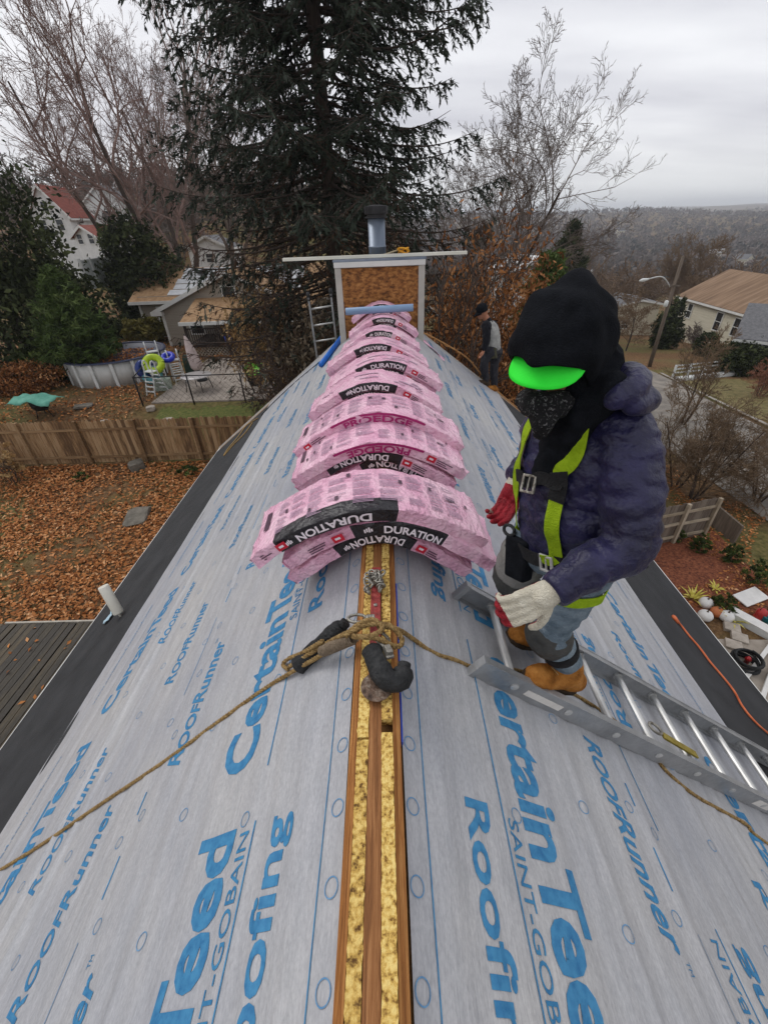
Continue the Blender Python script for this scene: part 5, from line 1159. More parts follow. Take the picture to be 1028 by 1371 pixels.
def spruce(name, label, loc, H, Rm, seed, z0=1.6, zdet=15., dead_below=8.2, whorl=.40, mats=None, pern=6, nsec=17, droop=.28, nl=.105, prof=.36):
    r = np.random.default_rng(seed); o = thing(name, label, 'tree', (0, 0, 0))
    tz = np.linspace(-.3, H, 14); mb = MB(); mb.tube([(r.normal(0, .03), r.normal(0, .03), z) for z in tz], np.interp(tz, [-.3, 0, H*.4, H], [H*.016, H*.0125, H*.0085, .02]), 12); mb.build('trunk', M_BARK, o, True)
    segs = []; C_, U_, W_, T_ = [], [], [], []; dC, dU, dW, dT = [], [], [], []
    z = z0
    while z < H-.3:
        det = 1.0 if z < zdet else .45; f = 1-z/H; n = pern+int(r.integers(0, 3)); dead = z < dead_below
        for k in range(n):
            az = 2*math.pi*(k+r.random())/n; L = Rm*(f**prof)*r.uniform(.55, 1.12)*(.8 if z < z0+1 else 1); d = np.array([math.cos(az), math.sin(az), 0])
            zz = z+r.uniform(-.2, .2); m = max(4, int(L/.35)); t = np.linspace(0, 1, m+1); sag = -droop*L*(t-.0)**1.2*(1-.55*t**2)+.10*L*t**3+.12*L*t*(f < .35)
            side = np.array([-d[1], d[0], 0]); cur = r.normal(0, .12); P = np.array([0, 0, zz])+d*(L*t)[:, None]+np.array([0, 0, 1.])*sag[:, None]+side*(cur*L*t*t)[:, None]
            rad = np.interp(t, [0, 1], [.008*L+.012, .005])
            for i in range(m): segs.append((*P[i], *P[i+1], rad[i], rad[i+1]))
            # secondary sprays left and right, hanging
            ns = max(3, int(nsec*det*L/4.5)); tt = np.sort(r.uniform(.18, 1.0, ns*2)); 
            for q, t_ in enumerate(tt):
                i = min(int(t_*m), m-1); p = P[i]+(P[i+1]-P[i])*(t_*m-i); s = (1 if q % 2 else -1); l2 = L*.26*(1.15-t_)*r.uniform(.6, 1.3)+.18; dd = side*s*r.uniform(.5, .9)+d*r.uniform(.3, .7)+np.array([0, 0, r.uniform(-.75, -.05)]); dd /= np.linalg.norm(dd)
                segs.append((*p, *(p+dd*l2), .009, .004)); nn = max(4, int(l2/nl*3.0*det)); e = r.random(nn)
                isd = (dead and r.random() < (.9 if z < 5 else .62)) or (z < dead_below+2 and r.random() < .3 and t_ < .75)
                if isd: nn2 = max(3, nn//2); e = e[:nn2]
                c = p+dd*l2*e[:, None]+np.array([0, 0, -1.])*(l2*.25*e*e)[:, None]; nn = len(e)
                uu = dd*.7+rvec(r, nn)*.7+np.array([0, 0, -.25]); uu /= np.linalg.norm(uu, axis=1)[:, None]; ll = nl*r.uniform(.55, 1.15, nn)[:, None]*(1.0 if det == 1 else 1.6)
                ww = np.cross(uu, rvec(r, nn)); ww /= np.linalg.norm(ww, axis=1)[:, None]+1e-9
                tv = np.clip(r.normal(.42, .17)+r.normal(0, .1, nn)+.25*(t_-.5), 0, 1)
                if isd: dC.append(c); dU.append(uu*ll); dW.append(ww*ll*.13); dT.append(tv)
                else: C_.append(c+uu*ll*.5); U_.append(uu*ll); W_.append(ww*ll*.27); T_.append(tv)
        z += whorl*(.75+.5*r.random())*(1 if z < zdet else 1.8)
    V, Fq = frustums(np.array(segs), 4); mesh_np('branches', V, Fq, M_BARK, o)
    V, Fq = quads(np.concatenate(C_), np.concatenate(U_), np.concatenate(W_)); mesh_np('crown', V, Fq, mats or M_SPR, o, tint=np.concatenate(T_))
    if dC: V, Fq = quads(np.concatenate(dC), np.concatenate(dU), np.concatenate(dW)); mesh_np('dead_twigs', V, Fq, M_DEAD, o, tint=np.concatenate(dT))
    o.location = [float(q) for q in loc]; return o
def leaf_cloud(r, lobes, n, size, hang=.0, shell=.55, aspect=.5, jit=.25):
    """leaves spread through a set of ellipsoid lobes (centre, radii); tint varies by clump, not by depth"""
    vol = np.array([np.prod(l[1]) for l in lobes]); cnt = (n*vol/vol.sum()).astype(int); C_, T_ = [], []
    for (c, rad), m in zip(lobes, cnt):
        nc = max(3, m//26); cen = rvec(r, nc)*(shell+(1-shell)*r.random((nc, 1))**.6)*np.array(rad)+np.array(c); ct = np.clip(r.normal(.5, .2, nc), 0, 1); k = r.integers(0, nc, m)
        C_.append(cen[k]+r.normal(0, 1, (m, 3))*np.array(rad)*jit*.45); T_.append(np.clip(ct[k]+r.normal(0, .1, m), 0, 1))
    C_ = np.concatenate(C_); T_ = np.concatenate(T_); m = len(C_); U_ = rvec(r, m)+np.array([0, 0, -hang]); U_ /= np.linalg.norm(U_, axis=1)[:, None]; s = size*r.uniform(.55, 1.25, m)[:, None]
    W_ = np.cross(U_, rvec(r, m)); W_ /= np.linalg.norm(W_, axis=1)[:, None]+1e-9
    V, Fq = quads(C_, U_*s, W_*s*aspect); return V, Fq, T_
def leafy(name, label, cat, loc, seed, lobes, n, size, m, trunk=None, hang=0., group=None, skel=None, aspect=.5, **k):
    r = np.random.default_rng(seed); o = thing(name, label, cat, (0, 0, 0), group)
    if skel is not None: S = skeleton(seed, **skel); V, Fq = frustums(S, 5); mesh_np('trunk', V, Fq, M_BARK, o)
    elif trunk: mb = MB(); mb.tube([(0, 0, -.2), (trunk[2] if len(trunk) > 2 else 0, 0, trunk[0]*.5), (0, 0, trunk[0])], [trunk[1], trunk[1]*.8, trunk[1]*.4], 8); mb.build('trunk', M_BARK, o, True)
    V, Fq, T = leaf_cloud(r, lobes, n, size, hang, aspect=aspect, **k); mesh_np('crown' if cat == 'tree' else 'foliage', V, Fq, m, o, tint=T); o.location = [float(q) for q in loc]; return o
def P_(x, y): return (x, y, gz(x, y))
def at_az(u, v, dist):
    d = ray(u, v); h = math.hypot(d[0], d[1]); x, y = CAM[0]+d[0]/h*dist, CAM[1]+d[1]/h*dist; return (float(x), float(y), gz(x, y)-.05)
def elev(u, v, dist): d = ray(u, v); return float(CAM[2]+d[2]/math.hypot(d[0], d[1])*dist)

# the big spruce behind the chimney
pos = aty(447, 330, 17.0); spruce('spruce_tree', 'towering dark spruce rising behind the chimney, its lowest branches brown', (pos[0], 17.0, gz(pos[0], 17.0)), 25.0, 5.9, 3)
# bare trees on the left hillside
bare_tree('bare_tree', 'large bare maple with reddish twigs standing behind the tan-roofed house', 'tree', at_az(243, 350, 46), 11, 26, M_TWIGR, stems=3, spread=.46, nch=(9, 7, 6, 5, 2), up=.07, twig=.011, wob=.2, ratio=(.62, .56, .52, .5, .55))
bare_tree('bare_tree', 'bare tree with leaning stems left of the large maple, above the white fence', 'tree', at_az(178, 340, 54), 12, 23, M_TWIGR, stems=2, spread=.55, nch=(9, 7, 6, 5, 2), up=.05, lean=(-.16, 0), twig=.011, wob=.2, ratio=(.62, .56, .52, .5, .55))
bare_tree('bare_tree', 'bare grey tree partly hidden behind the left side of the spruce', 'tree', at_az(300, 340, 36), 13, 17, M_TWIG, stems=1, spread=.55, nch=(10, 7, 6, 5, 2), twig=.011, ratio=(.62, .55, .5, .5, .5))
bare_tree('bare_tree', 'bare tree at the left picture edge, only drooping outer twigs showing', 'tree', at_az(-60, 300, 34), 14, 16, M_TWIG, stems=1, spread=.7, nch=(9, 7, 6, 5), up=-.02, twig=.014)
# bare tree right of the spruce
bare_tree('bare_tree', 'wide spreading bare tree rising right of the spruce', 'tree', at_az(650, 330, 28), 15, 15.2, M_TWIG, stems=2, spread=.56, nch=(11, 8, 6, 5, 3), up=.06, lean=(-.05, 0), crown0=.25, twig=.008, wob=.2, ratio=(.62, .56, .52, .5, .55))
bare_tree('bare_tree', 'small bare tree on the skyline right of the wide bare tree', 'tree', at_az(770, 330, 62), 16, 13, M_TWIG, stems=1, spread=.6, nch=(9, 7, 6, 4), twig=.018)
bare_tree('round_bare_tree', 'rounded tan bare tree standing above the two-storey house roof', 'tree', at_az(925, 360, 88), 17, 15, M_TWIGB, stems=3, spread=.75, nch=(9, 8, 6, 4), twig=.028)
# evergreens
leafy('dark_evergreen', 'big dark evergreen at the left edge above the pool', 'tree', at_az(40, 470, 33), 21, [((0, 0, 3.2), (4.2, 3.6, 3.2)), ((.8, 0, 7.0), (3.4, 2.8, 3.2)), ((-.7, .5, 10.5), (2.4, 1.8, 2.8)), ((3.0, 0, 3.2), (2.6, 2.2, 2.6)), ((-3.6, .4, 8.0), (2.8, 2.2, 3.8))], 24000, .17, M_DKEV, (8, .25), .2)
leafy('round_evergreen', 'round dark evergreen behind the tan-roofed house, below the bare maple', 'tree', at_az(195, 372, 42), 22, [((0, 0, 3.3), (3.0, 2.6, 2.8)), ((-.3, 0, 5.6), (2.2, 2.0, 2.2)), ((.4, .3, 1.6), (2.6, 2.2, 1.4))], 15000, .18, M_DKEV, (5, .2), .1)
leafy('olive_shrub', 'olive green shrub beside the left corner of the tan-roofed house', 'shrub', at_az(180, 400, 37), 23, [((0, 0, .9), (1.5, 1.2, .9)), ((.7, 0, 1.2), (.9, .8, .8))], 2200, .16, M_YLSH, (1, .06))
leafy('green_shrub', 'dark shrub below the white fence on the left hillside', 'shrub', at_az(150, 385, 40), 24, [((0, 0, .8), (2.2, 1.2, .8))], 2200, .18, M_DKEV, (.8, .06))
leafy('brown_brush', 'brown tangled brush left of the pool', 'shrub', at_az(8, 475, 29), 25, [((0, 0, .7), (2.2, 1.5, .8))], 7000, .08, M_BRLF, (.6, .05))
leafy('grey_brush', 'grey-green brush between the dark evergreen and the pool', 'shrub', at_az(58, 468, 30), 26, [((0, 0, 1.0), (1.8, 1.4, 1.1))], 2600, .16, M_GRSH, (.8, .05))
def young_pine(name, label, loc, H, R, seed, m, n=1.0, lean=(0, 0), nl=.17, z0=.12):
    r = np.random.default_rng(seed); o = thing(name, label, 'tree', (0, 0, 0)); ax = lambda z: np.array([lean[0]*z, lean[1]*z, z]); mb = MB(); mb.tube([ax(z) for z in np.linspace(-.2, H, 8)], np.linspace(.075*H/5, .012, 8), 8); mb.build('trunk', M_BARK, o, True); C_, U_, W_, T_, segs = [], [], [], [], []
    z = H*z0
    while z < H:
        f = 1-z/H
        for k in range(int(6*n)+2):
            az = r.uniform(0, 6.28); L = R*(min(1, f*1.5)**.7)*r.uniform(.6, 1.1)+.08; d = np.array([math.cos(az), math.sin(az), r.uniform(.0, .45)]); p0 = ax(z); p1 = p0+d*L; segs.append((*p0, *p1, .014, .005)); m_ = int(26*n*(.4+L/R)); e = r.uniform(.15, 1.05, m_)**.8
            c = p0+(p1-p0)*e[:, None]+r.normal(0, .06+.05*R, (m_, 3))*.7; u = d/np.linalg.norm(d)*.6+rvec(r, m_)*.8; u /= np.linalg.norm(u, axis=1)[:, None]; s = nl*r.uniform(.6, 1.2, m_)[:, None]; w_ = np.cross(u, rvec(r, m_)); w_ /= np.linalg.norm(w_, axis=1)[:, None]
            C_.append(c); U_.append(u*s); W_.append(w_*s*.16); T_.append(np.clip(r.normal(.5, .18)+r.normal(0, .1, m_), 0, 1))
        z += H/22*r.uniform(.7, 1.2)
    V, Fq = frustums(np.array(segs), 4); mesh_np('branches', V, Fq, M_BARK, o); V, Fq = quads(np.concatenate(C_), np.concatenate(U_), np.concatenate(W_)); mesh_np('crown', V, Fq, m, o, tint=np.concatenate(T_)); o.location = [float(q) for q in loc]; return o
young_pine('young_pine', 'bright green young pine with a thin trunk in front of the pool', tuple(np.array(G(128, 512))), 5.3, 1.7, 31, M_PINE, 2.4, (-.02, .05), .18, .2)
young_pine('green_pine', 'green pine behind the distant worker, right of the brown-leaved trees', at_az(718, 470, 19), elev(708, 352, 19)-gz(8, 17)+.2, 2.0, 32, M_PINE, 2.2, (0, 0), .2)
young_pine('dark_conifer', 'dark conifer on the skyline beside the small bare tree', at_az(763, 330, 58), 12, 3.2, 33, M_DKEV, 1.8, (0, 0), .5)
young_pine('dark_conifer', 'small dark conifer below the bare tree, left of the hood', at_az(752, 370, 46), 7, 2.0, 34, M_DKEV, 1.5, (0, 0), .36)
# trees keeping their dead brown leaves, right of the chimney
for i, (u, dist, top, R_, lab) in enumerate(((598, 12.5, 322, 1.5, 'tree with hanging brown leaves just right of the chimney'), (640, 13.5, 300, 1.6, 'tall brown-leaved tree behind the distant worker'), (680, 15.5, 345, 1.5, 'brown-leaved tree between the distant worker and the green pine'))):
    loc = at_az(u, 500, dist); Ht = elev(u, top, dist)-loc[2]
    leafy('brown_leaf_tree', lab, 'tree', loc, 41+i, [((0, 0, Ht*.45), (R_, R_*.9, Ht*.32)), ((.3, 0, Ht*.74), (R_*.75, R_*.7, Ht*.26)), ((-.2, .2, Ht*.22), (R_*.9, R_*.8, Ht*.2))], 8500, .085, M_BRLF, None, .9, skel=dict(H=Ht*1.05, stems=2, spread=.5, nch=(8, 6, 4), twig=.012), aspect=.34, shell=.2, jit=.5)
for i, (u, v, dist, top, R_, m_, lab, nn) in enumerate(((372, 470, 19, 368, 1.4, M_TANL, 'tan dead-leaved small tree beside the porch, left of the chimney', 2600), (415, 480, 14.5, 392, 1.1, M_GRBR, 'thin grey-brown small tree behind the leaning ladder', 2600), (330, 455, 21, 392, 1.0, M_TANL, 'small tan-leaved sapling in front of the porch roof', 1000))):
    loc = at_az(u, v, dist); Ht = elev(u, top, dist)-loc[2]
    leafy('tan_leaf_tree', lab, 'tree', loc, 51+i, [((0, 0, Ht*.72), (R_, R_, Ht*.26)), ((-.3, 0, Ht*.45), (R_*.8, R_*.8, Ht*.25))], nn, .10, m_, None, .7, skel=dict(H=Ht*1.02, stems=2, spread=.5, nch=(7, 6, 4), twig=.011), aspect=.4, shell=.15, jit=.5)
leafy('green_shrub', 'dark green upright shrub behind the foot of the leaning ladder', 'shrub', at_az(378, 480, 21), 56, [((0, 0, 1.0), (.75, .7, 1.1)), ((.1, 0, 1.9), (.45, .45, .6))], 2600, .12, M_DKEV, (1, .05))
leafy('red_shrub', 'rusty red low shrub at the far end of the patio', 'shrub', at_az(398, 490, 19), 57, [((0, 0, .5), (1.2, .8, .55))], 1500, .10, needle_mat('rusty_leaves', [srgb(70, 28, 20), srgb(112, 50, 36), srgb(136, 74, 54)]), (.4, .04))
# dried shrub on the left, in front of the wooden fence
sh_ = G(22, 648); leafy('dried_hydrangea', 'dried brown flower shrub in front of the wooden fence at the left edge', 'shrub', tuple(sh_), 58, [((-.3, 0, .9), (.9, .7, .55)), ((.2, 0, 1.3), (.6, .5, .4))], 700, .075, M_TANL, None, .2, skel=dict(H=1.7, stems=6, spread=.6, nch=(4, 3), twig=.007, r0=.02), aspect=.8, shell=.7, jit=.2)
leafy('low_weed', 'small green weed clump in the leaves below the wooden fence', 'plant', tuple(G(110, 642)), 59, [((0, 0, .12), (.28, .25, .15))], 260, .06, M_GRSH, (.1, .01))
leafy('low_weed', 'green weed clump beside the roof edge near the wooden fence', 'plant', tuple(G(252, 636)), 60, [((0, 0, .16), (.34, .3, .2))], 340, .07, M_GRSH, (.1, .01))
# bare bushes on the right by the road
bare_tree('bare_bush', 'many-stemmed bare bush leaning over the road beside the right wooden fence', 'shrub', tuple(G(925, 668)), 61, 4.6, M_TWIGB, stems=6, spread=.8, nch=(8, 7, 6, 4), up=.02, r0=.06, twig=.0055, crown0=.12, lean=(.28, .1))
bare_tree('bare_bush', 'upright bare bush behind the navy sleeve, left of the larger roadside bush', 'shrub', tuple(G(903, 652)), 62, 4.4, M_TWIGB, stems=3, spread=.5, nch=(8, 7, 5, 4), up=.06, r0=.06, twig=.0055, crown0=.15)
bare_tree('bare_bush', 'sprawling bare bush at the right picture edge beside the road', 'shrub', tuple(G(1012, 672)), 68, 3.8, M_TWIGB, stems=5, spread=.85, nch=(8, 7, 6, 4), up=.0, r0=.05, twig=.0055, crown0=.1)
bare_tree('bare_tree', 'young bare tree on the near verge by the street railing', 'tree', at_az(915, 560, 27), 69, 5.5, M_TWIGB, stems=2, spread=.6, nch=(9, 7, 6, 4), up=.05, twig=.008, crown0=.2)
bare_tree('bare_tree', 'brown bare tree between the pale garage and the street lamp', 'tree', at_az(845, 440, 52), 70, 7.5, M_TWIGB, stems=2, spread=.65, nch=(9, 7, 6, 4), up=.05, twig=.016, crown0=.2)
bare_tree('bare_bush', 'reddish bare bush on the grass across the road', 'shrub', at_az(1005, 550, 36), 63, 3.0, mat('red_brown_twigs', [srgb(110, 72, 56), srgb(140, 96, 76)], 2, .95), stems=5, spread=.8, nch=(7, 6, 5), up=.02, r0=.05, twig=.014, crown0=.1)
bare_tree('bare_bush', 'bare bush at the foot of the two-storey house', 'shrub', at_az(925, 470, 62), 64, 3.2, M_TWIG, stems=4, spread=.6, nch=(7, 6, 5), up=.05, r0=.07, twig=.022, crown0=.1)
leafy('arborvitae', 'dark green arborvitae beside the street lamp', 'shrub', at_az(884, 462, 56), 65, [((0, 0, 1.8), (1.3, 1.2, 2.0)), ((.5, 0, 3.4), (.9, .9, 1.6)), ((1.0, 0, 1.2), (1.0, 1.0, 1.3))], 6500, .17, M_DKEV, (3, .12))
leafy('clipped_shrub', 'dark shrub against the wall of the two-storey house', 'shrub', at_az(945, 462, 52), 66, [((0, 0, 1.0), (1.0, .9, 1.1))], 3000, .15, M_DKEV, (2, .1))
leafy('rounded_hedge', 'large rounded dark green hedge before the two-storey house', 'shrub', at_az(992, 488, 43), 67, [((0, 0, 1.1), (2.4, 1.7, 1.3)), ((1.9, 0, 1.3), (1.9, 1.6, 1.4)), ((-1.5, 0, .8), (1.3, 1.1, .9))], 12000, .14, M_DKEV, (2, .1))
# ---- woods further off, read as one mass
def wood_mass(name, label, spots, seed, twm, hs, twig):
    V_all, F_all = [], []; nb = 0; protos = []
    for k in range(4):
        S = skeleton(seed+k, 1.0*10, stems=1+k % 2, spread=.68, nch=(7, 5, 4), up=.05, twig=twig); V, Fq = frustums(S, 3); protos.append((V, Fq))
    r = np.random.default_rng(seed)
    for (x, y) in spots:
        V, Fq = protos[r.integers(0, 4)]; s = r.uniform(*hs)/10; a = r.uniform(0, 6.28); c, sn = math.cos(a), math.sin(a); W = V @ np.array([[c, sn, 0], [-sn, c, 0], [0, 0, 1.]])*np.array([s*1.15, s*1.15, s])+np.array([x, y, gz(x, y)]); V_all.append(W); F_all.append(Fq+nb); nb += len(V)
    stuff(mesh_np(name, np.concatenate(V_all), np.concatenate(F_all), twm), label, 'woodland')
r = np.random.default_rng(70); sp_ = []
while len(sp_) < 150:
    az = math.radians(r.uniform(10, 44)); d = r.uniform(64, 240); x, y = d*math.sin(az), d*math.cos(az)
    if not (28 < x < 62 and 38 < y < 75): sp_.append((x, y))
wood_mass('brown_woodland', 'brown bare woodland filling the valley right of the spruce', sp_, 71, mat('woodland_twigs', [srgb(92, 76, 62), srgb(128, 108, 90)], .08, .95), (8, 13), .05)
sp_ = []
while len(sp_) < 130:
    az = math.radians(r.uniform(-46, 2)); d = r.uniform(76, 170); sp_.append((d*math.sin(az), d*math.cos(az)))
wood_mass('hillside_woodland', 'grey bare woodland on the hillside behind the left houses', sp_, 75, mat('grey_woodland_twigs', [srgb(88, 80, 74), srgb(116, 106, 100)], .08, .95), (8, 14), .05)
# far hill: thousands of ragged tree crowns
n = 9000; az = np.radians(r.uniform(2, 50, n)); d = 260*(1900/260)**r.random(n); x, y = d*np.sin(az), d*np.cos(az); z = ground(x, y); k = 12
hh = r.uniform(6, 12, n); cen = np.stack([x, y, z+hh*.5], 1)
U_ = rvec(r, n*k)+np.array([0, 0, .5]); U_ /= np.linalg.norm(U_, axis=1)[:, None]; off = rvec(r, n*k)*np.repeat(hh*.42, k)[:, None]*np.array([.95, .95, 1.0])*r.random((n*k, 1))**.4; s = np.repeat(hh*.17, k)[:, None]*r.uniform(.6, 1.3, (n*k, 1)); W_ = np.cross(U_, rvec(r, n*k)); W_ /= np.linalg.norm(W_, axis=1)[:, None]
V, Fq = quads(np.repeat(cen, k, 0)+off, U_*s, W_*s*.6); tn = np.repeat(np.clip(r.normal(.55, .16, n)+.18*np.sin(x/55)*np.sin(y/80+x/130), 0, 1)-(r.random(n) < .10)*.5, k)
stuff(mesh_np('far_forest', V, Fq, needle_mat('far_forest_crowns', [srgb(40, 46, 40), srgb(84, 76, 70), srgb(106, 96, 90), srgb(124, 112, 104)]), tint=np.clip(tn, 0, 1)), 'bare forest covering the far hills on the horizon', 'forest')
# ================================================================ LEFT YARD
M_FENCE = mat('weathered_fence_wood', [srgb(98, 74, 50), srgb(142, 112, 78), srgb(166, 138, 104)], 3, .9, .6, 30, stretch=(5, 5, .6), rand=.5)
M_RAILW = mat('fence_rail_wood', [srgb(112, 86, 58), srgb(152, 124, 90)], 3, .9, .5, 30, stretch=(.6, 5, 5), rand=.4)
def fence(label, A, B_, H, npan, pick_w, mats, rails, toward, postw=.10, slant=.0, name='wooden_fence', gap=.012, dog=True):
    A = np.array(A, float); B_ = np.array(B_, float); d = B_-A; L = np.hypot(*d); d /= L; n_ = np.array(toward, float); n_ -= d*(n_@d); n_ /= np.linalg.norm(n_)
    o = thing(name, label, 'fence', ((A[0]+B_[0])/2, (A[1]+B_[1])/2, gz(*(A+B_)/2))); r = np.random.default_rng(int(L*100))
    def P3(s, w_, z): q = A+d*s+n_*w_; return np.array([q[0], q[1], gz(q[0], q[1])+z])
    k = int(L/pick_w); pw = L/k
    for i in range(k):
        s0, s1 = i*pw+gap/2, (i+1)*pw-gap/2; h = H+r.normal(0, .018); t = r.normal(0, .008); V = []
        for w_ in (-.009, .009):
            top = [(s0, h-.05), (s0+.035, h), (s1-.035, h), (s1, h-.05)] if dog else [(s0, h), (s1, h)]
            V.append([P3(s0, w_, .04), P3(s1, w_, .04)]+[P3(a_+t, w_, z_) for a_, z_ in top[::-1]])
        mb = MB(); mb.hull(V[0], V[1]); mb.build('picket', mats[0], o)
    for i in range(npan+1):
        s = L*i/npan; mb = MB(); p = P3(s, .075, 0); R_ = np.stack([np.append(d, 0), np.append(n_, 0), [0, 0, 1.]], 1); mb.box(p+[0, 0, (H+.02)/2-.1], (postw, postw, H+.22), R_); mb.build('post', mats[1], o)
        if i < npan:
            for zr in rails:
                mb = MB(); mb.bar(P3(s+postw/2, .042, zr), P3(s+L/npan-postw/2, .042, zr+r.normal(0, .015)), .045, .085); mb.build('rail', mats[1], o)
    return o
fence('weathered brown wooden fence between the leaf-strewn yard and the pool', (-18.65, 15.25), (-5.15, 15.25), 1.8, 6, .15, (M_FENCE, M_RAILW), (.3, 1.45), (0, -1))
# fallen leaves
M_LEAF = mat('fallen_leaves', [srgb(84, 52, 30), srgb(144, 88, 46), srgb(184, 122, 70), srgb(210, 164, 120)], 2, .8, tint=True, spec=.2, lo=.0, hi=1.0)
def litter(n, xr, yr, size, seed, keep=None, lift=.02):
    r = np.random.default_rng(seed); x = r.uniform(*xr, n); y = r.uniform(*yr, n)
    if keep is not None: k = keep(x, y, r); x, y = x[k], y[k]
    n = len(x); z = ground(x, y)+lift+r.random(n)*.05; U_ = r.normal(0, 1, (n, 3)); U_[:, 2] *= .35; U_ /= np.linalg.norm(U_, axis=1)[:, None]; W_ = np.cross(U_, np.array([0, 0, 1.])+r.normal(0, .35, (n, 3))); W_ /= np.linalg.norm(W_, axis=1)[:, None]; s = size*r.uniform(.6, 1.3, n)[:, None]
    C_ = np.stack([x, y, z], 1); Nn = np.cross(W_, U_); Nn *= np.sign(Nn[:, 2:3]); cu = r.uniform(-.1, .5, n)[:, None]*s
    V = np.stack([C_-U_*s, C_+W_*s*.55+Nn*cu, C_+U_*s+Nn*cu*.4, C_-W_*s*.55+Nn*cu], 1).reshape(-1, 3); b = np.arange(n)[:, None]*4; F_ = np.concatenate([b+np.array([0, 1, 2]), b+np.array([0, 2, 3])]); t = np.clip(r.normal(.5, .23, n), 0, 1); return V, F_, np.concatenate([t, t])
def clump(x, y): return np.sin(x*1.3+.7*np.sin(y*.9))+np.sin(y*1.7+1.1*np.sin(x*.8))
V1, F1, T1 = litter(60000, (-19, -3.5), (3.5, 15.1), .062, 81, lambda x, y, r: r.random(len(x)) < np.clip(.75+.32*clump(x*1.1, y*1.1), .22, 1))
V2, F2, T2 = litter(26000, (-27, -4), (15.4, 36), .07, 82, lambda x, y, r: ((clump(x, y) > -.6) | (r.random(len(x)) < .3)) & ~((x > -11.2) & (y > 16.6) & (y < 27.5)))
V3, F3, T3 = litter(12000, (6, 13.2), (7.2, 20), .05, 83, lambda x, y, r: clump(x, y) > -.2)
V = np.concatenate([V1, V2, V3]); Fq = np.concatenate([F1, F2+len(V1), F3+len(V1)+len(V2)]); stuff(mesh_np('leaf_litter', V, Fq, M_LEAF, tint=np.concatenate([T1, T2, T3])), 'fallen brown leaves covering the yards', 'leaves')
# timber deck beside the house
M_DECK = mat('wet_mossy_deck', [srgb(36, 29, 17), srgb(58, 48, 28), srgb(78, 64, 40)], 2.2, .55, .5, 30, stretch=(5, .5, 5), rand=.5, spec=.4)
dk = thing('timber_deck', 'dark wet timber deck below the left eave', 'deck', (-6.2, 2, 0)); zd = 1.0; x = -9.0; i = 0; r = np.random.default_rng(84)
while x < -3.35:
    mb = MB(); wd_ = .138; ga = .03 if i % 9 == 5 else .007; mb.box((x+wd_/2, 2.1+r.normal(0, .01), zd-.019+r.normal(0, .002)), (wd_, 8.2, .038)); bevel(mb.build('plank', M_DECK, dk), .004, 1); x += wd_+ga; i += 1
mb = MB(); mb.box((-7.2, 6.235, zd-.05), (2.4, .04, .12)); mb.build('edge_board', mat('bleached_board', [srgb(150, 144, 132), srgb(186, 180, 168)], 4, .8), dk)
mb = MB(); mb.box((-6.2, 6.19, zd-.20), (5.7, .04, .24)); mb.build('rim_joist', M_DECK, dk)
for xx in (-8.8, -6.2, -3.7): mb = MB(); mb.box((xx, 6.05, (zd-.06)/2-.1), (.12, .12, zd)); mb.build('post', M_DECK, dk)
Vd, Fd, Td = litter(60, (-8.6, -4.4), (2.2, 6.1), .05, 85); Vd[:, 2] += zd-.09+(.0); q = Vd.reshape(-1, 4, 3); q[:, :, 2] = q[:, :, 2]-q[:, :, 2].min(1)[:, None]+zd+.004; stuff(mesh_np('deck_leaves', q.reshape(-1, 3), Fd, M_LEAF, tint=Td), 'scattered yellow-brown leaves on the timber deck', 'leaves')
# stone slab and loose stones
M_STONE = mat('grey_stone', [srgb(84, 80, 72), srgb(122, 116, 106)], 5, .9, .6, 30)
M_PALE = mat('pale_stone', [srgb(150, 140, 128), srgb(186, 176, 164)], 5, .9, .6, 30)
def rock(name, label, cat, loc, d, rz, m, seed, tilt=0):
    r = np.random.default_rng(seed); bm = bmesh.new(); bmesh.ops.create_icosphere(bm, subdivisions=2, radius=1)
    for v in bm.verts: c = np.clip(np.array(v.co)*1.4, -.9, .9)*np.array(d)/2*(1+r.normal(0, .06)); v.co = c
    bmesh.ops.rotate(bm, cent=(0, 0, 0), matrix=Matrix.Rotation(tilt, 3, 'X') @ Matrix.Rotation(rz, 3, 'Z'), verts=bm.verts[:]); me = bpy.data.meshes.new(name); bm.to_mesh(me); bm.free(); me.materials.append(m); o = bpy.data.objects.new(name, me); COL.objects.link(o); o.location = (float(loc[0]), float(loc[1]), float(loc[2])+d[2]*.3); return tag(o, label, cat)
rock('stone_slab', 'grey stone slab lying among the leaves near the left roof edge', 'stone', G(185, 695), (.75, 1.0, .22), .2, M_STONE, 1, .12)
rock('stone', 'pale round stone beside the teal-covered table', 'stone', G(203, 549), (.4, .35, .25), .4, M_PALE, 2); rock('stone', 'pale flat stone left of the small lawn', 'stone', G(226, 563), (.5, .3, .14), .1, M_PALE, 3); rock('stone', 'rounded dark stone at the foot of the wooden fence', 'stone', G(185, 628), (.6, .5, .45), .8, M_STONE, 4); rock('stone', 'grey flat stone on the bare soil behind the wooden fence', 'stone', G(113, 545), (.9, .5, .16), .3, M_STONE, 5); rock('stone', 'small pale stone right of the flat stone by the lawn', 'stone', G(236, 570), (.3, .25, .12), .1, M_PALE, 6); rock('stone', 'white stone just behind the wooden fence top', 'stone', G(140, 566), (.35, .3, .15), .1, M_PALE, 7)
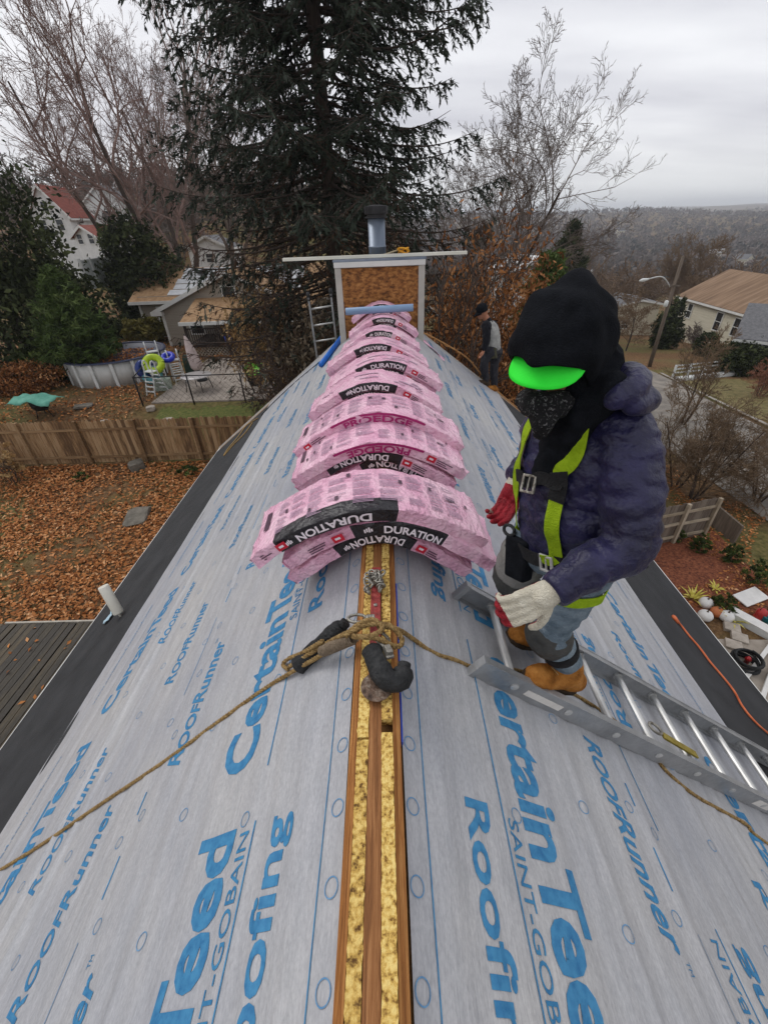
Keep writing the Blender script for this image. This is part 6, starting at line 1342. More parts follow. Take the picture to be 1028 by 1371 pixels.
# above-ground pool
M_POOLW = mat('white_pool_wall', [srgb(168, 168, 164), srgb(196, 196, 192)], 2, .5, stretch=(1, 1, .3)); M_POOLB = mat('navy_pool_cover', [srgb(20, 28, 52), srgb(34, 44, 72)], 2, .5, .4, 8); M_WPL = mat('white_plastic', [srgb(196, 198, 196), srgb(216, 218, 216)], 4, .45)
pcx, pcy = -15.0, 24.4; pz = gz(pcx, pcy); Rp = 2.5
pool = thing('above_ground_pool', 'round white above-ground pool with a dark cover', 'pool', (pcx, pcy, pz)); npn = 16
for i in range(npn):
    a0, a1 = 2*math.pi*i/npn, 2*math.pi*(i+1)/npn; t = np.linspace(a0+.02, a1-.02, 5); V = [(pcx+Rp*math.cos(a), pcy+Rp*math.sin(a), pz+z) for z in (-.05, 1.2) for a in t]; mb = MB(); mb.add(V, [(k, k+1, 5+k+1, 5+k) for k in range(4)]); wl = mb.build('wall_panel', M_POOLW, pool, True); sm = wl.modifiers.new('t', 'SOLIDIFY'); sm.thickness = .03
    mb = MB(); mb.box((pcx+(Rp+.03)*math.cos(a0), pcy+(Rp+.03)*math.sin(a0), pz+.6), (.09, .15, 1.28), np.array([[math.cos(a0), -math.sin(a0), 0], [math.sin(a0), math.cos(a0), 0], [0, 0, 1]])); bevel(mb.build('upright', M_WPL, pool), .015)
mb = MB(); mb.lathe([(Rp-.10, 1.2), (Rp-.10, 1.24), (Rp+.12, 1.24), (Rp+.12, 1.19)], (pcx, pcy, pz), 48, cap=False); mb.build('top_rim', mat('dark_rim', [srgb(40, 46, 70), srgb(60, 66, 90)], 4, .5), pool, True)
mb = MB(); mb.lathe([(Rp-.09, 1.21), (Rp-.3, 1.10), (1.2, .98), (.0, .95)], (pcx, pcy, pz), 40, cap=False); cv = mb.build('cover', M_POOLB, pool, True)
Vd, Fd, Td = litter(900, (pcx-1.6, pcx+1.6), (pcy-1.6, pcy+1.6), .07, 86); q = Vd.reshape(-1, 4, 3); q[:, :, 2] = q[:, :, 2]-q[:, :, 2].min(1)[:, None]+pz+1.03; o = mesh_np('cover_leaves', q.reshape(-1, 3), Fd, M_LEAF, cv, tint=Td); o['kind'] = 'stuff'
def aframe(label, base, H, W_, D_, yaw, hand=True, name='pool_ladder'):
    base = np.array(base); o = thing(name, label, 'ladder', tuple(base)); R_ = np.array([[math.cos(yaw), -math.sin(yaw), 0], [math.sin(yaw), math.cos(yaw), 0], [0, 0, 1]]); T = lambda x, y, z: base+R_ @ np.array([x, y, z])
    for s in (-1, 1):
        for e in (-1, 1):
            P = [T(s*W_/2, e*D_/2, 0), T(s*W_/2, e*.14, H)]
            if hand: P += [T(s*W_/2, e*.12, H+.35), T(s*W_/2, e*.02, H+.5)]
            mb = MB(); mb.tube(resample(P, .1), .03, 8); mb.build('rail', M_WPL, o, True)
    for k in range(1, 5):
        f = k/5
        for e in (-1, 1): mb = MB(); mb.box(T(0, e*(D_/2+(.14-D_/2)*f), H*f), (W_, .11, .035), R_); mb.build('step', M_WPL, o)
    mb = MB(); mb.box(T(0, 0, H), (W_+.06, .34, .04), R_); mb.build('platform', M_WPL, o); return o
aframe('white pool ladder standing over the right rim of the pool', (-12.55, 23.7, gz(-12.5, 23.7)), 1.35, .55, .9, .5)
aframe('white step ladder on the patio corner with floats piled beside it', (-11.35, 20.7, gz(-11.3, 20.7)), 1.1, .5, .9, -.35)
aframe('white ladder with curved handrails behind the pile of floats', (-10.95, 22.5, gz(-11, 22.5)), 1.15, .5, .7, .6)
def torus(name, label, c, R_, r_, tilt, az, m, cat='pool float'):
    mb = MB(); A = np.array(Matrix.Rotation(az, 3, 'Z') @ Matrix.Rotation(tilt, 3, 'X')); pts = [np.array(c)+A @ np.array([R_*math.cos(a), R_*math.sin(a), 0]) for a in np.linspace(0, 2*math.pi, 25)]; mb.tube(pts, [r_*(1+.04*math.sin(i*2)) for i in range(25)], 12, cap=False); o = mb.build('ring', m, None, True, loc=tuple(c)); o.name = name; return tag(o, label, cat)
zf = gz(-11.6, 21.3)
torus('pool_float', 'yellow-green inflatable ring on top of the float pile by the patio ladder', (-11.55, 21.55, zf+1.22), .36, .17, .9, .4, mat('lime_vinyl', [srgb(150, 176, 20), srgb(180, 204, 48)], 4, .3)); torus('pool_float', 'dark blue inflatable ring leaning at the left of the float pile', (-12.05, 21.6, zf+.95), .34, .17, 1.2, .9, mat('blue_vinyl', [srgb(14, 34, 92), srgb(26, 54, 126)], 4, .3)); torus('pool_float', 'teal inflatable ring under the yellow-green ring', (-11.75, 21.45, zf+.72), .36, .16, .7, .2, mat('teal_vinyl', [srgb(54, 116, 124), srgb(84, 150, 156)], 4, .3)); torus('pool_float', 'bright blue inflatable ring behind the patio ladder', (-11.1, 22.3, zf+1.35), .24, .12, .5, .1, mat('royal_vinyl', [srgb(28, 44, 168), srgb(50, 66, 190)], 4, .3))
rock('float_bag', 'pale translucent bag of pool gear below the floats', 'bag', (-11.35, 21.4, zf), (.9, .7, .8), .3, mat('pale_bag', [srgb(134, 146, 132), srgb(170, 178, 166)], 4, .5, .4), 11); rock('green_bag', 'dark green covered bundle beside the closed umbrella', 'bag', (-10.9, 24.2, gz(-10.9, 24.2)), (.8, .7, 1.3), .3, mat('dark_green_cover', [srgb(22, 42, 34), srgb(36, 60, 48)], 4, .7, .4), 12)
# patio
M_PAVE = mat('pale_patio_concrete', [srgb(128, 118, 108), srgb(158, 148, 138)], 1.6, .85, .3, 20)
r = np.random.default_rng(87); pt = bpy.data.objects.new('patio', None); COL.objects.link(pt); pt.location = (-8, 22, 1.3); pt['kind'] = 'structure'
for i in range(4):
    for j in range(4):
        x0, x1 = -11.0+i*1.62, -11.0+(i+1)*1.62-.02; y0, y1 = 19.2+j*1.95, 19.2+(j+1)*1.95-.02; mb = MB(); mb.box(((x0+x1)/2, (y0+y1)/2, 1.3), (x1-x0, y1-y0, .12)); mb.build('slab', M_PAVE, pt)
M_BLKM = mat('black_metal', [srgb(22, 22, 24), srgb(36, 36, 38)], 8, .5, metal=.3)
cf = thing('chain_link_fence', 'low black metal fence along the front of the patio', 'fence', (-8.3, 19.1, 1.3)); P_f = [(-11.3, 19.0), (-8.9, 19.0), (-6.5, 19.0), (-4.3, 19.0)]
for x_, y_ in P_f+[(-11.9, 21.5), (-12.3, 24.0)]: mb = MB(); mb.tube([(x_, y_, gz(x_, y_)-.1), (x_, y_, 1.3+1.35)], .035, 8); mb.build('post', M_BLKM, cf, True)
pth = [(-12.3, 24.0), (-11.9, 21.5)]+P_f
for (a, b) in zip(pth[:-1], pth[1:]): 
    mb = MB(); mb.tube([(a[0], a[1], 2.6), (b[0], b[1], 2.6)], .025, 6); mb.build('top_rail', M_BLKM, cf, True)
    mb = MB(); L_ = math.hypot(b[0]-a[0], b[1]-a[1]); n_ = int(L_/.28)
    for k in range(n_+4):
        for s in (1, -1):
            u0, u1 = k*.28-(.0), k*.28+s*1.15; 
            def cl(u, z): return (a[0]+(b[0]-a[0])*u/L_, a[1]+(b[1]-a[1])*u/L_, z)
            pa, pb = (u0, 1.4), (u1, 2.56)
            t0 = 0 if 0 <= u0 <= L_ else None
            lo = max(0, min(1, ((0 if s > 0 else L_)-u0)/(u1-u0))) if not (0 <= u0 <= L_) else 0; hi = max(0, min(1, ((L_ if s > 0 else 0)-u0)/(u1-u0)))
            if hi-lo > .02 and lo < 1: mb.bar(cl(u0+(u1-u0)*lo, 1.4+1.16*lo), cl(u0+(u1-u0)*min(hi, 1), 1.4+1.16*min(hi, 1)), .006, .006)
    o = mb.build('chain_mesh', M_BLKM, cf); o['kind'] = 'stuff'
um = thing('closed_umbrella', 'closed pinkish white patio umbrella leaning over the patio table', 'umbrella', (-9.9, 22.6, 1.36)); a_ = np.array([-9.75, 22.5, 1.42]); b_ = np.array([-10.15, 22.75, 3.55]); M_UMB = mat('pinkish_canvas', [srgb(176, 158, 154), srgb(206, 190, 186)], 5, .85, .5, 20)
mb = MB(); mb.tube([a_, b_+(b_-a_)*.04], .025, 8); mb.build('pole', M_BLKM, um, True)
mb = MB(); t_, x_, z_ = basis(b_-a_, (0, 1, 0)); rings = []
for f, r_ in ((.22, .16), (.3, .26), (.5, .25), (.75, .17), (.93, .08), (1.0, .03)):
    c_ = a_+(b_-a_)*f; an = np.linspace(0, 2*np.pi, 24, endpoint=False); rr = r_*(1+.22*np.sin(an*8)); rings.append(c_+(np.cos(an)*rr)[:, None]*x_+(np.sin(an)*rr)[:, None]*z_)
loft(mb, rings); mb.build('canopy', M_UMB, um, True)
mb = MB(); mb.lathe([(.28, 0), (.28, .06), (.05, .1), (.04, .3)], (-9.75, 22.5, 1.36), 16); mb.build('base', M_BLKM, um, True)
tb = thing('patio_table', 'glass patio table with thin metal legs on the patio', 'table', (-9.3, 20.9, 1.36)); mb = MB(); mb.lathe([(.72, .70), (.74, .715), (.72, .73)], (-9.3, 20.9, 1.36), 28); mb.build('table_top', mat('grey_table_glass', [srgb(150, 146, 144), srgb(176, 172, 170)], 4, .25), tb, True)
for k in range(4): a = .6+k*math.pi/2; mb = MB(); mb.tube([(-9.3+.5*math.cos(a), 20.9+.5*math.sin(a), 2.06), (-9.3+.64*math.cos(a), 20.9+.64*math.sin(a), 1.36)], .018, 6); mb.build('leg', M_BLKM, tb, True)
bs = thing('toy_basket', 'lime green round basket on a dark bin at the patio edge', 'basket', (-6.6, 21.6, 1.36)); mb = MB(); mb.lathe([(.38, 0), (.42, .5), (.40, .52), (.36, .1)], (-6.6, 21.6, 1.36), 20); mb.build('bin', M_BLKM, bs, True)
mb = MB(); A = np.array(Matrix.Rotation(.5, 3, 'X')); mb.lathe([(.02, -.12), (.3, -.08), (.46, .06), (.50, .14), (.46, .13), (.3, .02), (.02, -.04)], (-6.6, 21.55, 2.06), 22, A); mb.build('basket', mat('lime_plastic', [srgb(92, 184, 20), srgb(116, 204, 44)], 4, .4), bs, True)
ug = thing('covered_grill', 'teal cover spread over a dark grill on the leafy slope', 'grill', tuple(G(62, 558))); g0 = np.array(G(62, 558)); mb = MB(); mb.lathe([(.25, .35), (.36, .5), (.38, .72), (.3, .85), (.06, .92)], g0, 20); mb.build('kettle', M_BLKM, ug, True)
for k in range(3): a = k*2.1; mb = MB(); mb.tube([g0+[.2*math.cos(a), .2*math.sin(a), .5], g0+[.34*math.cos(a), .34*math.sin(a), 0]], .02, 6); mb.build('leg', M_BLKM, ug, True)
mb = MB(); gg = []
for i in range(12):
    for j in range(8): x_, y_ = (i-5.5)/5.5*.95, (j-3.5)/3.5*.6; gg.append(g0+[x_-.1, y_, .98+.05*math.sin(i*1.3)+.04*math.cos(j*1.9+i)-.16*(abs(x_)/.95)**3-.14*(abs(y_)/.6)**3-.05*x_])
mb.add(gg, [(i*8+j, (i+1)*8+j, (i+1)*8+j+1, i*8+j+1) for i in range(11) for j in range(7)]); o = mb.build('teal_cover', mat('teal_tarp', [srgb(72, 140, 122), srgb(110, 172, 152)], 4, .7, .4), ug, True); sm = o.modifiers.new('t', 'SOLIDIFY'); sm.thickness = .015
gn = thing('lawn_ornament', 'small green and white lawn ornament left of the pool', 'ornament', tuple(G(24, 503))); g1 = np.array(G(24, 503)); mb = MB(); mb.lathe([(.2, 0), (.22, .25), (.14, .4), (.10, .5)], g1, 14); mb.build('pedestal', M_WPL, gn, True); mb = MB(); mb.lathe([(.10, .5), (.24, .55), (.2, .75), (.08, .95), (.02, 1.0)], g1, 14); mb.build('figure', mat('green_glaze', [srgb(20, 92, 58), srgb(36, 120, 78)], 5, .3), gn, True)

# ================================================================ HOUSES
M_TAUPE = mat('taupe_lap_siding', [srgb(146, 138, 126), srgb(164, 156, 144)], 3, .75, .25, 40, stretch=(.3, .3, 6)); M_TANR = mat('tan_shingle_roof', [srgb(132, 102, 72), srgb(158, 126, 92), srgb(174, 144, 110)], 4, .9, .4, 20); M_WOOD = M_RAILW
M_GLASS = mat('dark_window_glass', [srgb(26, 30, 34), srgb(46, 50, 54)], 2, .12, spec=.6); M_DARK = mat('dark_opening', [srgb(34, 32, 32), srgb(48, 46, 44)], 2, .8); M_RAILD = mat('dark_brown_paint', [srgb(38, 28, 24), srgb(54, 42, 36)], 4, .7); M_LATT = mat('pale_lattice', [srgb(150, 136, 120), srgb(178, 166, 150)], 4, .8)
def window(parent, c, w_, h_, n_, frame=M_WTRIM, mull=True, d=.05):
    """framed pane on a wall whose outward normal is n_"""
    n_ = np.array(n_, float); t, x, z = basis(n_); c = np.array(c, float); R_ = np.stack([x, n_, z], 1); mb = MB(); mb.box(c+n_*.01, (w_, .03, h_), R_); pn = mb.build('window', M_GLASS, parent)
    mb = MB(); fw_ = .09
    for s in (-1, 1): mb.box(c+x*s*(w_/2+fw_/2)+n_*.03, (fw_, .07, h_+2*fw_), R_); mb.box(c+z*s*(h_/2+fw_/2)+n_*.032, (w_, .07, fw_), R_)
    if mull: mb.box(c+n_*.028, (w_, .03, .05), R_)
    mb.build('window_frame', frame, pn); return pn
def slab(mb, P4, th, mi=0):
    P4 = [np.array(p, float) for p in P4]; n_ = np.cross(P4[1]-P4[0], P4[3]-P4[0]); n_ /= np.linalg.norm(n_); n_ = n_ if n_[2] > 0 else -n_; A, Bq = [p-n_*th for p in P4], P4
    if np.cross(P4[1]-P4[0], P4[3]-P4[0])[2] < 0: A, Bq = A[::-1], Bq[::-1]
    mb.hull(A, Bq, mi)
hs = thing('neighbour_house', 'low taupe house with tan roof and covered porch behind the patio', 'house', (-11, 35, 1.3))
mb = MB(); mb.box((-11.2, 38.2, 2.6), (13.6, 7.8, 3.0)); mb.build('wall', M_TAUPE, hs)
zr_, ye_ = 5.6, 33.75
mb = MB(); slab(mb, [(-18.5, ye_, 3.85), (-3.9, ye_, 3.85), (-3.9, 38.2, zr_), (-18.5, 38.2, zr_)], .16); rf = mb.build('roof', M_TANR, hs)
mb = MB(); slab(mb, [(-18.5, 42.6, 3.85), (-3.9, 42.6, 3.85), (-3.9, 38.21, zr_), (-18.5, 38.21, zr_)][::-1], .16); mb.build('rear_roof', M_TANR, hs)
for sx in (-17.95, -4.45): mb = MB(); mb.hull([(sx-.05, 34.32, 3.9), (sx-.05, 42.0, 3.9), (sx-.05, 38.2, 5.42)], [(sx+.05, 34.32, 3.9), (sx+.05, 42.0, 3.9), (sx+.05, 38.2, 5.42)]); mb.build('gable_wall', M_TAUPE, hs)
mb = MB(); mb.bar((-18.5, ye_-.03, 3.76), (-13.5, ye_-.03, 3.76), .05, .2); mb.build('fascia', M_WTRIM, rf)
M_RWH = mat('white_roof_underlay', [srgb(182, 184, 186), srgb(206, 208, 210)], 3, .7)
sl = (zr_-3.85)/(38.2-ye_)
for k in range(5):
    y0_, y1_ = 34.4+k*.74, 34.4+k*.74+.68; mb = MB(); slab(mb, [(-15.8+.1*k+.12*(k % 2), y0_, 3.85+(y0_-ye_)*sl+.05), (-6, y0_, 3.85+(y0_-ye_)*sl+.05), (-6, y1_, 3.85+(y1_-ye_)*sl+.03), (-15.8+.1*k+.12*(k % 2), y1_, 3.85+(y1_-ye_)*sl+.03)], .03); mb.build('roof_panel', M_RWH, rf)
mb = MB(); yv_ = 37.2; mb.box((-13.9, yv_, 3.85+(yv_-ye_)*sl+.16), (.75, .6, .2)); mb.build('roof_vent', M_DARK, rf)
# front gable wing
gx0, gx1, gy, ze_, zp = -15.0, -5.4, 31.2, 3.65, 5.62; gm = (gx0+gx1)/2
mb = MB(); mb.hull([(gx0, gy, 1.2), (gx1, gy, 1.2), (gx1, gy, ze_), (gm, gy, zp), (gx0, gy, ze_)], [(gx0, 35, 1.2), (gx1, 35, 1.2), (gx1, 35, ze_), (gm, 35, zp), (gx0, 35, ze_)]); mb.build('front_wing_wall', M_TAUPE, hs)
for s in (-1, 1):
    mb = MB(); xo = gm+s*(gm-gx0+.5)*1; dz = (zp-ze_)/(gm-gx0)*.5; P4 = [(gm, gy-.35, zp+.14), (xo, gy-.35, ze_-dz+.14), (xo, 36.2, ze_-dz+.14), (gm, 36.2, zp+.14)]; slab(mb, P4 if s > 0 else P4, .12); wr_ = mb.build('wing_roof', M_TANR, hs)
    mb = MB(); mb.bar((gm, gy-.38, zp+.03), (xo, gy-.38, ze_-dz+.03), .05, .24, up=(0, 1, 0) if False else (0, 0, 1)); mb.build('rake_trim', M_WTRIM, wr_)
mb = MB(); mb.box((gx0-.25, gy-.2, ze_-.22), (.75, .4, .24)); mb.build('gable_return', M_WTRIM, hs)
for x_, y_, zt in ((gx0, gy, ze_), (-18.0, 34.3, 3.75)): mb = MB(); mb.box((x_, y_-.01, (1.2+zt)/2), (.16, .16, zt-1.2)); mb.build('corner_board', M_WTRIM, hs)
mb = MB(); mb.box((-16.5, 34.29, 1.35), (3.0, .06, .18)); mb.build('base_trim', M_WTRIM, hs)
window(hs, (-16.0, 34.29, 2.6), 1.5, 1.5, (0, -1, 0)); window(hs, (-12.9, 31.19, 2.65), .85, 1.15, (0, -1, 0)); window(hs, (-10.2, 31.19, 4.5), .8, .7, (0, -1, 0), mull=False)
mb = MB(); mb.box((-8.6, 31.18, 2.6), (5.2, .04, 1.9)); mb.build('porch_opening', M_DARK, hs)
pr_ = MB(); slab(pr_, [(-12.5, 27.75, 3.35), (-4.8, 27.75, 3.35), (-4.8, 31.19, 4.25), (-12.5, 31.19, 4.25)], .1); po = pr_.build('porch_roof', M_TANR, hs); mb = MB(); mb.bar((-12.55, 27.72, 3.27), (-4.8, 27.72, 3.27), .06, .2); mb.build('gutter', M_WTRIM, po)
mb = MB(); mb.box((-8.7, 29.45, 1.95), (7.4, 3.4, .12)); pf = mb.build('porch_floor', M_RAILD, hs)
for x_ in (-12.3, -9.8, -7.3, -5.0): mb = MB(); mb.box((x_, 27.9, 2.25), (.13, .13, 2.0)); mb.build('porch_post', M_RAILD, hs)
mb = MB(); mb.bar((-12.3, 27.9, 2.95), (-5.0, 27.9, 2.95), .1, .06); mb.bar((-12.3, 27.9, 2.1), (-5.0, 27.9, 2.1), .06, .06); rl_ = mb.build('railing', M_RAILD, hs)
for x_ in np.arange(-12.15, -5.0, .14): mb = MB(); mb.box((x_, 27.9, 2.52), (.05, .035, .8)); mb.build('baluster', M_RAILD, rl_)
lt = MB()
for s in (1, -1):
    for k in np.arange(-.6, 7.4, .22):
        x0_ = -12.3+k; x1_ = x0_+s*.6; z0_, z1_ = 1.3, 1.9
        lo_, hi_ = max(min(x0_, x1_), -12.3), min(max(x0_, x1_), -5.0)
        if hi_-lo_ > .05: zz = lambda x: z0_+(z1_-z0_)*(x-x0_)/(x1_-x0_); lt.bar((lo_, 27.92+s*.008, zz(lo_)), (hi_, 27.92+s*.008, zz(hi_)), .012, .05, up=(0, 0, 1))
o = lt.build('lattice', M_LATT, hs); o['kind'] = 'stuff'
for i, x_ in enumerate((-7.3, -6.3)):
    b0_ = np.array([x_, 26.9, gz(x_, 26.9)+.05]); bn = thing('green_bin', ('left' if i == 0 else 'right')+' one of two dark green bins in front of the porch', 'bin', tuple(b0_)); mb = MB(); mb.box(b0_+[0, 0, .45], (.5, .55, .9), taper=1.15); bevel(mb.build('body', mat('green_bin_plastic', [srgb(20, 66, 34), srgb(34, 86, 46)], 4, .5), bn), .03); mb = MB(); mb.box(b0_+[0, 0, .94], (.62, .68, .07)); bevel(mb.build('lid', M_DKEV if False else M_BLKM, bn), .02)
bp_ = np.array([-9.9, 28.15, 2.02]); mb = MB(); mb.lathe([(.14, 0), (.24, .2), (.26, .42), (.2, .44), (.2, .3)], bp_, 16); tag(mb.build('blue_planter', M_NAVY, None, True, loc=tuple(bp_)), 'blue planter on the covered porch behind the railing', 'planter')

def gable_house(name, label, loc, rot, W_, D_, H, rise, wallm, roofm, wins=(), base=-1.5, over=.35, door=None, trim=M_WTRIM):
    """ridge along local y, gable towards -y; built at the origin, then set down and turned"""
    o = thing(name, label, 'house', (0, 0, 0)); mb = MB(); w2 = W_/2
    mb.hull([(-w2, 0, base), (w2, 0, base), (w2, 0, H), (0, 0, H+rise), (-w2, 0, H)], [(-w2, D_, base), (w2, D_, base), (w2, D_, H), (0, D_, H+rise), (-w2, D_, H)]); wl = mb.build('wall', wallm, o)
    for s in (-1, 1):
        k = rise/w2; P4 = [(0, -over, H+rise+.12), (s*(w2+over), -over, H-k*over+.12), (s*(w2+over), D_+over, H-k*over+.12), (0, D_+over, H+rise+.12)]; mb = MB(); slab(mb, P4, .14); rf_ = mb.build('roof', roofm, o)
        mb = MB(); mb.bar((s*(w2+over+.02), -over, H-k*over-.03), (s*(w2+over+.02), D_+over, H-k*over-.03), .05, .2); mb.build('fascia', trim, rf_); mb = MB(); mb.bar((0, -over-.03, H+rise+.0), (s*(w2+over), -over-.03, H-k*over+.0), .05, .22); mb.build('rake_trim', trim, rf_)
    for (face, a, z, ww, hh) in wins:
        if face == 'f': window(o, (a, -.005, z), ww, hh, (0, -1, 0), trim)
        elif face == 'l': window(o, (-w2-.005, a, z), ww, hh, (-1, 0, 0), trim)
        else: window(o, (w2+.005, a, z), ww, hh, (1, 0, 0), trim)
    o.location = [float(q) for q in loc]; o.rotation_euler = (0, 0, rot); return o
M_CREAM = mat('cream_siding', [srgb(186, 180, 160), srgb(206, 200, 182)], 2, .75, .2, 30, stretch=(.3, .3, 5)); M_BRR = mat('brown_streaked_roof', [srgb(100, 78, 60), srgb(126, 102, 80), srgb(144, 120, 98)], 1.3, .9, .3, 12, stretch=(.25, 2.2, .25)); M_REDR = mat('red_roof', [srgb(112, 58, 48), srgb(138, 78, 66)], 3, .9, .3); M_WHS = mat('white_siding', [srgb(206, 206, 204), srgb(224, 224, 222)], 2, .7); M_GRR = mat('grey_shingles', [srgb(84, 84, 86), srgb(112, 112, 114)], 5, .9, .3)
# two-storey house on the right: eave wall faces the viewer's left
eA = atz(912, 394, -.3); eB = atz(1010, 420, -.3); dv_ = eB-eA; LH = float(np.hypot(dv_[0], dv_[1])); ang = math.atan2(dv_[1], dv_[0])
# local y runs from the near gable to the far one
rotH = math.atan2(-dv_[0], dv_[1])+math.pi; W2 = 9.4
uy = -dv_/LH; ux = np.array([uy[1], -uy[0], 0]); near = eB+ux*(W2/2); zb_ = -6.2
gable_house('two_storey_house', 'cream two-storey house with brown streaked roof across the street', (near[0], near[1], zb_), math.atan2(-uy[0], uy[1]), W2, LH, 5.8, 2.5, M_CREAM, M_BRR,
            [('l', LH*.13, 4.35, 1.0, 1.6), ('l', LH*.36, 4.35, 1.0, 1.7), ('l', LH*.79, 4.5, .85, 1.4), ('l', LH*.94, 4.5, .85, 1.4), ('l', LH*.80, 1.6, 1.0, 1.5), ('l', LH*.93, 1.6, 1.0, 1.5), ('l', LH*.55, 1.5, 1.2, 1.4), ('f', 0, 4.4, 1.2, 1.4)])
gA = aty(829, 413, 62); gB = aty(882, 414, 62); gable_house('pale_garage', 'long pale garage wall behind the hooded worker, left of the street lamp', ((gA[0]+gB[0])/2, 62, gz(33, 62)-.6), 0, float(gB[0]-gA[0]), 7, 4.4, .5, M_CREAM, M_GRR, [('f', -1.4, 2.0, .9, 1.0)])
gable_house('grey_roof_house', 'corner of a grey-roofed house with white eave at the right edge', (39.3, 29.8, gz(27, 33)), math.radians(51.3), 9.0, 12, 2.5, 1.6, M_WHS, M_GRR, [('l', 10, 1.4, 1.2, 1.1), ('l', 6, 1.4, 1.2, 1.1)], over=.5)
wl_ = at_az(92, 340, 74); gable_house('white_house', 'white house with red roof and steep gable on the left hillside', (wl_[0]-.6, wl_[1], elev(92, 322, 74)), .05, 4.6, 5.5, 2.6, 2.9, M_WHS, M_REDR, [('f', -1.0, 1.6, .8, 1.1), ('f', 1.0, 1.6, .8, 1.1), ('f', 0, 3.5, .7, .9)], base=-5)
wl_ = at_az(122, 338, 66); gable_house('small_white_wing', 'low white porch building beside the red-roofed house', (wl_[0], wl_[1], elev(122, 338, 66)), -.3, 3.2, 4, 1.6, .9, M_WHS, M_REDR, [('f', -.8, 1.3, .7, .9), ('f', .8, 1.3, .7, .9)], base=-3)
wl_ = at_az(148, 300, 88); gable_house('white_house', 'white house glimpsed between the trunks above the round evergreen', (wl_[0], wl_[1], elev(148, 305, 88)-.5), .2, 6, 7, 3.4, 2.4, M_WHS, M_GRR, [('f', 0, 2, 1, 1.2)], base=-5)
wl_ = at_az(285, 360, 58); gable_house('white_shed', 'white shed glimpsed behind the bare maple trunk', (wl_[0], wl_[1], elev(285, 362, 58)), 0, 4.5, 4, 2.2, 1.0, M_WHS, M_GRR, [('f', 0, 1.2, .8, .8)], base=-3)
wl_ = at_az(713, 392, 44); gable_house('white_shed', 'white building glimpsed through the green pine', (wl_[0], wl_[1], elev(713, 395, 44)), .3, 4, 4, 2.0, .9, M_WHS, M_WHS, [('f', 0, 1.2, .8, .8)], base=-5)
wl_ = at_az(783, 396, 82); gable_house('white_roof_house', 'low house with pale roof just right of the black hood', (wl_[0], wl_[1], elev(783, 402, 82)), 1.2, 8, 10, 2.6, 1.6, M_WHS, M_RWH, [('f', 0, 1.4, 1.2, 1.0)], base=-4)
for i, (u, v, dist, lab) in enumerate(((962, 352, 420, 'tiny white house in the valley above the brown roof'), (838, 296, 700, 'tiny pale building on the far hillside'), (700, 330, 300, 'tiny white house between the bare tree and the pine'), (985, 350, 380, 'tiny pale house in the valley right of another'))):
    q = at_az(u, v, dist); gable_house('far_house', lab, (q[0], q[1], q[2]+(6 if dist > 350 else 2)), .5+i, 6, 8, 2.6, 2.2, M_CREAM, M_GRR if i % 2 else M_RWH, [('f', 0, 2, 1.5, 1.5)], base=-12)
# white fence on the left hillside
wa, wb = at_az(116, 375, 41), at_az(172, 362, 47); M_VF = mat('white_fence_panel', [srgb(164, 170, 168), srgb(188, 192, 190)], 2, .6)
wf = thing('white_fence', 'white panel fence on the left hillside above the tan-roofed house', 'fence', wa); wa, wb = np.array(wa), np.array(wb); zt_ = elev(140, 345, 44)
for k in range(5):
    a, b = wa+(wb-wa)*k/5, wa+(wb-wa)*(k+1)/5; zb2 = elev(140, 376, 44)-.3; mb = MB(); mb.bar((a[0], a[1], (zb2+zt_)/2), (b[0], b[1], (zb2+zt_)/2), .05, zt_-zb2); mb.build('panel', M_VF, wf); mb = MB(); mb.box((a[0], a[1], (zb2+zt_)/2+.06), (.16, .16, zt_-zb2+.15)); mb.build('post', M_WPL, wf)
    mb = MB(); mb.bar((a[0], a[1]-.02, zt_+.0), (b[0], b[1]-.02, zt_+.0), .09, .09); mb.build('cap_rail', M_WPL, wf)

# ================================================================ RIGHT SIDE: street and garden
M_POLE = mat('weathered_pole', [srgb(86, 76, 66), srgb(118, 106, 94)], 3, .9, .4, 20, stretch=(4, 4, .4))
lb = np.array([22.0, 35.8, gz(22, 35.8)]); sl_ = thing('street_lamp', 'grey wooden street lamp pole with a curved arm beside the arborvitae', 'street lamp', tuple(lb)); top = aty(914, 343, 35.9); 
mb = MB(); mb.tube([lb-[0, 0, .3], lb+(top-lb)*.5, top], [.16, .13, .10], 12); mb.build('pole', M_POLE, sl_, True)
ar0 = aty(896, 384, 35.8); ar1 = aty(866, 374, 35.6); mb = MB(); mid = (ar0+ar1)/2+np.array([0, 0, .42]); mb.tube(resample([ar0, ar0*.6+mid*.4+[0, 0, .12], mid, ar1], .15), .05, 8); mb.build('arm', M_ALUR, sl_, True)
mb = MB(); t_ = ar1-mid; t_ /= np.linalg.norm(t_); limb(mb, [ar1-t_*.05, ar1+t_*.35, ar1+t_*.55], [.07, .13, .06], 12, .08); mb.build('lamp_head', M_WPL, sl_, True)
mb = MB(); mb.bar(ar0+[-.5, 0, .1], ar0+[.8, 0, .05], .1, .1); mb.build('crossarm', M_POLE, sl_)
q = aty(891, 407, 35.75); mb = MB(); mb.lathe([(.1, -.2), (.14, -.15), (.14, .2), (.05, .26)], q, 12); mb.build('insulator', M_WPL, sl_, True)
gr_ = thing('street_railing', 'low white rail fence along the far side of the street', 'railing', (25, 32.4, gz(25, 32.4))); A_, B2 = np.array([21.4, 31.6]), np.array([29.5, 34.0])
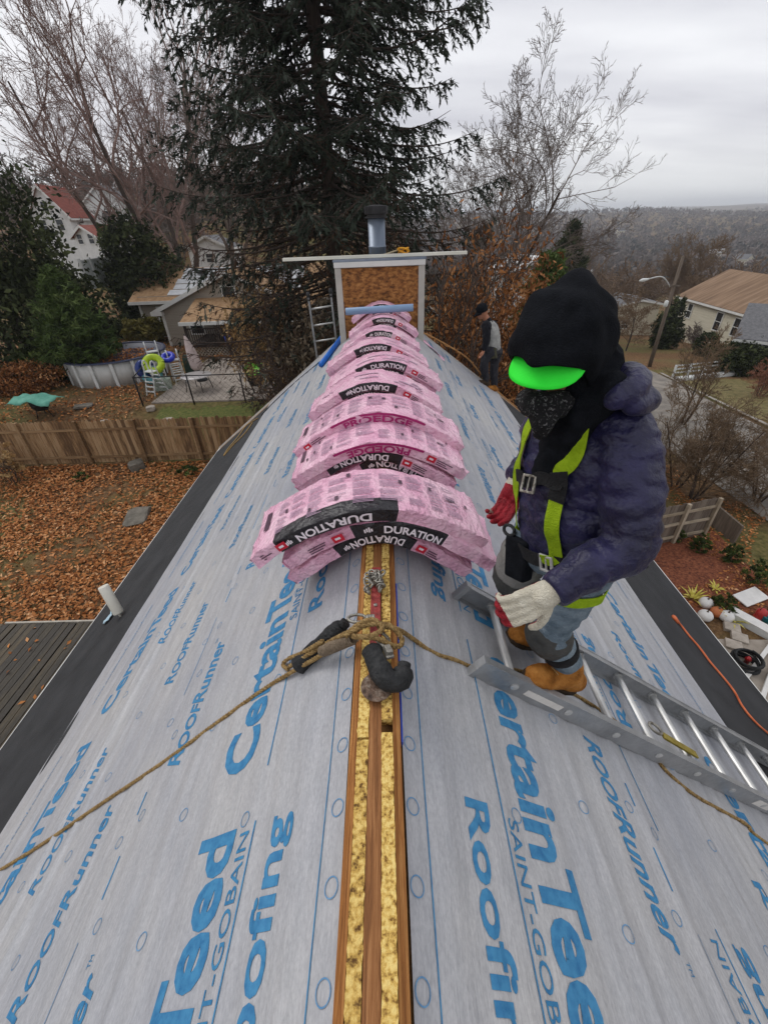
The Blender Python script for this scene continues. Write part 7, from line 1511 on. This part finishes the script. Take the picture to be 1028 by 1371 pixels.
for k in range(7):
    p = A_+(B2-A_)*k/6; z0_ = gz(*p); mb = MB(); mb.box((p[0], p[1], z0_+.45), (.12, .12, 1.1)); mb.build('post', M_WPL, gr_)
    if k < 6:
        p2_ = A_+(B2-A_)*(k+1)/6
        for zz in (.45, .72, .98): mb = MB(); mb.bar((p[0], p[1]-.07, z0_+zz), (p2_[0], p2_[1]-.07, gz(*p2_)+zz), .05, .09); mb.build('rail', M_WPL, gr_)
mb = MB(); mb.bar((A_[0], A_[1]-.6, gz(*A_)+.12), ((A_[0]*.35+B2[0]*.65), (A_[1]*.35+B2[1]*.65)-.7, gz(25.5, 32.4)+.12), .5, .28); tag(mb.build('white_kerb_beam', M_WPL, None, loc=(A_[0], A_[1]-.6, gz(*A_))), 'white concrete beam lying before the street railing', 'barrier')
fence('grey-brown wooden fence with pale rails below the right eave', (5.6, 9.75), (10.35, 11.1), 1.5, 4, .14, (mat('grey_fence_wood', [srgb(96, 84, 74), srgb(124, 112, 100)], 3, .9, .5, 30, stretch=(5, 5, .6), rand=.5), mat('pale_rail_wood', [srgb(140, 126, 106), srgb(172, 158, 138)], 3, .9, rand=.3)), (.25, .75, 1.2), (.27, -1), gap=.006, dog=False)
mb = MB(); pp = np.array([11.1, 10.9, gz(11.1, 10.9)]); mb.box(pp+[0, .35, .35], (.07, 1.3, .75)); o = tag(mb.build('short_board_wall', M_POLE, None, loc=tuple(pp)), 'short upright board standing beyond the end of the right fence', 'board'); bevel(o, .01)
def cone_shrub(u, v, H, R_, seed, lab): leafy('dwarf_conifer', lab, 'shrub', tuple(G(u, v)), seed, [((0, 0, H*.30), (R_, R_, H*.28)), ((0, 0, H*.55), (R_*.72, R_*.72, H*.26)), ((0, 0, H*.82), (R_*.36, R_*.36, H*.2))], 1500, .05, M_GRSH, (H*.5, .03), -.6, group='dwarf conifers in the mulch bed', shell=.75, jit=.2, aspect=.3)
cone_shrub(934, 738, .75, .30, 91, 'dwarf conifer at the foot of the right wooden fence'); cone_shrub(975, 752, .75, .28, 92, 'dwarf conifer near the end of the fence by the short board'); cone_shrub(1008, 782, 1.05, .36, 93, 'largest dwarf conifer, at the right picture edge by the road'); cone_shrub(964, 818, .62, .30, 94, 'dwarf conifer between the two yellow striped plants'); cone_shrub(900, 722, .6, .3, 95, 'dwarf conifer half hidden under the right wooden fence beside the sleeve')
M_YUC = mat('yellow_striped_leaf', [srgb(140, 132, 36), srgb(196, 182, 78), srgb(210, 200, 120)], 9, .6, rand=.0)
for u, v, lab, sd2 in ((926, 802, 'yellow striped spiky plant nearest the roof edge', 1), (980, 832, 'yellow striped spiky plant beside the white box', 2), (956, 790, 'smaller dry yellow grass tuft in the mulch bed', 3)):
    c_ = np.array(G(u, v)); o = thing('spiky_plant', lab, 'plant', tuple(c_)); r = np.random.default_rng(sd2)
    for k in range(22 if sd2 < 3 else 14):
        a = r.uniform(0, 6.28); L_ = r.uniform(.3, .55)*(1 if sd2 < 3 else .7); up_ = r.uniform(.25, 1.1); d = np.array([math.cos(a), math.sin(a), up_]); d /= np.linalg.norm(d); w_ = np.cross(d, [0, 0, 1.]); w_ /= np.linalg.norm(w_); mb = MB(); m_ = c_+d*L_*.5+[0, 0, .03]; e_ = c_+d*L_-[0, 0, .04]
        mb.add([c_-w_*.018, c_+w_*.018, m_+w_*.024, m_-w_*.024, e_, m_-[0, 0, .006]], [(0, 1, 2, 3), (3, 2, 4), (0, 5, 1), (5, 2, 1), (5, 3, 4), (5, 4, 2), (0, 3, 5)]); mb.build('leaf', M_YUC, o)
def pumpkin(u, v, R_, m, lab, cat='pumpkin'):
    c_ = np.array(G(u, v)); o = thing('pumpkin', lab, cat, tuple(c_)); mb = MB(); n, mm = 32, 12; V = []
    for i in range(1, mm):
        th = math.pi*i/mm
        for k in range(n): a = 2*math.pi*k/n; rr = R_*(math.sin(th)**.85)*(1+.05*abs(math.cos(a*4))-.03); V.append(c_+[rr*math.cos(a), rr*math.sin(a), R_*.82*(1+math.cos(th))])
    F_ = [(i*n+k, (i+1)*n+k, (i+1)*n+(k+1) % n, i*n+(k+1) % n) for i in range(mm-2) for k in range(n)]+[tuple(range(n)), tuple((mm-2)*n+k for k in range(n-1, -1, -1))]; mb.add(V, F_); mb.build('fruit', m, o, True); mb = MB(); mb.tube([c_+[0, 0, R_*1.6], c_+[.02, .01, R_*1.9]], [.025, .015], 7); mb.build('stem', M_POLE, o, True)
M_PWH = mat('white_pumpkin_skin', [srgb(206, 204, 200), srgb(224, 222, 218)], 5, .5); M_POR = mat('orange_pumpkin_skin', [srgb(170, 96, 56), srgb(196, 122, 76)], 5, .5)
pumpkin(942, 812, .17, M_PWH, 'white pumpkin beside the yellow spiky plant nearest the roof'); pumpkin(941, 829, .17, M_PWH, 'white pumpkin closest to the right roof edge'); pumpkin(969, 830, .17, M_PWH, 'white pumpkin next to the orange pumpkin'); pumpkin(957, 824, .16, M_POR, 'orange pumpkin between the white pumpkins')
bx = np.array(G(1000, 838)); t_ = np.array([.55, -.83, 0]); mb = MB(); R_ = np.stack([t_, np.cross([0, 0, 1], t_), [0, 0, 1]], 1); wbx = thing('white_box', 'long white box lying beside the yellow spiky plant', 'box', tuple(bx)); mb.box(bx+[0, 0, .11], (.95, .26, .2), R_); bevel(mb.build('body', M_WPL, wbx), .01); mb = MB(); mb.box(bx+[0, 0, .222], (.97, .28, .025), R_); bevel(mb.build('lid', M_PWH, wbx), .005)
bd_ = np.array(G(1002, 803)); wbd = thing('white_board', 'white board propped flat behind the long white box', 'board', tuple(bd_)); mb = MB(); R2 = np.array(Matrix.Rotation(.35, 3, 'Z') @ Matrix.Rotation(.12, 3, 'X')); mb.box(bd_+[0, 0, .12], (.85, .42, .03), R2); mb.build('panel', M_PWH, wbd)
for s in (-.3, .3): mb = MB(); mb.box(bd_+R2 @ np.array([s, 0, 0])+[0, 0, .045], (.06, .3, .1), R2); mb.build('batten', M_LATH, wbd)
rb_ = np.array(G(1014, 828)); rl2 = thing('red_lantern', 'red lantern standing right of the long white box', 'lantern', tuple(rb_)); mb = MB(); mb.lathe([(.12, 0), (.13, .04), (.10, .06), (.12, .16), (.12, .26), (.08, .32), (.02, .36)], rb_, 14); mb.build('body', mat('red_glaze', [srgb(166, 44, 44), srgb(190, 70, 66)], 5, .35), rl2, True); mb = MB(); mb.tube([rb_+[.09*math.cos(a), 0, .32+.12*math.sin(a)] for a in np.linspace(0, math.pi, 9)], .008, 6); mb.build('handle', M_BLKM, rl2, True)
tq = np.array(G(1024, 832)); mb = MB(); mb.lathe([(.10, 0), (.13, .02), (.15, .2), (.155, .22), (.14, .22), (.12, .04)], tq, 14); tag(mb.build('teal_pot', mat('teal_glaze', [srgb(30, 110, 120), srgb(54, 136, 142)], 5, .35), None, True, loc=tuple(tq)), 'teal pot at the right picture edge beside the red lantern', 'pot')
for i, (u, v, rz) in enumerate(((978, 842, .5), (988, 856, .4), (980, 866, .45))):
    c_ = np.array(G(u, v)); mb = MB(); mb.box(c_+[0, 0, .05], (.34, .30, .10), np.array(Matrix.Rotation(-.6+rz*.2, 3, 'Z'))); tag(bevel(mb.build('paving_block', M_PALE, None, loc=tuple(c_)), .012), ('upper', 'middle', 'lower')[i]+' pale paving block between white box and black hose', 'paver', 'loose paving blocks')
hc = np.array(G(993, 892)); hr = thing('hose_coil', 'black hose coil at the edge of the driveway below the right eave', 'hose', tuple(hc)); mb = MB(); pts = [hc+[(.26+.03*math.sin(i*.37))*math.cos(i*.3), (.26+.03*math.sin(i*.37))*math.sin(i*.3), .03+i*.0022] for i in range(150)]; mb.tube(pts, .026, 8); mb.build('hose', M_RUB, hr, True); mb = MB(); mb.lathe([(.05, .05), (.05, .24), (.07, .25), (.03, .33)], hc+[.02, 0, 0], 12); mb.build('nozzle', mat('red_plastic', [srgb(150, 30, 34), srgb(176, 50, 50)], 5, .4), hr, True)
for i, (u0, v0, u1, v1) in enumerate(((985, 925, 1032, 862), (1016, 940, 1040, 872))):
    a, b = np.array(G(u0, v0)), np.array(G(u1, v1)); mb = MB(); mb.bar(a+[0, 0, .09], b+[0, 0, .09], .09, .09); tag(bevel(mb.build('white_rail_length', M_PWH, None, loc=tuple(a)), .008), ('left' if i == 0 else 'right')+' one of two white rail lengths lying on the driveway', 'rail')
# ---- air over the valley
M_HAZE = bpy.data.materials.new('valley_air'); M_HAZE.use_nodes = True; t = M_HAZE.node_tree; t.nodes.clear(); vo = t.nodes.new('ShaderNodeOutputMaterial'); pv = t.nodes.new('ShaderNodeVolumePrincipled'); pv.inputs['Color'].default_value = (.86, .90, .97, 1); pv.inputs['Density'].default_value = .0004; pv.inputs['Anisotropy'].default_value = .2; t.links.new(pv.outputs[0], vo.inputs['Volume'])
HAZE = True
if HAZE: mb = MB(); mb.box((0, 1600, 5), (5800, 4200, 130)); stuff(mb.build('haze', M_HAZE))
